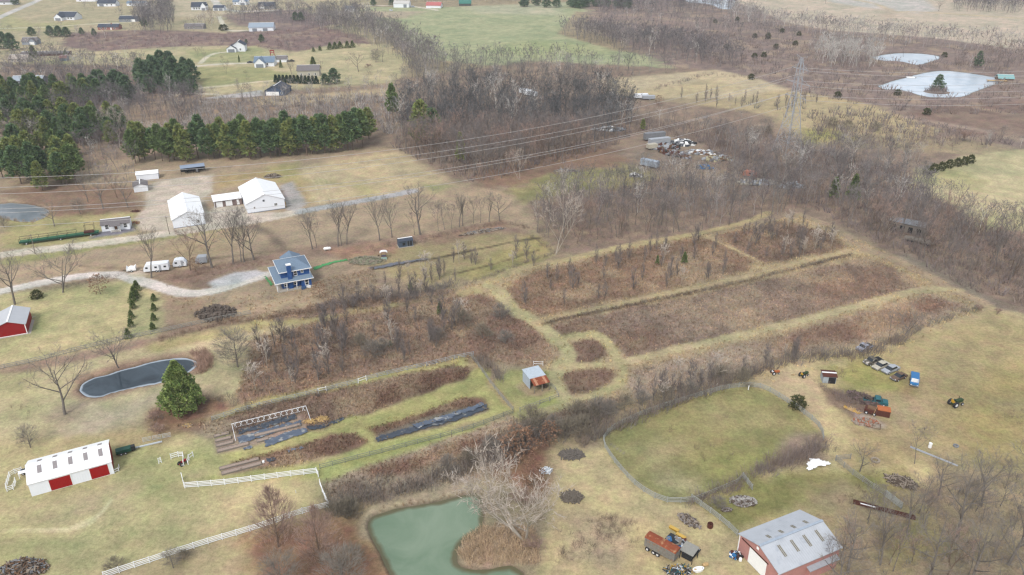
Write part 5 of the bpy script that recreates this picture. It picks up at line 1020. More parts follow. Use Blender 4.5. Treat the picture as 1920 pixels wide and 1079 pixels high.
b = MB(); pr = [(1.2 * math.cos(t), 2.2 + .5 * math.sin(t)) for t in np.linspace(0, math.pi, 8)]; b.prism(pr + [(u * .9, z - .12) for u, z in pr[::-1]], 'y', -.4, .8); b.build('slide_tube', TRIM, o)
for px, py, L_, rz, lb, mt_ in [(1219, 281, 10.5, 20, 'white semi trailer body in front of the pair in the wooded junkyard', SILV), (1210, 270, 10.5, 18, 'grey-green semi trailer body behind the white one in the junkyard', GREY), (1216, 287, 4.5, 18, 'small pale box body at the foot of the two semi trailers', CREAM)]:
    trailer(px, py - 4, L_, rad(rz), lb, 3.6 if L_ > 5 else 2.6, False, mt_, 'semi_trailer', 'trailer', 0, box=True)
trailer(1200, 312, 8.0, rad(-38), 'pale blue-grey trailer body lying at an angle in the clearing below the junkyard', 3.2, False, M('pale_blue_trailer', S(176, 188, 202), .6, .15, 1), 'semi_trailer', 'trailer', 0, box=True)
trailer(1392, 332, 5.5, rad(-25), 'old caravan with a faded orange roof at the right end of the junkyard', 2.5, True, M('salmon_caravan', S(206, 140, 116), .6, .2, 1), 'caravan', 'trailer', 1)
for px, py, L_, lb in [(973, 176, 9, 'white trailer roofs parked left in the clearing behind the wood'), (983, 180, 8, 'white trailer parked right beside its twin in the clearing behind the wood')]:
    trailer(px, py, L_, rad(-40), lb, 3.0, False, SIDEW, 'semi_trailer', 'trailer', 0, box=True)
trailer(1190, 187, 8, rad(8), 'white trailer at the wood edge below the tan field, left one', 2.8, False, SIDEW, 'semi_trailer', 'trailer', 0, box=True)
trailer(1206, 189, 7, rad(8), 'pale trailer at the wood edge below the tan field, right one', 2.4, False, SILV, 'semi_trailer', 'trailer', 0, box=True)
# green wagon frame at the road
x, y = G(37, 462); o = empty('hay_wagon', (x, y, gz1(x, y)), rad(23), 'long green steel hay wagon with an open frame beside the gravel road', 'wagon')
b = MB(); LW = 23.5; b.box(0, LW, 0, 2.4, .8, 1.05); b.build('deck', M('wagon_green', S(52, 112, 76), .6, .2, 2), o)
b = MB(); b.box(0, LW, -.08, -.003, .75, 1.25); b.build('side_rail', GREENM, o)
for i in range(9):
    hh = 2.3 if i < 7 else 4.2; xx = i * LW / 8.4
    for yy in (.05, 2.35): b = MB(); b.box(xx, xx + .09, yy - .05, yy + .05, 1.0, hh); b.build('upright', BLKM, o)
for zz, a_, c_ in ((2.25, 0, 6 * LW / 8.4), (4.15, 7 * LW / 8.4, 8 * LW / 8.4)): b = MB(); b.box(a_, c_ + .09, 2.3, 2.4, zz, zz + .08); b.box(a_, c_ + .09, 0, .1, zz, zz + .08); b.build('top_rail', BLKM, o)
for xx in (2, 12, 21):
    for yy in (.1, 2.3): wheel(o, xx, yy, .4, .4)
b = MB(); b.box(LW - 4.4, LW - 1.4, .5, 1.9, 1.06, 1.7); b.build('load', RUSTD, o)
# farmyard bits at the white barn
x, y = G(219, 858); o = empty('dumpster', (x, y, gz1(x, y)), rad(28), 'dark green dump trailer at the right end of the red and white barn', 'trailer'); b = MB(); b.box(0, 2.8, 0, 1.3, .5, 1.2); b.build('body', GREENM, o); b = MB(); b.box(2.8, 3.6, .2, 1.1, .3, 1.3); b.build('hitch', BLKM, o)
for xx in (.9, 1.7): wheel(o, xx, 0, .35, .3); wheel(o, xx, 1.3, .35, .3)
fence('feed_pen', [(214, 889), (223, 886), (224, 878)], 'small white pen at the right corner of the red and white barn', VINYL, .9, 2, 1.2, .08, .08, cat='pen')
fence('feed_pen', [(42, 885), (20, 892), (12, 918), (14, 924), (28, 918), (30, 905)], 'white railed pen at the left end of the red and white barn', VINYL, 1.1, 3, 1.2, .1, .1, cat='pen')
x, y = G(37, 900); o = empty('pergola', (x, y, gz1(x, y)), rad(28), 'small white arch frame inside the pen at the left barn end', 'frame'); b = MB(); b.box(0, 1.7, 0, .9, 1.2, 1.3); b.build('top', TRIM, o)
for xx, yy in ((.05, .05), (1.65, .05), (.05, .85), (1.65, .85)): b = MB(); b.box(xx - .05, xx + .05, yy - .05, yy + .05, 0, 1.2); b.build('post', TRIM, o)
x, y = G(40, 893); o = empty('utility_cart', (x, y, gz1(x, y)), rad(30), 'blue-grey cart parked against the left end of the barn', 'cart'); b = MB(); b.box(0, 1.6, 0, .9, .4, .9); b.build('body', M('cart_blue', S(150, 168, 190), .6), o); b = MB(); b.box(.2, 1.3, .15, .75, .9, .96); b.build('bed', BLKM, o)
for xx in (.35, 1.3): wheel(o, xx, 0, .25, .25); wheel(o, xx, .9, .25, .25)
x, y = G(268, 832); o = empty('cattle_panel', (x, y, gz1(x, y)), rad(20), 'grey metal cattle panels leaning on the lawn right of the barn', 'panel')
for k in range(3): b = MB(); [b.box(k * 1.9, k * 1.9 + 1.7, .3, .34, z, z + .05) for z in (.2, .5, .8, 1.1)]; b.box(k * 1.9, k * 1.9 + .05, .29, .35, 0, 1.2); b.build('panel', GALV, o)
x, y = G(250, 843); b = MB(); b.box(0, 5.5, 0, .25, .05, .3); tag(b.build('water_pipe', GALV, None, (x, y, gz1(x, y)), rad(24)), 'grey pipe run lying between the green dump trailer and the cattle panels', 'pipe')

# hoop bed, plastic rows, raised beds
x, y = G(442, 829); o = empty('hoop_frame', (x, y, gz1(x, y)), GA, 'collapsed white hoop house frame over plastic covered garden rows', 'frame')
HL, HW_ = 15.6, 4.9; NW = 26
def hoop(xx, s0=0, s1=1, r=.05):
    b = MB(); pr = None
    for i in range(9):
        t = s0 + (s1 - s0) * i / 8; p = (xx, HW_ * (1 - t) + .15 * (1 - t), 1.15 - .95 * t ** 3)
        if pr: b.tube(pr, p, r, r, 5)
        pr = p
    return b
for xx in (0, HL): hoop(xx).build('end_hoop', VINYL, o)
b = MB(); b.tube((0, HW_, .15), (HL, HW_, .15), .045); b.tube((0, HW_ + .15, 1.15), (HL, HW_ + .15, 1.15), .055); b.build('purlin', VINYL, o)
for i in range(NW): xx = (i + .5) * HL / NW; b = MB(); b.tube((xx, HW_, .15), (xx + .6 * (-1) ** i, HW_ + .15, 1.15), .04, .04, 5); b.build('lattice_slat', VINYL, o)
def sheet_thing(name, pts, mt_, lb, lift=.12, cat='plastic sheet', grp=None, hump=.12, step=.5, seed=0):
    Pw = GP(pts); A = np.array(Pw); X, Y = np.meshgrid(np.arange(A[:, 0].min() - 1, A[:, 0].max() + 1, step), np.arange(A[:, 1].min() - 1, A[:, 1].max() + 1, step)); x, y = X.ravel(), Y.ravel()
    d = sdf(x, y, Pw) + (vn(x, y, 1.1, seed) - .5) * .7; idx = np.arange(len(x)).reshape(X.shape); F = np.stack([idx[:-1, :-1].ravel(), idx[:-1, 1:].ravel(), idx[1:, 1:].ravel(), idx[1:, :-1].ravel()], 1)
    F = F[(d[F] < .1).all(1)]
    if not len(F): return
    u, inv = np.unique(F, return_inverse=True); F = inv.reshape(F.shape); x, y = x[u], y[u]
    z = gz_at(x, y) + lift + hump * (vn(x, y, .9, seed + 1)) + .1 * vn(x, y, .45, 2)
    tag(link(name, mesh_np(name, np.stack([x, y, z], 1), F, mt_, None, True)), lb, cat, grp)
gp = 'plastic mulch strips in the garden'
sheet_thing('plastic_mulch', [(444, 809), (552, 778), (558, 787), (446, 819)], TARP, 'dark plastic strip along the back of the hoop frame', grp=gp, step=.35)
sheet_thing('plastic_mulch', [(445, 822), (540, 794), (566, 790), (570, 800), (520, 812), (446, 836)], TARPB, 'wide blue-grey plastic strip through the middle of the hoop frame', grp=gp, step=.35, seed=3)
sheet_thing('plastic_mulch', [(496, 826), (572, 802), (578, 812), (498, 840)], TARPB, 'blue plastic strip at the front right of the hoop frame', grp=gp, step=.35, seed=2)
sheet_thing('plastic_mulch', [(454, 843), (474, 836), (476, 842), (456, 849)], TARPB, 'short blue plastic piece at the front left of the hoop frame', grp=gp, step=.3, seed=1)
sheet_thing('plastic_mulch', [(576, 800), (610, 796), (644, 784), (646, 790), (600, 806), (580, 808)], TARP, 'dark plastic trailing right out of the hoop frame', grp=gp, step=.35, seed=4)
sheet_thing('plastic_mulch', [(704, 821), (760, 806), (820, 789), (880, 769), (914, 757), (916, 768), (860, 789), (780, 812), (708, 832)], TARP, 'long dark plastic mulch bed, front half', grp=gp, step=.4, seed=5)
sheet_thing('plastic_mulch', [(770, 800), (830, 782), (905, 757), (911, 763), (850, 785), (780, 806)], TARPB, 'torn pale blue plastic lying along the back of the long mulch bed', grp=gp, step=.35, seed=6, lift=.25)
sheet_thing('plastic_mulch', [(538, 846), (565, 839), (568, 843), (540, 851)], M('grey_plastic', S(128, 132, 144), .6), 'grey plastic scrap on the lower dark weed bed, left', grp=gp, step=.35, seed=7)
sheet_thing('plastic_mulch', [(500, 862), (516, 858), (518, 865), (503, 870)], TARP, 'dark plastic scrap beside the small white bucket', grp=gp, step=.3, seed=2)
sheet_thing('plastic_mulch', [(700, 503), (745, 493), (800, 485), (802, 488), (750, 498), (703, 507)], M('grey_tarp', S(120, 122, 130), .6), 'dark grey plastic strip lying on the grass right of the blue house', grp=gp, step=.5, seed=3)
sheet_thing('white_sheet', [(1509, 872), (1520, 866), (1535, 864), (1548, 869), (1560, 871), (1561, 875), (1545, 877), (1530, 880), (1522, 886), (1512, 882)], TRIM, 'crumpled white heap of plastic on the grass below the arena', .15, 'plastic sheet', hump=.45, step=.3, seed=6)
sheet_thing('netting', [(585, 503), (605, 497), (625, 491), (650, 486), (652, 490), (625, 496), (590, 508)], LIME, 'green erosion netting strip right of the blue house', .05, 'netting', step=.5)
sheet_thing('netting', [(494, 519), (500, 518), (512, 534), (507, 538)], LIME, 'green netting strip left of the blue house porch', .05, 'netting', step=.4, seed=3)
# raised beds
rn = random.Random(11); gb = 'raised garden beds of weathered boards'
for i, (px, py, L_, W_) in enumerate([(402, 823, 3.0, .9), (404, 832, 3.2, .9), (406, 841, 3.4, .9), (408, 851, 6.2, 1.0), (482, 832, 2.4, .9), (478, 822, 9.5, .9), (412, 884, 7.6, .9), (416, 893, 7.6, 1.0)]):
    x, y = G(px, py); o = empty('raised_bed', (x, y, gz1(x, y)), GA, ['weathered raised bed at the back left of the hoop frame', 'weathered raised bed second row at the left of the hoop frame', 'weathered raised bed third row at the left of the hoop frame', 'long weathered raised bed nearest the lawn left of the hoop frame', 'short weathered bed at the front middle of the hoop frame', 'long thin weathered bed inside the front of the hoop frame', 'upper long raised bed just above the white garden fence', 'lower long raised bed just above the white garden fence'][i], 'raised bed', gb)
    b = MB(); b.box(0, L_, 0, .06, 0, .35); b.box(0, L_, W_ - .06, W_, 0, .35); b.box(0, .06, .06, W_ - .06, 0, .35); b.box(L_ - .06, L_, .06, W_ - .06, 0, .35); b.build('frame', WOODG, o)
    b = MB(); b.box(.06, L_ - .06, .06, W_ - .06, 0, .28); b.build('soil', M('bed_soil', S(186, 166, 152), .95, .35, 4), o)

# ---------------------------------------------------------------- heaps
def heap(name, px, py, rx, ry, h, n, mats, lb, cat, seed=0, long_=(.5, 1.4), th=(.06, .16), rz=0.0, chunky=False, kind=None):
    x, y = G(px, py); rn = random.Random(seed); o = empty(name, (x, y, gz1(x, y)), rz, lb, cat); bs = [MB() for _ in mats]
    for i in range(n):
        t = rn.uniform(0, 6.28); r = math.sqrt(rn.random()); cx, cy = rx * r * math.cos(t), ry * r * math.sin(t); cz = h * (1 - r * r) * rn.uniform(.5, 1.05)
        b = bs[rn.randrange(len(mats))]; a_ = rn.uniform(0, 6.28); L_ = rn.uniform(*long_) / 2; T_ = rn.uniform(*th); e = rn.uniform(-.35, .35)
        d = Vector((math.cos(a_), math.sin(a_), e))
        if chunky: 
            q = Vector((-d.y, d.x, 0)) * L_ * .7; c0 = Vector((cx, cy, cz)); b.hexa([tuple(c0 - d * L_ - q), tuple(c0 + d * L_ - q), tuple(c0 + d * L_ + q), tuple(c0 - d * L_ + q)], [tuple(p + Vector((0, 0, T_ * 3))) for p in (c0 - d * L_ - q * .8, c0 + d * L_ * .9 - q * .8, c0 + d * L_ * .9 + q * .8, c0 - d * L_ + q * .8)])
        else: b.tube(tuple(Vector((cx, cy, cz + T_)) - d * L_), tuple(Vector((cx, cy, cz + T_)) + d * L_), T_, T_ * .8, 5)
    m = MB(); k = 12
    m.lathe([(1, 0), (.8, h * .5), (.45, h * .85), (.05, h)], k); m.v = [(a * rx * .86, b_ * ry * .86, c * .8) for a, b_, c in m.v]; m.build('core', mats[0], o)
    for b, mm in zip(bs, mats):
        if len(b.f) > 40: b.build('piled_pieces', mm, o)
    return o
BRS = M('dry_brushwood', S(112, 98, 86), .95, .3, 3); BRL = M('pale_brushwood', S(172, 158, 142), .95, .25, 3); SOIL = M('dark_soil', S(118, 106, 96), .98, .3, .8); GLOG = M('grey_logs', S(164, 156, 152), .95, .3, 3); STRAWM = M('straw', S(214, 180, 122), .95, .2, 3)
heap('brush_pile', 45, 1068, 4.0, 2.2, 1.3, 260, [BRS, BRL, WOODB, GREY], 'big heap of brush, boards and scrap on the lawn in the bottom left corner', 'brush pile', 1)
heap('soil_mound', 404, 590, 5.6, 4.6, 1.7, 220, [SOIL], 'dark mound of bare soil left of the blue house', 'soil mound', 2, (.3, .9), (.05, .2), chunky=True)
heap('log_pile', 1292, 979, 2.4, 1.1, .9, 150, [GLOG, BRL, BRS], 'grey heap of split logs beside the fence near the faded red barn', 'log pile', 3, (.3, .7), (.08, .16), rz=rad(-48))
heap('log_pile', 1393, 943, 2.5, 1.4, 1.0, 170, [GLOG, M('pale_tyres', S(190, 186, 180), .9), BRS], 'pale grey heap of logs and tyres in the pen south of the arena', 'log pile', 4, (.3, .8), (.1, .2))
heap('log_pile', 1362, 958, 1.2, .5, .5, 40, [GLOG, BRS], 'low grey pile just left of the log and tyre heap', 'log pile', 5, (.3, .6), (.08, .15))
heap('brush_pile', 1072, 854, 2.6, 1.6, .5, 160, [M('burnt_brush', S(128, 120, 112), .98, .3, 3)], 'flat dark burnt brush patch in the grass left of the arena', 'brush pile', 6)
heap('brush_pile', 1072, 934, 2.0, 1.6, .7, 200, [M('burnt_brush2', S(132, 122, 110), .98, .3, 3)], 'round dark nest of brush right of the big bare tree', 'brush pile', 7)
heap('brush_pile', 1690, 905, 3.0, 1.8, .8, 160, [BRS, BRL], 'brown brush pile under the bare trees right of the thin grey fence', 'brush pile', 8, rz=rad(-25))
heap('brush_pile', 1620, 752, 4.2, 1.8, 1.2, 240, [M('purple_brush', S(128, 108, 106), .95, .3, 3), BRS], 'purple-brown bramble heap left of the teal wreck', 'brush pile', 9, rz=rad(-50))
heap('rubble_heap', 1622, 793, 2.8, 1.6, .5, 140, [M('pale_rubble', S(186, 170, 156), .9, .3, 3), BRL, M('brick_bits', S(186, 122, 92), .9)], 'low heap of pale rubble and brick below the bramble heap', 'rubble', 10, (.2, .5), (.05, .12), chunky=True)
heap('plank_pile', 1597, 770, 1.8, .5, .3, 26, [WOODL, YEL], 'tan planks lying beside the bramble heap', 'plank pile', 11, (.6, 1.4), (.05, .1), rz=rad(-45))
heap('junk_pile', 1380, 1044, 1.1, .9, .7, 60, [BLKM, TRIM, RUSTD, BLUEP], 'small clutter of buckets and scrap at the door corner of the faded red barn', 'junk pile', 12, (.2, .5), (.05, .12), chunky=True)
heap('junk_pile', 1272, 1072, 2.6, 1.2, .8, 120, [BLKM, GALV, WOODG, TEAL, YEL], 'jumble of pipes and machine parts below the rusty box truck', 'junk pile', 13, (.3, 1.4), (.03, .1))
heap('junk_pile', 1248, 280, 6, 3.0, 2.0, 170, [BLKM, SILV, GREY, RUSTD, WOODB], 'dark scrap heap right of the semi trailers in the junkyard', 'junk pile', 14, (.5, 2.0), (.1, .35), chunky=True)
heap('junk_pile', 1280, 272, 6, 3.4, 2.0, 170, [BLKM, TRIM, GREY, TARP], 'heap with white sheets and black tarp, furthest right of the junkyard clearing', 'junk pile', 15, (.5, 2.2), (.1, .35), chunky=True)
heap('junk_pile', 1265, 292, 8, 2.4, 1.6, 190, [BLKM, SILV, GREY, RUSTD, WOODB], 'long scrap ridge running down from the middle of the junkyard', 'junk pile', 16, (.5, 2.0), (.1, .3), rz=rad(-45), chunky=True)
heap('junk_pile', 1345, 300, 7, 3, 1.5, 110, [GREY, M('beige_scrap', S(196, 188, 150), .8), SILV, WOODG, WOODB], 'pale scrap scattered under trees between the junkyard and the orange caravan', 'junk pile', 17, (.5, 2.0), (.1, .3), chunky=True)
heap('junk_pile', 1322, 317, 3, 1.4, 1.2, 50, [BLUEP, GREY, WOODG], 'scrap with a blue tarp below the pale scattered scrap', 'junk pile', 18, (.5, 1.8), (.1, .3), chunky=True)
heap('junk_pile', 1192, 332, 2.6, 1.2, 1.2, 50, [GREY, TRIM, BLKM], 'small grey and white junk pile in the green clearing', 'junk pile', 19, (.4, 1.2), (.1, .3), chunky=True)
heap('junk_pile', 1482, 352, 5, 2.4, 1.6, 70, [SILV, GREY, WOODG], 'whitish scrap showing through the trees right of the pylon wood', 'junk pile', 20, (.5, 1.6), (.1, .3), chunky=True)
heap('junk_pile', 1312, 288, 9, 3.0, 1.2, 90, [SILV, GREY, WOODG, TRIM, WOODB], 'loose pale litter of panels under the trees right of the black tarp heap', 'junk pile', 41, (.6, 2.2), (.06, .2), chunky=True)
heap('junk_pile', 1420, 345, 8, 3.0, 1.4, 80, [SILV, GREY, WOODG, CREAM], 'grey white debris in the trees between the caravan and the whitish scrap', 'junk pile', 42, (.6, 2.0), (.06, .25), chunky=True)
heap('junk_pile', 1140, 245, 9, 2.6, 1.6, 70, [SILV, TRIM, GREY, WOODG], 'scattered white sheets in the wood left of the semi trailers', 'junk pile', 43, (.6, 2.2), (.06, .25), chunky=True)
heap('log_pile', 905, 436, 8.5, 1.0, .7, 140, [BRL, WOODG, GREY, BRS], 'long row of logs, boards and rubble at the end of the bare tree row', 'log pile', 21, (.5, 1.6), (.06, .2), rz=rad(24))
heap('brush_pile', 512, 333, 3.6, 2.0, 1.4, 160, [BRS, BRL], 'brown brush pile behind the large pole barn', 'brush pile', 22)
heap('brush_pile', 688, 490, 6.0, 3.4, 1.0, 260, [M('green_brush', S(150, 150, 124), .95, .25, 3), BRL], 'pale green heap of cut brush right of the netting strip', 'brush pile', 23)
heap('straw_pile', 582, 792, 1.6, .9, .6, 60, [STRAWM], 'tan straw heap at the right end of the hoop frame, left one', 'straw', 24, (.3, .7), (.05, .1)); heap('straw_pile', 604, 787, 1.5, 1.1, .7, 60, [STRAWM], 'tan straw heap at the right end of the hoop frame, right one', 'straw', 25, (.3, .7), (.05, .1))
heap('straw_pile', 352, 799, 1.2, .6, .4, 40, [STRAWM, BRL], 'tan straw clump at the foot of the big pine', 'straw', 26, (.3, .7), (.05, .1)); heap('plank_pile', 1022, 720 + 6, .7, .7, 1.0, 20, [BRS], 'dark clutter under the right corner of the field shed lean-to', 'clutter', 27, (.3, .7), (.05, .1))
heap('log_pile', 1060, 322, 5, 1.6, .8, 70, [BRL, GREY, BRS], 'grey log pile in the clearing inside the central wood', 'log pile', 28, (.8, 2.4), (.08, .2)); heap('log_pile', 255, 398, 1.6, .8, .6, 30, [RUSTD, BRS], 'small dark pile at the edge of the gravel yard', 'log pile', 29, (.3, .9), (.08, .15)); heap('rubble_heap', 254, 420, 1.8, 1.0, .6, 50, [STRAWM, BRL, M('brick_bits', S(186, 122, 92), .9)], 'tan rubble heap beside the white cottage', 'rubble', 30, (.2, .6), (.05, .12), chunky=True)
heap('metal_scrap', 1024, 884, 1.3, 1.0, .9, 40, [GALV, TRIM], 'pale metal cage half hidden behind the big bare tree', 'scrap', 31, (.4, .9), (.04, .08))
# ---------------------------------------------------------------- vegetation generators
def tris_tube(V, Fc, a, b, r0, r1, n=3):
    a = np.array(a); b = np.array(b); d = b - a; d /= np.linalg.norm(d) + 1e-9
    u = np.cross(d, (0, 0, 1.) if abs(d[2]) < .9 else (1., 0, 0)); u /= np.linalg.norm(u) + 1e-9; w = np.cross(d, u); k = len(V)
    for c, r in ((a, r0), (b, r1)):
        for i in range(n): t = 2 * math.pi * i / n; V.append(c + (u * math.cos(t) + w * math.sin(t)) * r)
    for i in range(n):
        j = (i + 1) % n; Fc.append((k + i, k + j, k + n + j)); Fc.append((k + i, k + n + j, k + n + i))
def blade(V, Fc, a, b, w, rn):
    a = np.array(a); b = np.array(b); d = b - a; u = np.cross(d, [rn.uniform(-1, 1), rn.uniform(-1, 1), rn.uniform(-1, 1)]); u = u / (np.linalg.norm(u) + 1e-9) * w / 2; k = len(V)
    V += [a - u, a + u, b]; Fc.append((k, k + 1, k + 2))
def rdir(rn, d, ang):
    """direction at ang from d"""
    d = np.array(d) / (np.linalg.norm(d) + 1e-9); t = rn.uniform(0, 6.283); u = np.cross(d, [0.3, .2, .9]); u /= np.linalg.norm(u) + 1e-9; w = np.cross(d, u)
    return d * math.cos(ang) + (u * math.cos(t) + w * math.sin(t)) * math.sin(ang)
def bare(seed, H=17, spread=.33, fork=.3, limbs=9, subs=6, tw=5, up=.35, tr=.28, twigw=.055, twigl=1.3, cone=False, stems=1, ntr=6, sub2=3):
    """returns (wood verts, tris), (twig verts, tris) of a leafless tree"""
    rn = random.Random(seed); V, Fc, V2, F2 = [], [], [], []
    for st in range(stems):
        p = np.array([rn.uniform(-.3, .3) * (stems > 1), rn.uniform(-.3, .3) * (stems > 1), -.2]); lean = np.array([rn.uniform(-.12, .12), rn.uniform(-.12, .12), 1.]) + (np.array([rn.uniform(-.5, .5), rn.uniform(-.5, .5), 0]) if stems > 1 else 0)
        nseg = 7; topf = .92 if cone else rn.uniform(.6, .75); pts = [p]; rr = [tr * H / 17 * (1 if stems == 1 else .55)]
        for i in range(nseg):
            lean = lean + np.array([rn.uniform(-.09, .09), rn.uniform(-.09, .09), 0]); pts.append(pts[-1] + lean / np.linalg.norm(lean) * H * topf / nseg); rr.append(rr[0] * (1 - .78 * (i + 1) / nseg))
        for i in range(nseg): tris_tube(V, Fc, pts[i], pts[i + 1], rr[i], rr[i + 1], ntr)
        nl = limbs if stems == 1 else max(3, limbs // stems + 1)
        for l in range(nl):
            f = fork + (1 - fork) * ((l + rn.random()) / nl) ** .8; q = f * nseg; i = min(nseg - 1, int(q)); q -= i; o = pts[i] * (1 - q) + pts[i + 1] * q; r0 = (rr[i] * (1 - q) + rr[i + 1] * q) * (.3 if cone else .62)
            az = l * 2.4 + rn.uniform(-.5, .5)
            if cone: Ln_ = H * spread * (1.15 - f) * rn.uniform(.8, 1.1) * 1.25; el = .55 + .5 * f
            else: Ln_ = H * (1 - f * topf) * rn.uniform(.75, 1.0) * (.95 if f > .5 else 1.0); el = rn.uniform(.5, .9) + up * f
            d = np.array([math.cos(az) * spread * 2.2, math.sin(az) * spread * 2.2, el]); d /= np.linalg.norm(d); Ln_ = min(Ln_, H * .55)
            lp = [o]; 
            for s in range(4): d = d + np.array([rn.uniform(-.16, .16), rn.uniform(-.16, .16), rn.uniform(-.02, .16)]); d /= np.linalg.norm(d); lp.append(lp[-1] + d * Ln_ / 4)
            lr = [r0 * (1 - .82 * s / 4) + .012 for s in range(5)]
            for s in range(4): tris_tube(V, Fc, lp[s], lp[s + 1], lr[s], lr[s + 1], 4 if ntr > 4 else 3)
            for b in range(subs):
                f2 = .22 + .78 * (b + rn.random()) / subs; q = f2 * 4; i = min(3, int(q)); q -= i; o2 = lp[i] * (1 - q) + lp[i + 1] * q; dd = lp[i + 1] - lp[i]
                d2 = rdir(rn, dd, rn.uniform(.4, .95)); d2[2] += .25; d2 /= np.linalg.norm(d2); L2 = Ln_ * (.5 - .22 * f2) * rn.uniform(.7, 1.15); m = o2 + d2 * L2 * .5; d3 = d2 + np.array([rn.uniform(-.2, .2), rn.uniform(-.2, .2), .15]); e = m + d3 / np.linalg.norm(d3) * L2 * .5
                r2 = lr[i] * .5; r2 = min(r2, .035) if cone else r2; tris_tube(V, Fc, o2, m, r2, r2 * .6, 3); tris_tube(V, Fc, m, e, r2 * .6, .012, 3)
                for c in range(sub2):
                    f3 = .25 + .75 * (c + rn.random()) / sub2; o3 = (o2 + (m - o2) * f3 * 2) if f3 < .5 else (m + (e - m) * (f3 - .5) * 2); d4 = rdir(rn, e - o2, rn.uniform(.35, .9)); d4[2] += .2; L3 = L2 * .45 * rn.uniform(.7, 1.2); e3 = o3 + d4 * L3
                    blade(V2, F2, o3, e3, twigw * 1.3, rn)
                    for t in range(tw): g = rn.uniform(.2, 1); o4 = o3 + (e3 - o3) * g; d5 = rdir(rn, d4, rn.uniform(.3, .8)); blade(V2, F2, o4, o4 + d5 * twigl * rn.uniform(.5, 1.1) * H / 17, twigw, rn)
    return (np.array(V), np.array(Fc)), (np.array(V2), np.array(F2))
def foliage(seed, H, R, n, sz, cols, prof, base=.1, lobes=5, flat=.5, fn=6):
    rn = random.Random(seed); V, Fc, Cc = [], [], []; ph = [rn.uniform(0, 6.28) for _ in range(4)]
    for i in range(n):
        u = rn.random() ** .85; a = rn.uniform(0, 6.28); h = base + (1 - base) * u; rmax = R * prof(u) * (1 + .22 * math.sin(lobes * a + ph[0] + h * 9) + .14 * math.sin(3 * a + ph[1] - h * 13))
        r = rmax * (1 - rn.random() ** 2 * .55); tier = .5 + .5 * math.sin(h * 26 + a * 1.0 + ph[2]); 
        if tier < .22 and rn.random() < .6: continue
        c = np.array([r * math.cos(a), r * math.sin(a), h * H + rn.uniform(-.25, .25)]); out = np.array([math.cos(a), math.sin(a), .35])
        cc = np.array(cols[0]) * (1 - (m := rn.random())) + np.array(cols[1]) * m; cc = cc * rn.uniform(.65, 1.3) * (.8 + .35 * tier)
        for k in range(fn):
            d = out * .7 + np.array([rn.uniform(-1, 1), rn.uniform(-1, 1), rn.uniform(-.5, .9)]) * .8; d /= np.linalg.norm(d); s = sz * rn.uniform(.7, 1.3); w = np.cross(d, [rn.uniform(-1, 1), rn.uniform(-1, 1), rn.uniform(-1, 1)]); w = w / (np.linalg.norm(w) + 1e-9) * s * .32; k0 = len(V)
            V += [c - w * .5, c + w * .5, c + d * s + w * .3, c + d * s - w * .3]; Fc += [(k0, k0 + 1, k0 + 2), (k0, k0 + 2, k0 + 3)]; Cc += [cc] * 4
    return np.array(V), np.array(Fc), np.clip(np.array(Cc), .005, .6)
def trunk_mesh(H, r, seed=0, top=.9):
    V, Fc = [], []; rn = random.Random(seed); p = np.array([0, 0, -.2])
    for i in range(6): q = p + np.array([rn.uniform(-.08, .08), rn.uniform(-.08, .08), H * top / 6]); tris_tube(V, Fc, p, q, r * (1 - i / 6.5), r * (1 - (i + 1) / 6.5), 6); p = q
    for i in range(16):
        a = rn.uniform(0, 6.28); z = H * rn.uniform(.12, .8); L_ = H * .18 * (1 - z / H); tris_tube(V, Fc, (0, 0, z), (math.cos(a) * L_, math.sin(a) * L_, z + L_ * .3), .05, .02, 3)
    return np.array(V), np.array(Fc)
BARKG = M('grey_bark', S(140, 132, 124), .95, .25, 1.5); BARKP = M('pale_bark', S(206, 194, 178), .9, .2, 1.5); BARKB = M('brown_bark', S(138, 118, 102), .95, .25, 1.5)
TWG = M('grey_twigs', S(156, 148, 138), .95, .2, .5); TWP = M('pale_twigs', S(216, 202, 188), .95, .15, .5); TWR = M('reddish_twigs', S(188, 160, 146), .95, .2, .5); TWM = M('mauve_twigs', S(146, 136, 132), .95, .2, .5); TWO = M('olive_twigs', S(156, 146, 128), .95, .2, .5)
RUSTLEAF = attr_mat('dead_leaves', .75, 1.25, 3); NEEDLE = attr_mat('needles', .8, 1.2, 2.5)
PROTO = {}
def proto(kind, spec, bark, twigm):
    L_ = []
    for sp in spec:
        w, t = bare(**sp); wm = mesh_np('trunk', w[0], w[1], bark); tm = mesh_np('crown', t[0], t[1], twigm); L_.append((wm, tm, sp['H']))
    PROTO[kind] = L_
proto('oak', [dict(seed=s, H=17, spread=.42, fork=.3, limbs=9, subs=6, tw=4, up=.2, tr=.34) for s in (1, 2, 3)], BARKG, TWG)
proto('tall', [dict(seed=s, H=17, spread=.22, fork=.36, limbs=9, subs=5, tw=4, up=.6, tr=.26) for s in (11, 12, 13, 14)], BARKG, TWG)
proto('forest', [dict(seed=s, H=16, spread=.25, fork=.42, limbs=7, subs=4, tw=5, up=.5, tr=.17, twigw=.06, ntr=5) for s in (21, 22, 23, 24)], BARKG, TWM)
proto('brown', [dict(seed=s, H=14, spread=.3, fork=.3, limbs=8, subs=5, tw=5, up=.4, tr=.2, twigw=.06) for s in (26, 27)], BARKB, TWR)
proto('birch', [dict(seed=s, H=16, spread=.25, fork=.2, limbs=8, subs=5, tw=4, up=.7, tr=.2, stems=2, twigw=.06) for s in (31, 32)], BARKP, TWP)
proto('sycamore', [dict(seed=33, H=17, spread=.36, fork=.14, limbs=16, subs=8, tw=5, up=.5, tr=.34, twigw=.07, stems=3)], BARKP, TWP)
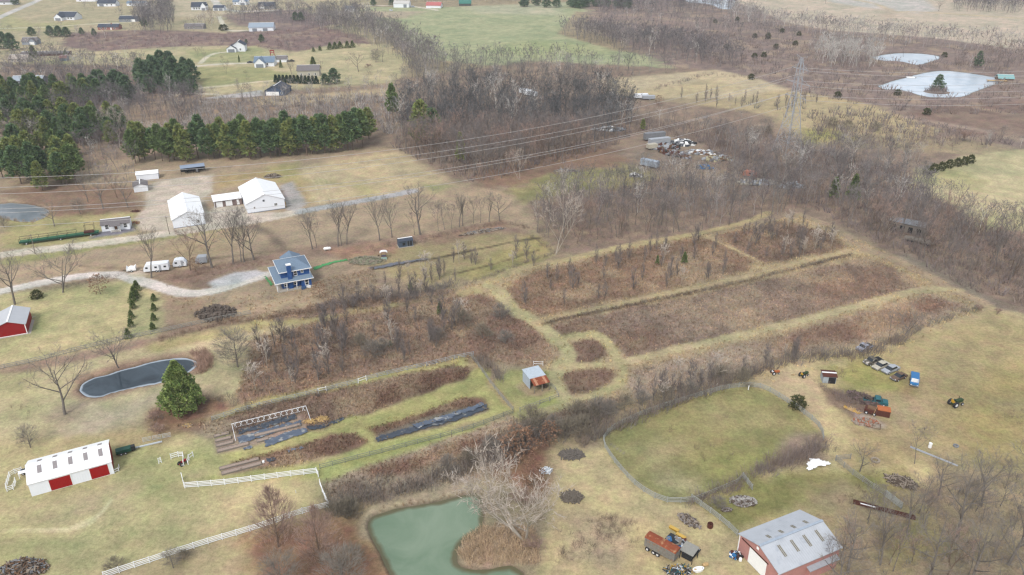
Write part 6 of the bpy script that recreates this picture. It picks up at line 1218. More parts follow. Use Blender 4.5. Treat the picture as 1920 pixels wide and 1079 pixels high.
proto('willow', [dict(seed=61, H=13, spread=.5, fork=.1, limbs=8, subs=6, tw=5, up=.1, tr=.4, stems=2)], BARKG, TWG)
proto('saplingp', [dict(seed=s, H=7, spread=.14, fork=.2, limbs=8, subs=3, tw=3, up=1.1, tr=.16, twigw=.09, twigl=1.6, ntr=4) for s in (74,)], BARKP, TWP)
proto('shrubr', [dict(seed=s, H=3.2, spread=.5, fork=.05, limbs=14, subs=4, tw=5, up=.2, tr=.3, stems=4, twigw=.04, twigl=3.2, ntr=3) for s in (85,)], BARKB, TWR)
def fuzzy(kind, seeds, H, Rm, n, w, L_, prof, bark, twigm, up=1.2, ribs=26, tr=.16, base=.06):
    out = []
    for s in seeds:
        rn = random.Random(s); V, Fc, V2, F2 = [], [], [], []; p = np.array([0, 0, -.2])
        for i in range(6): q = p + np.array([rn.uniform(-.1, .1), rn.uniform(-.1, .1), H * .9 / 6]); tris_tube(V, Fc, p, q, tr * (1 - i / 6.3), tr * (1 - (i + 1) / 6.3), 6); p = q
        ends = []
        for i in range(ribs):
            a = rn.uniform(0, 6.28); h0 = base + (.75 - base) * (i / ribs); h1 = min(.97, h0 + rn.uniform(.12, .28)); r1 = Rm * prof(h1) * rn.uniform(.7, 1); o0 = (0, 0, h0 * H); e1 = (r1 * math.cos(a), r1 * math.sin(a), h1 * H)
            tris_tube(V, Fc, o0, e1, tr * .3 * (1 - h0), .015, 3); ends.append((np.array(o0), np.array(e1)))
        for i in range(n):
            if rn.random() < .5: o0, e1 = rn.choice(ends); c = o0 + (e1 - o0) * rn.uniform(.3, 1) + np.array([rn.gauss(0, .3), rn.gauss(0, .3), rn.gauss(0, .3)]) * Rm * .16
            else: h = base + (1 - base) * rn.random(); a = rn.uniform(0, 6.28); r = Rm * prof(h) * math.sqrt(rn.random()) * (1 + .12 * math.sin(5 * a + h * 8)); c = np.array([r * math.cos(a), r * math.sin(a), h * H * .95])
            d = np.array([c[0] / Rm + rn.uniform(-.5, .5), c[1] / Rm + rn.uniform(-.5, .5), up * rn.uniform(.4, 1.2)]); d /= np.linalg.norm(d); blade(V2, F2, c, c + d * L_ * rn.uniform(.5, 1.2), w, rn)
        out.append((mesh_np('trunk', np.array(V), np.array(Fc), bark), mesh_np('crown', np.array(V2), np.array(F2), twigm), H))
    PROTO[kind] = out
fuzzy('cypress', (41, 42), 12, 3.6, 2600, .055, 1.3, lambda h: math.sin(math.pi * min(1, h * .92 + .1) ** .9) ** .8 + .02, BARKB, TWR, 1.3, 34, .2)
fuzzy('round', (51, 52), 9, 4.0, 2400, .05, 1.2, lambda h: math.sqrt(max(0, 1 - (h - .55) ** 2 / .24)) if h > .12 else .1, BARKG, TWG, .8, 30, .2, .14)
fuzzy('shrub', (81, 82, 83), 3.2, 2.1, 1100, .04, .9, lambda h: math.sqrt(max(.02, 1 - h * h)), BARKG, TWO, .9, 16, .05, .0)
fuzzy('shrubp', (84,), 3.2, 2.1, 1100, .04, .9, lambda h: math.sqrt(max(.02, 1 - h * h)), BARKG, TWG, .9, 16, .05, .0)
fuzzy('sapling', (71, 72, 73, 74), 7, .7, 300, .05, 1.2, lambda h: .35 + .65 * math.sin(math.pi * min(1, h * 1.0)), BARKG, TWM, 2.4, 12, .09, .05)
def green(kind, spec, r):
    L_ = []
    for (sd, H, R, n, sz, cols, prof, base, lobes, fn) in spec:
        V, Fc, Cc = foliage(sd, H, R, n, sz, cols, prof, base, lobes, fn=fn); w = trunk_mesh(H, r, sd)
        L_.append((mesh_np('trunk', w[0], w[1], BARKB), mesh_np('crown', V, Fc, NEEDLE, {'cover': Cc}), H))
    PROTO[kind] = L_
pinep = lambda u: (1 - u) ** .62 * (.55 + .45 * min(1, u * 4)) + .03
conep = lambda u: (1 - u) ** .85 + .02
bushp = lambda u: math.sqrt(max(0, 1 - (2 * u - .8) ** 2 / 1.5)) * .95 + .05
PG, PY_, PD = S(134, 156, 98), S(180, 182, 106), S(108, 138, 100)
green('pine', [(s, 16, 4.6, 620, 1.0, (PG, c), pinep, bs, lo, 6) for s, c, bs, lo in ((1, PY_, .16, 5), (2, PD, .24, 4), (3, PG, .3, 6), (4, PY_, .12, 3), (44, PD, .36, 5))], .26)
green('bigpine', [(9, 12, 5.2, 5200, .48, (S(120, 150, 86), S(194, 208, 128)), lambda u: (1 - u) ** .8 * (.7 + .3 * min(1, u * 5)) + .02, .06, 7, 8)], .3)
green('spruce', [(s, 6, 2.0, 420, .55, (S(100, 124, 76), S(150, 160, 100)), conep, .02, 4, 6) for s in (5, 6)], .12)
green('arborvitae', [(7, 4, 1.0, 260, .45, (S(56, 82, 62), S(84, 108, 74)), conep, .0, 3, 6)], .1)
green('bush', [(8, 2.4, 1.5, 260, .4, (S(76, 84, 54), S(118, 118, 76)), bushp, .0, 4, 6)], .08)
green('darkpine', [(s, 12, 4.2, 420, 1.1, (S(100, 130, 98), S(134, 154, 112)), pinep, .08, 5, 6) for s in (14, 15)], .22)
green('rust', [(s, 7, 2.4, 360, .3, (S(178, 144, 118), S(154, 120, 98)), bushp, .12, 5, 6) for s in (16, 17)], .1)
def plant(kind, px, py, H, label=None, cat=None, group=None, nm=None, wid=1.0, var=None, world=None, rz=None, rn=random.Random(99)):
    P_ = PROTO[kind]; i = var if var is not None else rn.randrange(len(P_)); wm, tm, H0 = P_[i % len(P_)]
    x, y = world or G(px, py); s = H / H0
    nm = nm or {'birch': 'birch_tree', 'pine': 'pine_tree', 'bigpine': 'pine_tree', 'darkpine': 'evergreen_tree', 'spruce': 'evergreen_tree', 'arborvitae': 'arborvitae', 'bush': 'evergreen_bush', 'shrub': 'shrub', 'shrubp': 'shrub', 'shrubr': 'shrub', 'sapling': 'sapling', 'saplingp': 'sapling', 'rust': 'leafy_tree'}.get(kind, 'bare_tree')
    o = empty(nm, (x, y, gz1(x, y)), rn.uniform(0, 6.28) if rz is None else rz, label, cat or {'sapling': 'sapling', 'shrub': 'shrub', 'evergreen_bush': 'bush'}.get(nm, 'tree'), group)
    o.scale = (s * wid, s * wid, s)
    link('trunk', wm, o); link('crown', tm, o)
    return o

# ---------------------------------------------------------------- trees one can tell apart
plant('bigpine', 345, 770, 12.3, 'big bushy green pine standing alone at the right end of the oval pond', var=0, wid=.86)
plant('sycamore', 985, 1012, 19, 'huge pale bare tree spreading over the green pond, lowest in the middle', nm='bare_tree', wid=1.15)
plant('willow', 222, 690, 12, 'leaning multi-trunk bare tree on the bank of the oval pond', rz=2.0)
plant('oak', 122, 778, 17, 'large bare tree on the lawn left of the oval pond', var=0, wid=1.0)
plant('round', 446, 689, 10.5, 'round-crowned bare tree alone right of the oval pond', var=0)
plant('round', 57, 840, 5.4, 'small bare tree above the red and white barn', var=1)
plant('cypress', 522, 1026, 13.5, 'reddish bare conical tree straddling the white fence, left of the pair', var=0)
plant('cypress', 602, 1058, 13.0, 'reddish bare conical tree between the white fence and the green pond', var=1)
plant('round', 325, 1066, 4.0, 'tiny bare tree just below the white fence near the bottom edge', var=0); plant('round', 530, 1110, 8, 'pale bare crown rising from the bottom edge below the left conical tree', var=1); plant('round', 645, 1112, 9, 'grey bare crown rising from the bottom edge left of the green pond', var=0)
plant('rust', 1030, 838, 6, 'rust-leaved tree top left behind the big pale bare tree', nm='leafy_tree', wid=1.0, var=0); plant('rust', 975, 870, 8.5, 'rust-leaved oak directly behind the big pale bare tree', nm='leafy_tree', wid=1.2, var=1); plant('rust', 1000, 915, 6, 'rust-leaved bush under the big pale bare tree', nm='leafy_tree', var=0)
plant('rust', 188, 552, 6.0, 'brown-leaved tree beside the gravel drive, left of the camper trailers', nm='leafy_tree', wid=1.1, var=1); plant('rust', 368, 510, 4.5, 'brown-leaved tree in front of the grey cargo trailer', nm='leafy_tree', var=0)
row = [(28, 572, 470, 'oak', 1), (118, 550, 452, 'willow', 0), (284, 522, 425, 'tall', 0), (357, 508, 425, 'brown', 0), (398, 503, 388, 'oak', 2), (437, 496, 388, 'tall', 1), (452, 492, 392, 'forest', 0), (458, 492, 400, 'tall', 2), (476, 488, 398, 'oak', 0), (586, 468, 392, 'tall', 3), (594, 466, 396, 'forest', 1), (634, 463, 380, 'tall', 0), (640, 462, 388, 'forest', 2), (650, 459, 376, 'tall', 1), (712, 452, 368, 'tall', 2), (735, 446, 372, 'tall', 3), (777, 441, 392, 'forest', 3), (788, 441, 342, 'oak', 1), (822, 434, 380, 'forest', 0), (834, 432, 374, 'forest', 1), (846, 430, 380, 'forest', 2), (861, 427, 362, 'tall', 0), (868, 425, 366, 'tall', 1), (888, 420, 372, 'forest', 3), (901, 419, 368, 'forest', 0), (917, 417, 358, 'tall', 2), (937, 416, 362, 'oak', 2)]
ordn = ['first', 'second', 'third', 'fourth', 'fifth', 'sixth', 'seventh', 'eighth', 'ninth', 'tenth', 'eleventh', 'twelfth', 'thirteenth', 'fourteenth', 'fifteenth', 'sixteenth', 'seventeenth', 'eighteenth', 'nineteenth', 'twentieth', 'twenty-first', 'twenty-second', 'twenty-third', 'twenty-fourth', 'twenty-fifth', 'twenty-sixth', 'twenty-seventh']
for i, (px, pb, pt, k, v) in enumerate(row):
    plant(k, px, pb, Hgt(px, pb, pt) * 1.0, f'bare tree, {ordn[i]} from the left in the row along the field by the blue house', group='bare trees in the row north of the blue house', var=v, nm='bare_tree')
for px, pb, pt, k, lb in [(102, 425, 375, 'oak', 'pale bare tree on the lawn right of the grey pond'), (151, 402, 372, 'round', 'small bare tree by the ditch right of the grey pond'), (194, 393, 330, 'oak', 'bare tree on the lawn behind the white cottage, left of two'), (240, 390, 330, 'oak', 'bare tree by the yard edge behind the white cottage'), (165, 380, 320, 'tall', 'bare tree left of the small grey-roofed shed'), (220, 372, 318, 'brown', 'brownish bare tree beside the grey-roofed shed'), (8, 428, 405, 'round', 'small bare tree at the left edge below the grey pond'),
    (1040, 478, 350, 'birch', 'tall white-barked bare tree at the corner of the central wood'), (975, 338, 280, 'birch', 'pale bare trunk in the brown clearing of the wood'), (672, 135, 95, 'oak', 'spreading bare tree alone in the pale field left of the tree belt'), (705, 118, 92, 'round', 'bare tree in the small clump at the edge of the pale field'), (717, 117, 92, 'tall', 'upright bare tree in the small clump at the edge of the pale field'), (455, 190, 150, 'oak', 'bare tree in front of the concrete pad of the blue-grey house, left one'), (470, 192, 160, 'tall', 'bare tree in front of the concrete pad, right one'), (500, 215, 178, 'oak', 'bare forked tree below the blue-grey house'),
    (548, 145, 112, 'tall', 'narrow bare tree at the left corner of the large beige house'), (240, 258, 195, 'birch', 'white-barked bare tree among the pines, right one'), (135, 270, 225, 'birch', 'white-barked bare tree among the pines, left one'), (222, 262, 200, 'birch', 'broad pale bare tree in the middle of the pines'), (60, 345, 300, 'round', 'grey bare tree in front of the left pines'), (330, 104, 65, 'birch', 'pale poplar above the green pine clump'), (178, 118, 95, 'tall', 'small bare tree in the lawn right of the slate shed'), (1285, 345, 300, 'tall', 'thin dark bare tree at the foot of the junkyard'), (1645, 440, 350, 'forest', 'tall bare tree beside the ruined barn'), (1660, 450, 398, 'birch', 'pale bare trunk in front of the ruined barn'),
    (1480, 365, 290, 'tall', 'bare tree below the lattice tower'), (1548, 8, -12, 'oak', 'lone bare tree in the tan field at the top'), (1760, 22, 0, 'oak', 'bare tree at the corner of the top right wood'), (1698, 628, 568, 'willow', 'bare tree in the hedge line above the yellow pasture'), (1665, 640, 585, 'forest', 'thin bare tree in the hedge left of the yellow pasture corner'), (1715, 870, 800, 'forest', 'bare tree by the thin grey fence below the pasture'), (1612, 885, 825, 'oak', 'grey bare tree beside the ring feeder')]:
    plant(k, px, pb, Hgt(px, pb, pt), lb)
for px, pb, H, lb in [(1795, 1010, 16, 'large bare tree in the bottom right wood, trunk by the dark debris'), (1890, 1060, 17, 'tall bare tree at the right edge, bottom corner'), (1930, 960, 17, 'bare tree at the right edge beside the pasture'), (1840, 950, 13, 'bare tree above the pale brush in the bottom right wood'), (1650, 1060, 13, 'bare tree whose crown overlaps the faded red barn roof'), (1590, 1075, 12, 'bare tree just right of the faded red barn corner'), (1740, 1090, 14, 'bare tree at the bottom edge of the bottom right wood'), (1820, 1105, 14, 'bare tree at the bottom edge, right of centre in the wood'), (1700, 1000, 10, 'bare tree beside the long steel beams'), (1570, 1130, 13, 'bare tree rising from the bottom edge over the faded red barn'), (1900, 1120, 16, 'bare tree rising from the bottom right corner'), (1760, 930, 9, 'small bare tree under the long pale pipes')]:
    plant(random.Random(px).choice(['oak', 'oak', 'forest', 'tall']), px, pb, H, lb, nm='bare_tree')
# evergreens in the pine row, masses and small ones
rn = random.Random(3)
PR = [(255, 308), (272, 300), (292, 300), (318, 305), (338, 298), (352, 305), (372, 298), (392, 300), (412, 296), (432, 300), (452, 297), (470, 299), (490, 296), (508, 297), (525, 293), (542, 294), (560, 291), (576, 292), (594, 289), (610, 288), (628, 286), (645, 284), (662, 282), (680, 276), (692, 262), (500, 285), (460, 286), (540, 282), (600, 276), (640, 272), (420, 288), (380, 288), (262, 304), (305, 303), (327, 300), (345, 302), (402, 297), (442, 298), (480, 297), (517, 294), (551, 292), (585, 290), (619, 286), (653, 283), (670, 268), (570, 278), (520, 284), (440, 288)]
for i, (px, py) in enumerate(PR): plant('pine', px, py, rn.uniform(13.5, 17.5), 'tall green pine in the long row above the gravel yard and pale field', group='pines in the long row above the yard', wid=rn.uniform(.8, 1.05), rz=rn.uniform(0, 6))
for (poly, n, H, g, lb, kd) in [
    ([(0, 300), (0, 360), (60, 362), (150, 350), (140, 300), (60, 285)], 28, 14, 'pines above the grey pond', 'bushy pine in the clump just above the grey pond', 'pine'),
    ([(0, 240), (0, 275), (120, 280), (245, 270), (240, 240), (100, 225)], 46, 13, 'pines in the left wood, nearer band', 'pine in the nearer mixed band of the left wood', 'pine'),
    ([(0, 185), (0, 215), (80, 215), (190, 195), (200, 180), (120, 172)], 40, 12, 'pines in the left wood, farther band', 'pine in the farther band of the left wood', 'pine'),
    ([(265, 160), (295, 130), (330, 125), (365, 150), (365, 178), (310, 180)], 28, 13, 'pines in the round clump by the lawn', 'pine in the round dark clump beside the green lawn', 'darkpine'),
    ([(130, 175), (260, 165), (285, 175), (240, 190), (150, 190)], 22, 11, 'pines between the two bands', 'pine between the round clump and the left wood', 'darkpine')]:
    Pw = GP(poly); A = np.array(Pw); k = 0
    while k < n:
        x, y = rn.uniform(A[:, 0].min(), A[:, 0].max()), rn.uniform(A[:, 1].min(), A[:, 1].max())
        if sdf(np.array([x]), np.array([y]), Pw)[0] < 0: plant(kd, 0, 0, H * rn.uniform(.8, 1.15), lb, group=g, world=(x, y), wid=rn.uniform(.85, 1.15)); k += 1
for px, pb, pt, k, w, lb in [(738, 232, 160, 'pine', .62, 'tall narrow evergreen at the left edge of the central wood'), (790, 270, 190, 'pine', 1.0, 'broad yellow-green pine in the central wood, left of the pair'), (812, 272, 205, 'pine', 1.05, 'broad yellow-green pine in the central wood, right of the pair'), (864, 305, 250, 'pine', .6, 'yellow-green evergreen at the wood edge by the pale field'), (1205, 246, 224, 'pine', .8, 'small evergreen left of the semi trailers'), (1598, 372, 330, 'spruce', .85, 'bright green evergreen in the right-hand wood'), (1562, 372, 335, 'spruce', .8, 'dull bluish evergreen left of the bright one in the right-hand wood'),
    (1283, 494, 474, 'spruce', .8, 'small green cedar in the weeds below the track'), (825, 590, 568, 'spruce', .7, 'small dark cedar among saplings left of the winding path'), (732, 650, 640, 'spruce', .9, 'tiny dark cedar low in the left weed block'), (770, 545, 528, 'spruce', .7, 'tiny cedar near the blue house clearing'), (1495, 766, 746, 'bush', .85, 'dark evergreen bush just outside the arena fence'), (1232, 497, 480, 'spruce', .6, 'faint small cedar left of the green one in the weeds'),
    (70, 560, 547, 'bush', 1.0, 'round dark brown-green bush beside the gravel drive, far left'), (1757, 170, 142, 'darkpine', 1.1, 'olive pine on the island of the far pond'), (1832, 128, 98, 'darkpine', .8, 'dark evergreen beyond the far pond'), (627, 158, 130, 'darkpine', 1.3, 'dark conical evergreen at the right end of the arborvitae row'), (610, 160, 140, 'darkpine', 1.3, 'bushy dark evergreen next to the arborvitae row'), (588, 128, 108, 'spruce', 1.0, 'evergreen at the right corner of the large beige house'), (527, 128, 114, 'spruce', .7, 'small conifer below the white outbuilding'), (449, 100 + 18, 105, 'spruce', .5, 'small shrub-like conifer left of the white ranch house'),
    (8, 92, 62, 'darkpine', 1.3, 'dark evergreen at the left edge above the long poultry barn'), (24, 95, 64, 'darkpine', 1.2, 'second dark evergreen beside the one at the left edge'), (60, 68, 52, 'darkpine', 1.5, 'wide dark evergreen behind the grey gabled house'), (96, 70, 50, 'darkpine', 1.3, 'dark evergreen left of two in front of the twin-gabled house'), (112, 70, 50, 'darkpine', 1.3, 'dark evergreen middle of the clump in front of the twin-gabled house'), (126, 70, 52, 'darkpine', 1.3, 'dark evergreen right of the clump in front of the twin-gabled house'), (154, 66, 53, 'darkpine', 1.1, 'slim evergreen left of the brick ranch'), (177, 68, 55, 'darkpine', 1.1, 'small evergreen below the brick ranch corner'), (64, 109, 87, 'spruce', 1.1, 'dark spruce behind the red car'), (124, 107, 95, 'spruce', 1.1, 'dark spruce right of the tiny slate shed'),
    (271, 51, 34, 'darkpine', 1.2, 'dark evergreen beside the bare tree cluster at top'), (419, 58, 48, 'bush', 1.3, 'dark round evergreen at the bend of the far drive'), (491, 80, 66, 'darkpine', 1.2, 'dark evergreen above the white ranch house'), (462, 82, 74, 'darkpine', 1.0, 'small evergreen behind the tall white house'), (30, 10, -6, 'darkpine', 1.4, 'dark evergreen in the top left corner'), (555, 40, 24, 'darkpine', 1.4, 'dark evergreen pair in the scrub at top, left one'), (565, 40, 24, 'darkpine', 1.2, 'dark evergreen pair in the scrub at top, right one'),
    (588, 98, 90, 'spruce', 1.2, 'dark evergreen at the field edge, left of the hedge clump'), (600, 96, 87, 'spruce', 1.2, 'dark evergreen at the field edge, second of the small pair'), (700, 12, -2, 'darkpine', 1.2, 'evergreen left of the far white barn'), (735, 0 + 12, -4, 'darkpine', 1.2, 'evergreen behind the far white barn'), (1100, 14, -2, 'darkpine', 1.3, 'dark evergreen left of the far evergreen grove')]:
    plant(k, px, pb, max(1.5, Hgt(px, pb, pt)), lb, wid=w)
for i in range(5): plant('spruce', 619 + i * 9.5 + (4 if i > 2 else 0), 93.5 - i * .9, 5, 'dark evergreen in the hedge clump between the pale field and the brown scrub', group='evergreens at the scrub edge', wid=1.3)
for i in range(12): px = 518 + i * 6.9; plant('arborvitae', px, 156 + .2 * i, 4.6, f'dark green arborvitae in the straight row before the large beige house', group='arborvitae row', wid=1.25)
for i, (px, py) in enumerate([(1737, 328), (1750, 324), (1765, 321), (1779, 316), (1794, 313), (1807, 310), (1819, 307)]): plant('bush', px, py, 3.3, f'dark round evergreen, {ordn[i]} from the left in the row at the pale upper pasture', group='evergreen bushes in the row at the upper pasture', wid=.68)
for i, (px, py, h_) in enumerate([(257, 546, 4.4), (252, 548 + 8, 4.2), (249, 567, 4), (250, 580, 3.6), (247, 598, 3.4), (246, 614, 3.4), (241, 635, 3.8), (256, 560, 3.8)]): plant('spruce', px, py, h_ * .72, 'dark green conifer in the dense left row between lawn and drive', group='conifers in the dense row by the lawn', wid=1.1)
for i, (px, py) in enumerate([(289, 565), (289, 583), (289, 602), (287, 620)]): plant('spruce', px, py, 2.2, f'small green conifer, {ordn[i]} from the top in the spaced right row beside the lawn', group='conifers in the spaced row', wid=1.15)
# red play frame by the white ranch house
x, y = G(507, 106); o = empty('play_frame', (x, y, 0), .2, 'red wooden play frame above the white ranch house outbuilding', 'playset')
for xx, yy in ((0, 0), (2.6, 0), (0, 2.2), (2.6, 2.2)): b = MB(); b.box(xx, xx + .25, yy, yy + .25, 0, 4); b.build('post', REDV, o)
b = MB(); b.box(-.1, 2.9, -.1, .1, 3.6, 4.0); b.box(-.1, 2.9, 2.3, 2.5, 3.6, 4.0); b.box(0, 2.8, .1, 2.3, 2.2, 2.4); b.build('platform', REDV, o)

# ---------------------------------------------------------------- the woods: nearest ones one by one, the rest as one mass
def scatter(poly, spacing, seed, world=False):
    Pw = poly if world else GP(poly); A = np.array(Pw); r_ = np.random.RandomState(seed); X, Y = np.meshgrid(np.arange(A[:, 0].min(), A[:, 0].max(), spacing), np.arange(A[:, 1].min(), A[:, 1].max(), spacing))
    x = X.ravel() + (r_.rand(X.size) - .5) * spacing * 1.3; y = Y.ravel() + (r_.rand(X.size) - .5) * spacing * 1.3; m = sdf(x, y, Pw) < 0
    return x[m], y[m]
CLEAR = [GP(p) for p in [[(940, 352), (1050, 322), (1180, 305), (1250, 315), (1210, 340), (1100, 352), (980, 375)], [(1190, 266), (1285, 262), (1310, 288), (1265, 316), (1195, 318), (1188, 300)], [(955, 170), (1000, 168), (1000, 190), (960, 190)], [(1435, 270), (1510, 268), (1515, 296), (1440, 298)]]]
# poly, spacing, height, tone, label
GRY, MAU, BRN, PAL, DRK = S(142, 138, 134), S(150, 139, 138), S(162, 142, 128), S(208, 202, 194), S(120, 118, 118)
WOODS = [
 ([(745, 250), (760, 200), (900, 172), (960, 190), (1120, 182), (1185, 200), (1185, 262), (1080, 300), (960, 335), (890, 345), (862, 335), (745, 285)], 5.6, 18, (S(122, 121, 120), S(100, 100, 101)), 'grey bare tree in the central wood beyond the pale field'),
 ([(1000, 400), (1045, 365), (1240, 338), (1400, 338), (1500, 362), (1540, 395), (1480, 402), (1330, 432), (1050, 470), (1005, 440)], 4.5, 13, (MAU, GRY), 'thin bare tree in the dense wood above the mown track'),
 ([(1300, 260), (1440, 290), (1560, 285), (1700, 325), (1700, 345), (1780, 392), (1900, 448), (1960, 560), (1820, 535), (1700, 480), (1630, 452), (1570, 415), (1400, 335)], 5.6, 14.5, (MAU, GRY), 'bare tree in the wood beside the ruined barn'),
 ([(1190, 218), (1300, 228), (1440, 244), (1480, 270), (1440, 292), (1300, 262), (1190, 250)], 6.0, 9, (BRN, GRY), 'bare tree in the strip between the junkyard and the tan field'),
 ([(1560, 250), (1800, 265), (1920, 262), (1920, 282), (1840, 282), (1720, 318), (1560, 285)], 7, 8, (BRN, MAU), 'bare tree in the brown wood above the upper pasture'),
 ([(600, 32), (665, 30), (740, 66), (808, 106), (840, 128), (780, 150), (742, 112), (690, 82), (600, 60)], 6, 17, (MAU, GRY), 'bare tree in the belt left of the green field'),
 ([(790, 118), (960, 118), (1140, 128), (1262, 130), (1330, 128), (1200, 145), (1110, 152), (1100, 168), (960, 168), (800, 175), (745, 165)], 8, 14, (GRY, GRY), 'bare tree in the belt below the green field'),
 ([(1048, 66), (1110, 62), (1300, 85), (1400, 118), (1345, 130), (1262, 112), (1150, 95)], 5.5, 16, (DRK, MAU), 'bare tree in the dark grove right of the green field'),
 ([(1110, 28), (1250, 40), (1400, 60), (1560, 88), (1700, 108), (1640, 104), (1480, 84), (1380, 72), (1240, 50), (1110, 36)], 8, 13, (MAU, GRY), 'bare tree in the far scrub line'),
 ([(1370, 28), (1480, 52), (1560, 64), (1700, 78), (1850, 96), (1920, 98), (1920, 108), (1740, 92), (1560, 76), (1370, 42)], 6.5, 17, (MAU, PAL), 'bare tree in the far belt before the tan field'),
 ([(1160, 0), (1380, 14), (1380, 30), (1100, 24)], 7, 15, (MAU, DRK), 'bare tree at the far top beside the pond sliver'),
 ([(1780, -10), (1930, -6), (1930, 28), (1790, 22)], 7, 18, (DRK, MAU), 'bare tree in the top right wood'),
 ([(1500, 100), (1640, 108), (1650, 130), (1560, 130)], 6, 17, (PAL, PAL), 'pale poplar left of the far ponds'),
 ([(1800, 118), (1930, 108), (1930, 140), (1880, 142), (1780, 128)], 7, 14, (BRN, MAU), 'reddish bare tree beyond the far pond'),
 ([(0, 120), (120, 112), (270, 125), (280, 160), (120, 170), (0, 160)], 7, 12, (MAU, GRY), 'bare tree in the mixed wood at left'),
 ([(120, 185), (360, 180), (380, 215), (350, 245), (240, 235), (120, 225)], 6, 13, (MAU, DRK), 'bare tree between the pine bands at left'),
 ([(380, 190), (470, 200), (560, 185), (740, 175), (745, 255), (700, 250), (560, 232), (400, 255), (245, 285), (250, 250)], 8.0, 10.5, (PAL, MAU), 'pale bare tree behind the long row of pines'),
 ([(0, 56), (300, 50), (310, 112), (0, 116)], 24, 9, (MAU, GRY), 'bare tree dotted among the far houses at upper left'),
 ([(150, -8), (620, -8), (620, 30), (160, 50)], 34, 11, (MAU, DRK), 'bare tree dotted among the top houses'),
 ([(360, 100), (480, 90), (740, 130), (740, 160), (380, 178)], 30, 8, (MAU, BRN), 'bare tree in the yards of the white houses'),
 ([(370, 178), (745, 152), (745, 176), (372, 196)], 9, 8, (GRY, PAL), 'bare tree in the line below the blue-grey house'),
 ([(0, 215), (120, 205), (245, 225), (245, 285), (120, 295), (0, 290)], 7.5, 12, (MAU, GRY), 'bare tree among the pines of the left wood'),
 ([(140, 300), (260, 290), (260, 345), (200, 365), (150, 350)], 8, 13, (GRY, MAU), 'bare tree between the grey pond pines and the yard'),
 ([(100, 72), (280, 60), (310, 72), (200, 80), (100, 84)], 11, 8, (MAU, MAU), 'bare tree in the scrub band at upper left'),
 ([(250, 22), (290, 20), (330, 42), (320, 64), (260, 62)], 6, 16, (MAU, DRK), 'bare tree in the cluster below the top houses'),
 ([(295, -6), (320, -6), (325, 26), (300, 26)], 5.5, 17, (MAU, DRK), 'bare tree in the cluster at the top edge'),
 ([(390, 34), (410, 34), (412, 60), (365, 62), (340, 58)], 9, 10, (MAU, BRN), 'bare tree beside the far curved drive'),
 ([(420, 28), (560, 12), (620, 30), (600, 60), (560, 52), (430, 44)], 8, 12, (MAU, DRK), 'bare tree in the scrub left of the belt'),
 ([(640, -12), (1100, -14), (1100, 4), (960, 6), (820, 4), (640, 8)], 9, 14, (MAU, DRK), 'bare tree along the far top edge'),
 ([(515, 85), (540, 80), (560, 100), (530, 102)], 8, 8, (MAU, MAU), 'bare tree in the scrub above the white outbuilding'),
 ([(1560, 1010), (1650, 950), (1920, 890), (2000, 1100), (1560, 1130)], 5.2, 8.5, (GRY, PAL), 'bare tree in the bottom right wood'),
]
cand = []
for wi, (poly, sp, H, tones, lb) in enumerate(WOODS):
    x, y = scatter(poly, sp, 100 + wi)
    for c in CLEAR:
        m = sdf(x, y, c) > 0; x, y = x[m], y[m]
    r_ = np.random.RandomState(wi)
    for a_, b_ in zip(x, y): cand.append((H / math.hypot(a_, b_), a_, b_, H * r_.uniform(.62, 1.12), wi, r_.rand()))
cand.sort(reverse=True)
n_ind = 300 - sum(1 for o in bpy.data.objects if o.parent is None and o.get('category') == 'tree' and o.name.startswith('bare_tree'))
KD = {0: 'forest', 1: 'forest', 2: 'forest', 3: 'brown', 6: 'forest', 16: 'forest', 17: 'forest', 25: 'forest'}
for c in cand[:n_ind]:
    _, a_, b_, H, wi, t = c; plant(KD.get(wi, 'forest') if t > .25 else 'brown', 0, 0, H, WOODS[wi][4], group=WOODS[wi][4].replace('tree', 'trees').replace('grey ', '').replace('thin ', '').replace('pale ', '') , world=(a_, b_), nm='bare_tree', wid=.9 + .3 * t)
rest = cand[n_ind:]
def lodset(specs):
    L_ = []
    for sp in specs:
        w, t = bare(**sp); V = np.concatenate([w[0], t[0]]); Fc = np.concatenate([w[1], t[1] + len(w[0])]); cf = np.concatenate([np.full(len(w[0]), .82), np.full(len(t[0]), 1.0)]); L_.append((V, Fc, cf, sp['H']))
    return L_
LODA = lodset([dict(seed=s, H=16, spread=.26, fork=.34, limbs=7, subs=3, tw=3, up=.5, tr=.16, twigw=.12, twigl=1.7, ntr=3, sub2=2) for s in (201, 202, 203, 204)])
LODB = lodset([dict(seed=s, H=16, spread=.3, fork=.2, limbs=6, subs=2, tw=2, up=.5, tr=.16, twigw=.26, twigl=2.6, ntr=3, sub2=2) for s in (211, 212, 213)])
def merge(name, items, mt_, seed=0, label=None, cat=None):
    """items: (V, F, colfactor, x, y, z, scale xy, scale z, rot, colour)"""
    VV, FF, CC, k = [], [], [], 0
    for V, Fc, cf, x, y, z, sx, sz, rz, col in items:
        c, s = math.cos(rz), math.sin(rz); P_ = np.empty_like(V); P_[:, 0] = (V[:, 0] * c - V[:, 1] * s) * sx + x; P_[:, 1] = (V[:, 0] * s + V[:, 1] * c) * sx + y; P_[:, 2] = V[:, 2] * sz + z
        VV.append(P_); FF.append(Fc + k); CC.append(cf[:, None] * np.array(col)[None]); k += len(V)
    return tag(link(name, mesh_np(name, np.concatenate(VV), np.concatenate(FF), mt_, {'cover': np.concatenate(CC)})), label, cat, kind='stuff')
VEG = attr_mat('bare_wood', .8, 1.2, .4)
r_ = np.random.RandomState(8); items = []
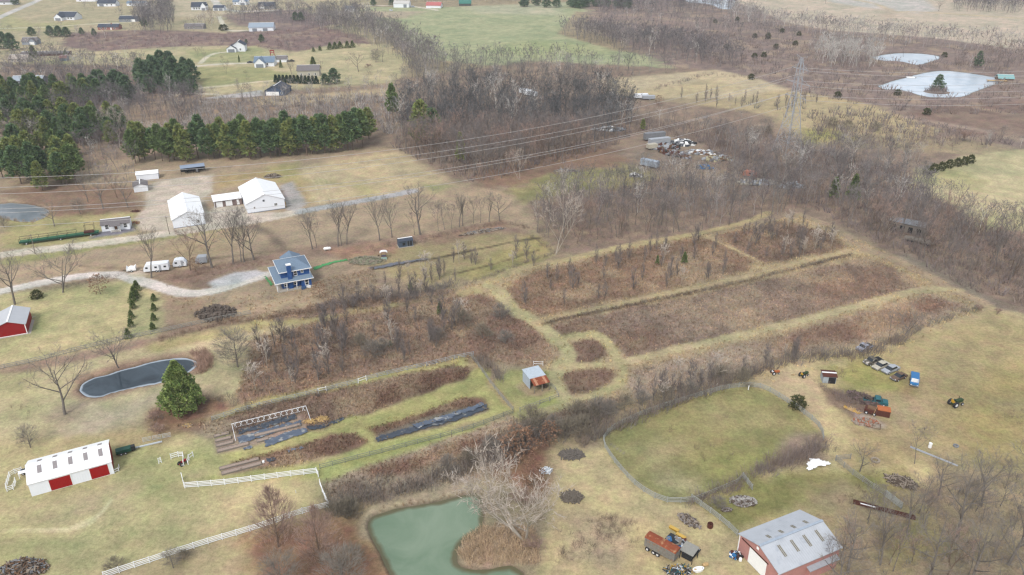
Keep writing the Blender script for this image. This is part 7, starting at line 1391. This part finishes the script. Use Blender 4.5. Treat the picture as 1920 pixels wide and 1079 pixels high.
for _, a_, b_, H, wi, t in rest:
    far = math.hypot(a_, b_) > 520; V, Fc, cf, H0 = (LODB if far else LODA)[r_.randint(3)]; s = H / H0; tn = WOODS[wi][3]; col = np.array(tn[0]) * (1 - t) + np.array(tn[1]) * t; col = col * r_.uniform(.72, 1.3)
    if r_.rand() < .06: col = np.array(PAL)
    cf = np.where(cf < .9, r_.uniform(.6, 1.7), 1.0); items.append((V, Fc, cf, a_, b_, 0, s * r_.uniform(.85, 1.2), s, r_.uniform(0, 6.28), col))
merge('woodland', items, VEG, label='mass of leafless grey and mauve trees filling the woods beyond the nearest ones', cat='woodland')
print('WOODS', len(cand), 'rest', len(rest))

# undergrowth, hedges, weeds, reeds: nobody could count them
def clump(seed, n, h, spread, w, tilt=.5):
    rn = random.Random(seed); V, Fc = [], []
    for i in range(n):
        a = rn.uniform(0, 6.28); r = spread * rn.random() * .5; o = np.array([r * math.cos(a), r * math.sin(a), 0.]); d = np.array([math.cos(a) * rn.uniform(0, tilt), math.sin(a) * rn.uniform(0, tilt), 1.]); blade(V, Fc, o, o + d * h * rn.uniform(.5, 1.1), w, rn)
        if n > 6: o2 = o + d * h * rn.uniform(.3, .6); blade(V, Fc, o2, o2 + rdir(rn, d, .6) * h * .45, w * .8, rn)
    return np.array(V), np.array(Fc), np.ones(len(V)), h
BR = [clump(s, 11, 2.0, 1.4, .07, .7) for s in (1, 2, 3)]; BRF = [clump(s, 9, 2.0, 2.2, .2, .8) for s in (4, 5)]
def lines_pts(lines, step, jit, seed):
    r_ = np.random.RandomState(seed); X, Y = [], []
    for pts in lines:
        A = np.array(GP(pts)); cum = np.concatenate([[0], np.cumsum(np.hypot(*(A[1:] - A[:-1]).T))]); s = np.arange(0, cum[-1], step); X.append(np.interp(s, cum, A[:, 0]) + r_.randn(len(s)) * jit); Y.append(np.interp(s, cum, A[:, 1]) + r_.randn(len(s)) * jit)
    return np.concatenate(X), np.concatenate(Y)
items = []
def add_clumps(x, y, kinds, col0, col1, h, hv=.35, seed=0, sx=1.0):
    r_ = np.random.RandomState(seed)
    for i in range(len(x)):
        V, Fc, cf, H0 = kinds[r_.randint(len(kinds))]; t = r_.rand(); c = (np.array(col0) * (1 - t) + np.array(col1) * t) * r_.uniform(.8, 1.2); s = h / H0 * r_.uniform(1 - hv, 1 + hv); items.append((V, Fc, cf, x[i], y[i], 0, s * sx, s, r_.uniform(0, 6.28), c))
for (pts, st, jit, h, c0, c1) in [
  ([(1090, 836), (1160, 802), (1240, 768), (1310, 742), (1360, 722), (1420, 700)], .35, .7, 2.6, GRY, BRN), ([(1420, 700), (1480, 678), (1560, 668), (1600, 672), (1650, 655), (1690, 640)], .3, 1.0, 2.4, BRN, GRY), ([(1690, 636), (1740, 612), (1790, 595), (1830, 580)], .8, .5, 1.8, BRN, GRY),
  ([(640, 945), (700, 935), (800, 905), (870, 885), (940, 850), (1000, 830), (1080, 800), (1150, 785)], .3, 1.4, 2.6, GRY, BRN), ([(930, 870), (960, 830), (1010, 815)], .2, 1.5, 3.0, BRN, GRY),
  ([(300, 640), (400, 612), (470, 600), (600, 585), (680, 570), (760, 560)], .35, .8, 1.3, S(170, 142, 120), BRN), ([(1020, 608), (1100, 590), (1200, 570), (1260, 558), (1400, 528), (1560, 488), (1600, 478)], .5, .35, 1.2, DRK, BRN),
  ([(600, 580), (700, 560), (780, 555), (850, 535)], .3, 1.6, 2.2, GRY, MAU), ([(1290, 948), (1340, 930), (1400, 900)], .25, .8, 1.8, BRN, MAU), ([(1415, 893), (1470, 868), (1520, 850), (1545, 835)], .2, 1.0, 2.2, MAU, BRN),
  ([(700, 468), (800, 450), (940, 420), (1000, 430)], .5, 1.0, 1.4, BRN, BRN), ([(330, 530), (400, 505), (500, 492)], .3, 2.0, 1.2, S(176, 142, 120), BRN), ([(620, 960), (650, 955), (660, 965)], .12, .8, 2.4, S(160, 150, 126), GRY),
  ([(1545, 725), (1570, 745), (1600, 760)], .3, .8, 1.5, MAU, BRN), ([(1000, 445), (1040, 475), (900, 525), (860, 540)], .5, .6, 1.2, BRN, GRY), ([(460, 775), (560, 750), (640, 728)], .3, .8, 1.3, DRK, BRN), ([(120, 540), (240, 515)], .6, .5, 1.2, BRN, GRY), ([(285, 800), (300, 765), (420, 750), (470, 770)], .4, 1.0, 1.2, BRN, DRK), ([(893, 675), (925, 700), (940, 712)], .2, .8, 1.8, GRY, BRN), ([(1225, 170), (1330, 140), (1430, 150)], 1.5, 1.5, 2, BRN, DRK)]:
    x, y = lines_pts([pts], st, jit, len(pts) * 7 + int(st * 10)); add_clumps(x, y, BR, c0, c1, h, seed=len(items))
for (poly, sp, h, c0, c1, far) in [
  ([(1000, 400), (1045, 365), (1240, 338), (1400, 338), (1500, 362), (1540, 395), (1480, 402), (1330, 432), (1050, 470), (1005, 440)], 2.8, 1.9, BRN, MAU, 0), ([(745, 250), (760, 200), (1120, 182), (1185, 200), (1185, 262), (1080, 300), (890, 345), (745, 285)], 3.4, 2.5, MAU, BRN, 1),
  ([(1300, 260), (1440, 290), (1560, 285), (1700, 325), (1780, 392), (1900, 448), (1960, 590), (1820, 545), (1700, 485), (1630, 452), (1570, 415), (1400, 335)], 2.6, 2.4, MAU, BRN, 1), ([(1190, 222), (1440, 246), (1480, 268), (1440, 290), (1190, 250)], 3.0, 2.2, BRN, MAU, 1),
  ([(1240, 50), (1640, 100), (1900, 120), (1920, 215), (1700, 215), (1500, 180), (1440, 150), (1340, 128)], 7.0, 3.2, MAU, BRN, 1), ([(1500, 210), (1700, 215), (1790, 245), (1920, 270), (1560, 285)], 5.0, 3.0, BRN, MAU, 1), ([(130, 64), (420, 64), (600, 50), (700, 84), (560, 98), (420, 84), (180, 96)], 7.0, 2.2, S(172, 142, 134), MAU, 1),
  ([(380, 190), (740, 180), (745, 255), (560, 235), (245, 288)], 4.0, 3.0, PAL, MAU, 1), ([(0, 120), (350, 130), (370, 180), (0, 235)], 6.0, 3.0, MAU, DRK, 1), ([(1640, 950), (1920, 885), (2000, 1100), (1560, 1120)], 2.4, 1.6, GRY, GRY, 0), ([(1380, 190), (1640, 205), (1760, 245), (1600, 250), (1440, 215)], 9.0, 2.4, MAU, GRY, 1),
  ([(1735, 165), (1780, 165), (1782, 180), (1738, 180)], 2.0, 2.6, MAU, BRN, 1), ([(480, 640), (640, 600), (850, 560), (870, 620), (700, 690), (460, 760)], 3.2, 2.0, DRK, BRN, 0)]:
    x, y = scatter(poly, sp, int(sp * 31))
    for c in CLEAR[:2] + CLEAR[3:]: m = sdf(x, y, c) > 0; x, y = x[m], y[m]
    z = gz_at(x, y); m = z > -.3; x, y = x[m], y[m]
    add_clumps(x, y, BRF if far else BR, c0, c1, h, seed=len(items))
merge('undergrowth', items, VEG, label='tangled leafless undergrowth along hedges and wood edges', cat='undergrowth')
print('brush', len(items))
def weeds(name, polys, dens, h, w, label, cat, seed, tint=(1, 1, 1), nb=3, bright=1.0):
    r_ = np.random.RandomState(seed); XS, YS = [], []
    for p in polys:
        x, y = scatter(p, 1 / math.sqrt(dens), seed + len(p)); XS.append(x); YS.append(y)
    x, y = np.concatenate(XS), np.concatenate(YS); c, wd = cover(x, y); z = gz_at(x, y); m = (r_.rand(len(x)) < (.15 + wd * 1.2)) & (z > -.35); x, y, z, c = x[m], y[m], z[m], c[m]; n = len(x)
    V = np.zeros((n, nb, 3, 3)); 
    for b in range(nb):
        a = r_.rand(n) * 6.28; hh = h * (.5 + .8 * r_.rand(n)); ww = w * (.6 + .8 * r_.rand(n)); ox, oy = (r_.rand(n) - .5) * .7, (r_.rand(n) - .5) * .7; lx, ly = (r_.rand(n) - .5) * hh * .7, (r_.rand(n) - .5) * hh * .7
        V[:, b, 0] = np.stack([x + ox - np.cos(a) * ww / 2 + lx, y + oy - np.sin(a) * ww / 2 + ly, z + hh], 1); V[:, b, 1] = np.stack([x + ox + np.cos(a) * ww / 2 + lx, y + oy + np.sin(a) * ww / 2 + ly, z + hh * .92], 1); V[:, b, 2] = np.stack([x + ox, y + oy, z], 1)
    cc = c * np.array(tint) * (bright * (.72 + .62 * r_.rand(n)))[:, None]; CC = np.repeat(cc, nb * 3, 0); Fc = np.arange(n * nb * 3).reshape(-1, 3)
    print(name, n); return tag(link(name, mesh_np(name, V.reshape(-1, 3), Fc, VEG, {'cover': CC})), label, cat, kind='stuff')
B = lambda i: R[i]
weeds('dry_weeds', [[(855, 545), (1000, 500), (1160, 468), (1330, 440), (1500, 405), (1620, 455), (1860, 575), (1700, 650), (1480, 715), (1250, 760), (1120, 795), (1060, 760), (1000, 700), (1060, 660), (1000, 610), (940, 560)], [(440, 745), (470, 600), (700, 570), (860, 545), (930, 555), (1052, 650), (1020, 690), (900, 680), (620, 722), (455, 775)]], 1.2, .55, .36, 'thick brown goldenrod and weeds covering the fallow blocks', 'weeds', 5, bright=1.3, tint=(1.04, 1, .94))
weeds('garden_weeds', [[(330, 800), (480, 765), (620, 732), (870, 680), (885, 708), (800, 735), (640, 798), (420, 820)], [(682, 800), (870, 745), (915, 768), (716, 828)], [(430, 868), (560, 835), (660, 812), (690, 828), (560, 876), (450, 888)], [(600, 905), (860, 815), (1080, 750), (1180, 748), (1000, 840), (900, 895), (760, 930), (615, 945)], [(305, 560), (430, 560), (700, 505), (720, 565), (420, 612)]], 2.4, .5, .3, 'dark brown dead weeds in the garden beds and bank below them', 'weeds', 6, bright=1.25, tint=(1.04, .99, .95))
def reeds(name, poly_or_line, dens, h, col, label, seed, line=False, jit=1.0):
    global items; items = []
    x, y = lines_pts([poly_or_line], 1 / dens, jit, seed) if line else scatter(poly_or_line, 1 / math.sqrt(dens), seed)
    m = gz_at(x, y) > -.5; add_clumps(x[m], y[m], [clump(s, 12, 2.0, 1.4, .09, .45) for s in (21, 22)], col, np.array(col) * .82, h, seed=seed)
    merge(name, items, VEG, label=label, cat='reeds')
reeds('reeds', [(858, 1045), (868, 1012), (905, 992), (960, 978), (1008, 1000), (1008, 1062), (950, 1060), (880, 1064)], 2.8, 1.3, S(236, 206, 170), 'tan reeds on the tongue of land in the green pond', 31)
reeds('reeds', [(355, 665), (385, 660), (400, 672), (398, 690), (382, 702), (368, 702), (372, 680)], 2.6, 1.8, S(212, 178, 158), 'pinkish brown reeds at the right end of the oval pond', 32)
reeds('reeds', [(695, 985), (708, 966), (757, 950), (820, 940), (890, 924)], 3.2, .7, S(170, 138, 104), 'brown grass fringe along the top bank of the green pond', 33, True, .4)
reeds('reeds', [(0, 410), (30, 416), (60, 418), (90, 405), (95, 394)], 2.5, 1.0, S(210, 184, 156), 'brown reeds along the lower shore of the grey pond at left', 34, True, .8)
# shrubs and saplings one by one
sh = 'bare shrubs in the weeds and hedges'; sp_ = 'thin saplings in the fallow weeds'
for i, (px, py, h, k, lb) in enumerate([(655, 965, 3.6, 'shrub', 'dense olive shrub at the corner of the white fence and green pond'), (640, 968, 3.2, 'shrub', 'second olive shrub at the white fence corner, left of its twin'), (1090, 815, 4.5, 'shrub', 'tall shrub at the hedge end left of the arena'), (1060, 820, 4.5, 'shrub', 'shrub beside the round brush above the burnt patch'), (1000, 800, 5, 'shrub', 'large grey shrub below the field shed, left one'), (1080, 790, 5, 'shrub', 'large grey shrub below the field shed, right one'), (1120, 785, 5, 'shrubp', 'pale grey shrub in the hedge left of the arena top'), (1350, 715, 4, 'shrub', 'dense grey shrub at the hedge above the arena fence'), (1390, 722, 4.2, 'shrub', 'grey shrub next to the white marker post'), (660, 1060, 4, 'shrub', 'grey-green shrub below the conical trees near the green pond'), (985, 955, 4, 'shrubr', 'tangled reddish shrub at the foot of the big pale bare tree'), (1000, 1030, 3, 'shrubr', 'reddish shrub by the water under the big pale tree'), (1345, 985 - 30, 2.6, 'shrubp', 'pale shrub beside the log heap in the pen'), (690, 130, 4, 'shrubr', 'brown thicket round the lone tree in the pale field'), (1588, 245, 5, 'shrub', 'dark thicket in the tan strip behind the pylon'), (1560, 240, 5, 'shrub', 'thicket in the tan strip behind the pylon, left end'), (1640, 248, 5, 'shrub', 'thicket in the tan strip behind the pylon, right end'), (1440, 252, 4, 'shrub', 'round dark shrub left of the pylon foot'), (1810, 265, 6, 'shrubr', 'large reddish shrub above the upper pasture'), (820, 640, 3.5, 'shrubp', 'pale round shrub in the left weed block, right of centre'), (700, 668, 4.2, 'shrubp', 'pale grey shrub in the left weed block, middle one'), (678, 655, 4.2, 'shrub', 'grey shrub in the left weed block, left of the pale one'), (720, 660, 3.6, 'shrubp', 'pale grey shrub in the left weed block, right of the middle one'), (870, 610, 4.2, 'shrub', 'rounded shrub in the weeds near the winding path'), (948, 645, 3.6, 'shrubp', 'pale shrub near the mown path above the field shed'), (905, 635, 4, 'shrub', 'grey shrub in the dark weeds left of the mown path'), (940, 600, 4.5, 'shrubp', 'grey shrub overhanging the winding path'), (345, 1050, 2, 'shrub', 'low grey shrub cluster left of the tiny tree below the fence'), (215, 1068, 2.4, 'shrub', 'low grey shrub on the lawn above the lower white fence'), (290, 790, 2.2, 'shrubr', 'small brown shrub left of the big pine trunk'), (300, 815, 2.6, 'shrubr', 'small reddish shrub below the big pine'), (1835, 583, 2, 'shrubr', 'small red-brown bush at the pasture corner, left one'), (1868, 590, 2, 'shrubr', 'small red-brown bush at the pasture corner, right one'), (600, 560, 5, 'rust', 'rusty-leaved sapling right of the blue house'), (1235, 200, 6, 'rust', 'rusty-leaved tree at the wood edge left of the tan field, left one'), (1170, 205, 6, 'rust', 'rusty-leaved tree at the wood edge, farther left'), (1345, 252, 6, 'rust', 'rusty-leaved tree right of the junkyard'), (497, 160, 2.4, 'shrub', 'x')][:-1]):
    plant(k, px, py, h, lb, group=None if k == 'rust' else sh, wid=1.1)
for i, (px, py) in enumerate([(1110, 790), (1140, 780), (1170, 770), (1205, 762), (1245, 752), (1290, 742), (1000, 815), (1040, 808), (965, 835), (920, 850), (880, 872), (840, 885)]): plant(['shrub', 'shrubp'][i % 2], px, py, 3.8, 'grey bare shrub in the hedge between the fallow field and the farmyard', group='bare shrubs in the long hedge')
k = 0
for (poly, n, lb, g) in [([(480, 650), (640, 605), (700, 590), (860, 560), (870, 630), (760, 680), (600, 715), (470, 750)], 60, 'thin grey sapling in the left weed block above the garden fence', 'saplings in the left weed block'), ([(950, 545), (1160, 478), (1330, 450), (1400, 480), (1400, 510), (1200, 552), (1060, 580), (985, 575)], 40, 'thin sapling in the weed block below the mown track', 'saplings in the weed block below the track'), ([(1345, 440), (1500, 415), (1580, 450), (1560, 475), (1430, 495)], 34, 'thin sapling in the top weed block by the east track', 'saplings in the top weed block'), ([(780, 500), (980, 470), (1010, 500), (880, 530), (720, 575), (620, 585)], 30, 'thin sapling in the scrub between the blue house and the track', 'saplings right of the blue house'), ([(1180, 750), (1290, 715), (1430, 680), (1520, 660), (1500, 675), (1400, 705), (1200, 770)], 24, 'thin grey sapling along the hedge above the arena', 'saplings above the arena hedge'), ([(1230, 186), (1480, 180), (1560, 196), (1480, 214), (1300, 204)], 30, 'dark thin sapling in the orange grass beside the power lines', 'saplings in the orange grass')]:
    Pw = GP(poly); A = np.array(Pw); c = 0; rn = random.Random(len(poly) * n)
    while c < n:
        x, y = rn.uniform(A[:, 0].min(), A[:, 0].max()), rn.uniform(A[:, 1].min(), A[:, 1].max())
        if sdf(np.array([x]), np.array([y]), Pw)[0] < 0: plant('saplingp' if rn.random() < .15 else 'sapling', 0, 0, rn.uniform(4.0, 8.5), lb, group=g, world=(x, y), wid=rn.uniform(.8, 1.5), nm='sapling'); c += 1
# far cedars dotted in the scrub
for i, (px, py) in enumerate([(1466, 62), (1498, 68), (1491, 86), (1440, 74), (1362, 92), (1414, 110), (1432, 108), (1415, 72), (1455, 92), (1570, 184), (1682, 180), (1408, 150), (1341, 44), (1382, 40), (1770, 108), (1737, 216), (1440, 70)]):
    plant('bush', px, py, 3.2, 'small dark cedar dotted in the mauve scrub at upper right', group='cedars in the upper right scrub', wid=.9)
for i in range(22):
    rn = random.Random(i); plant('darkpine', 1062 + rn.uniform(0, 120) + (0 if i < 16 else -100), 8 + rn.uniform(-2, 9), 11, 'evergreen in the dark far grove above the green field', group='evergreens in the far grove', wid=1.3)

# ---------------------------------------------------------------- air
DENS = 0.00013
b = MB(); b.box(-1500, 1500, -200, 2800, -3, 120); hz = b.build('haze', bpy.data.materials.new('haze'))
hm = hz.data.materials[0]; hm.use_nodes = True; nt = hm.node_tree; nt.nodes.clear(); ou = nt.nodes.new('ShaderNodeOutputMaterial'); pv = nt.nodes.new('ShaderNodeVolumePrincipled')
pv.inputs['Color'].default_value = (.9, .94, 1, 1); pv.inputs['Density'].default_value = DENS; nt.links.new(pv.outputs[0], ou.inputs['Volume']); tag(hz, 'faint pale haze in the air over the whole countryside', 'haze', kind='stuff')
# small weed tussocks and dark scrub in the yard grass
r_ = np.random.RandomState(4); items = []
for (cx, cy, n, sp_x, sp_y) in [(1120, 1010, 60, 60, 38), (1150, 985, 30, 40, 18), (1060, 1040, 14, 20, 15), (1680, 985, 20, 50, 30), (1600, 935, 16, 40, 20), (1560, 700, 14, 30, 12), (1900, 780, 14, 30, 15), (60, 770, 10, 50, 30), (1640, 905, 16, 40, 30), (1300, 840, 16, 120, 60)]:
    P_ = [G(cx + r_.randn() * sp_x * .5, cy + r_.randn() * sp_y * .5) for _ in range(n)]
    add_clumps([p[0] for p in P_], [p[1] for p in P_], BR, S(150, 132, 120), S(120, 104, 92), .9, seed=n)
merge('grass_tussocks', items, VEG, label='scattered dark weed tussocks in the rough grass', cat='weeds')
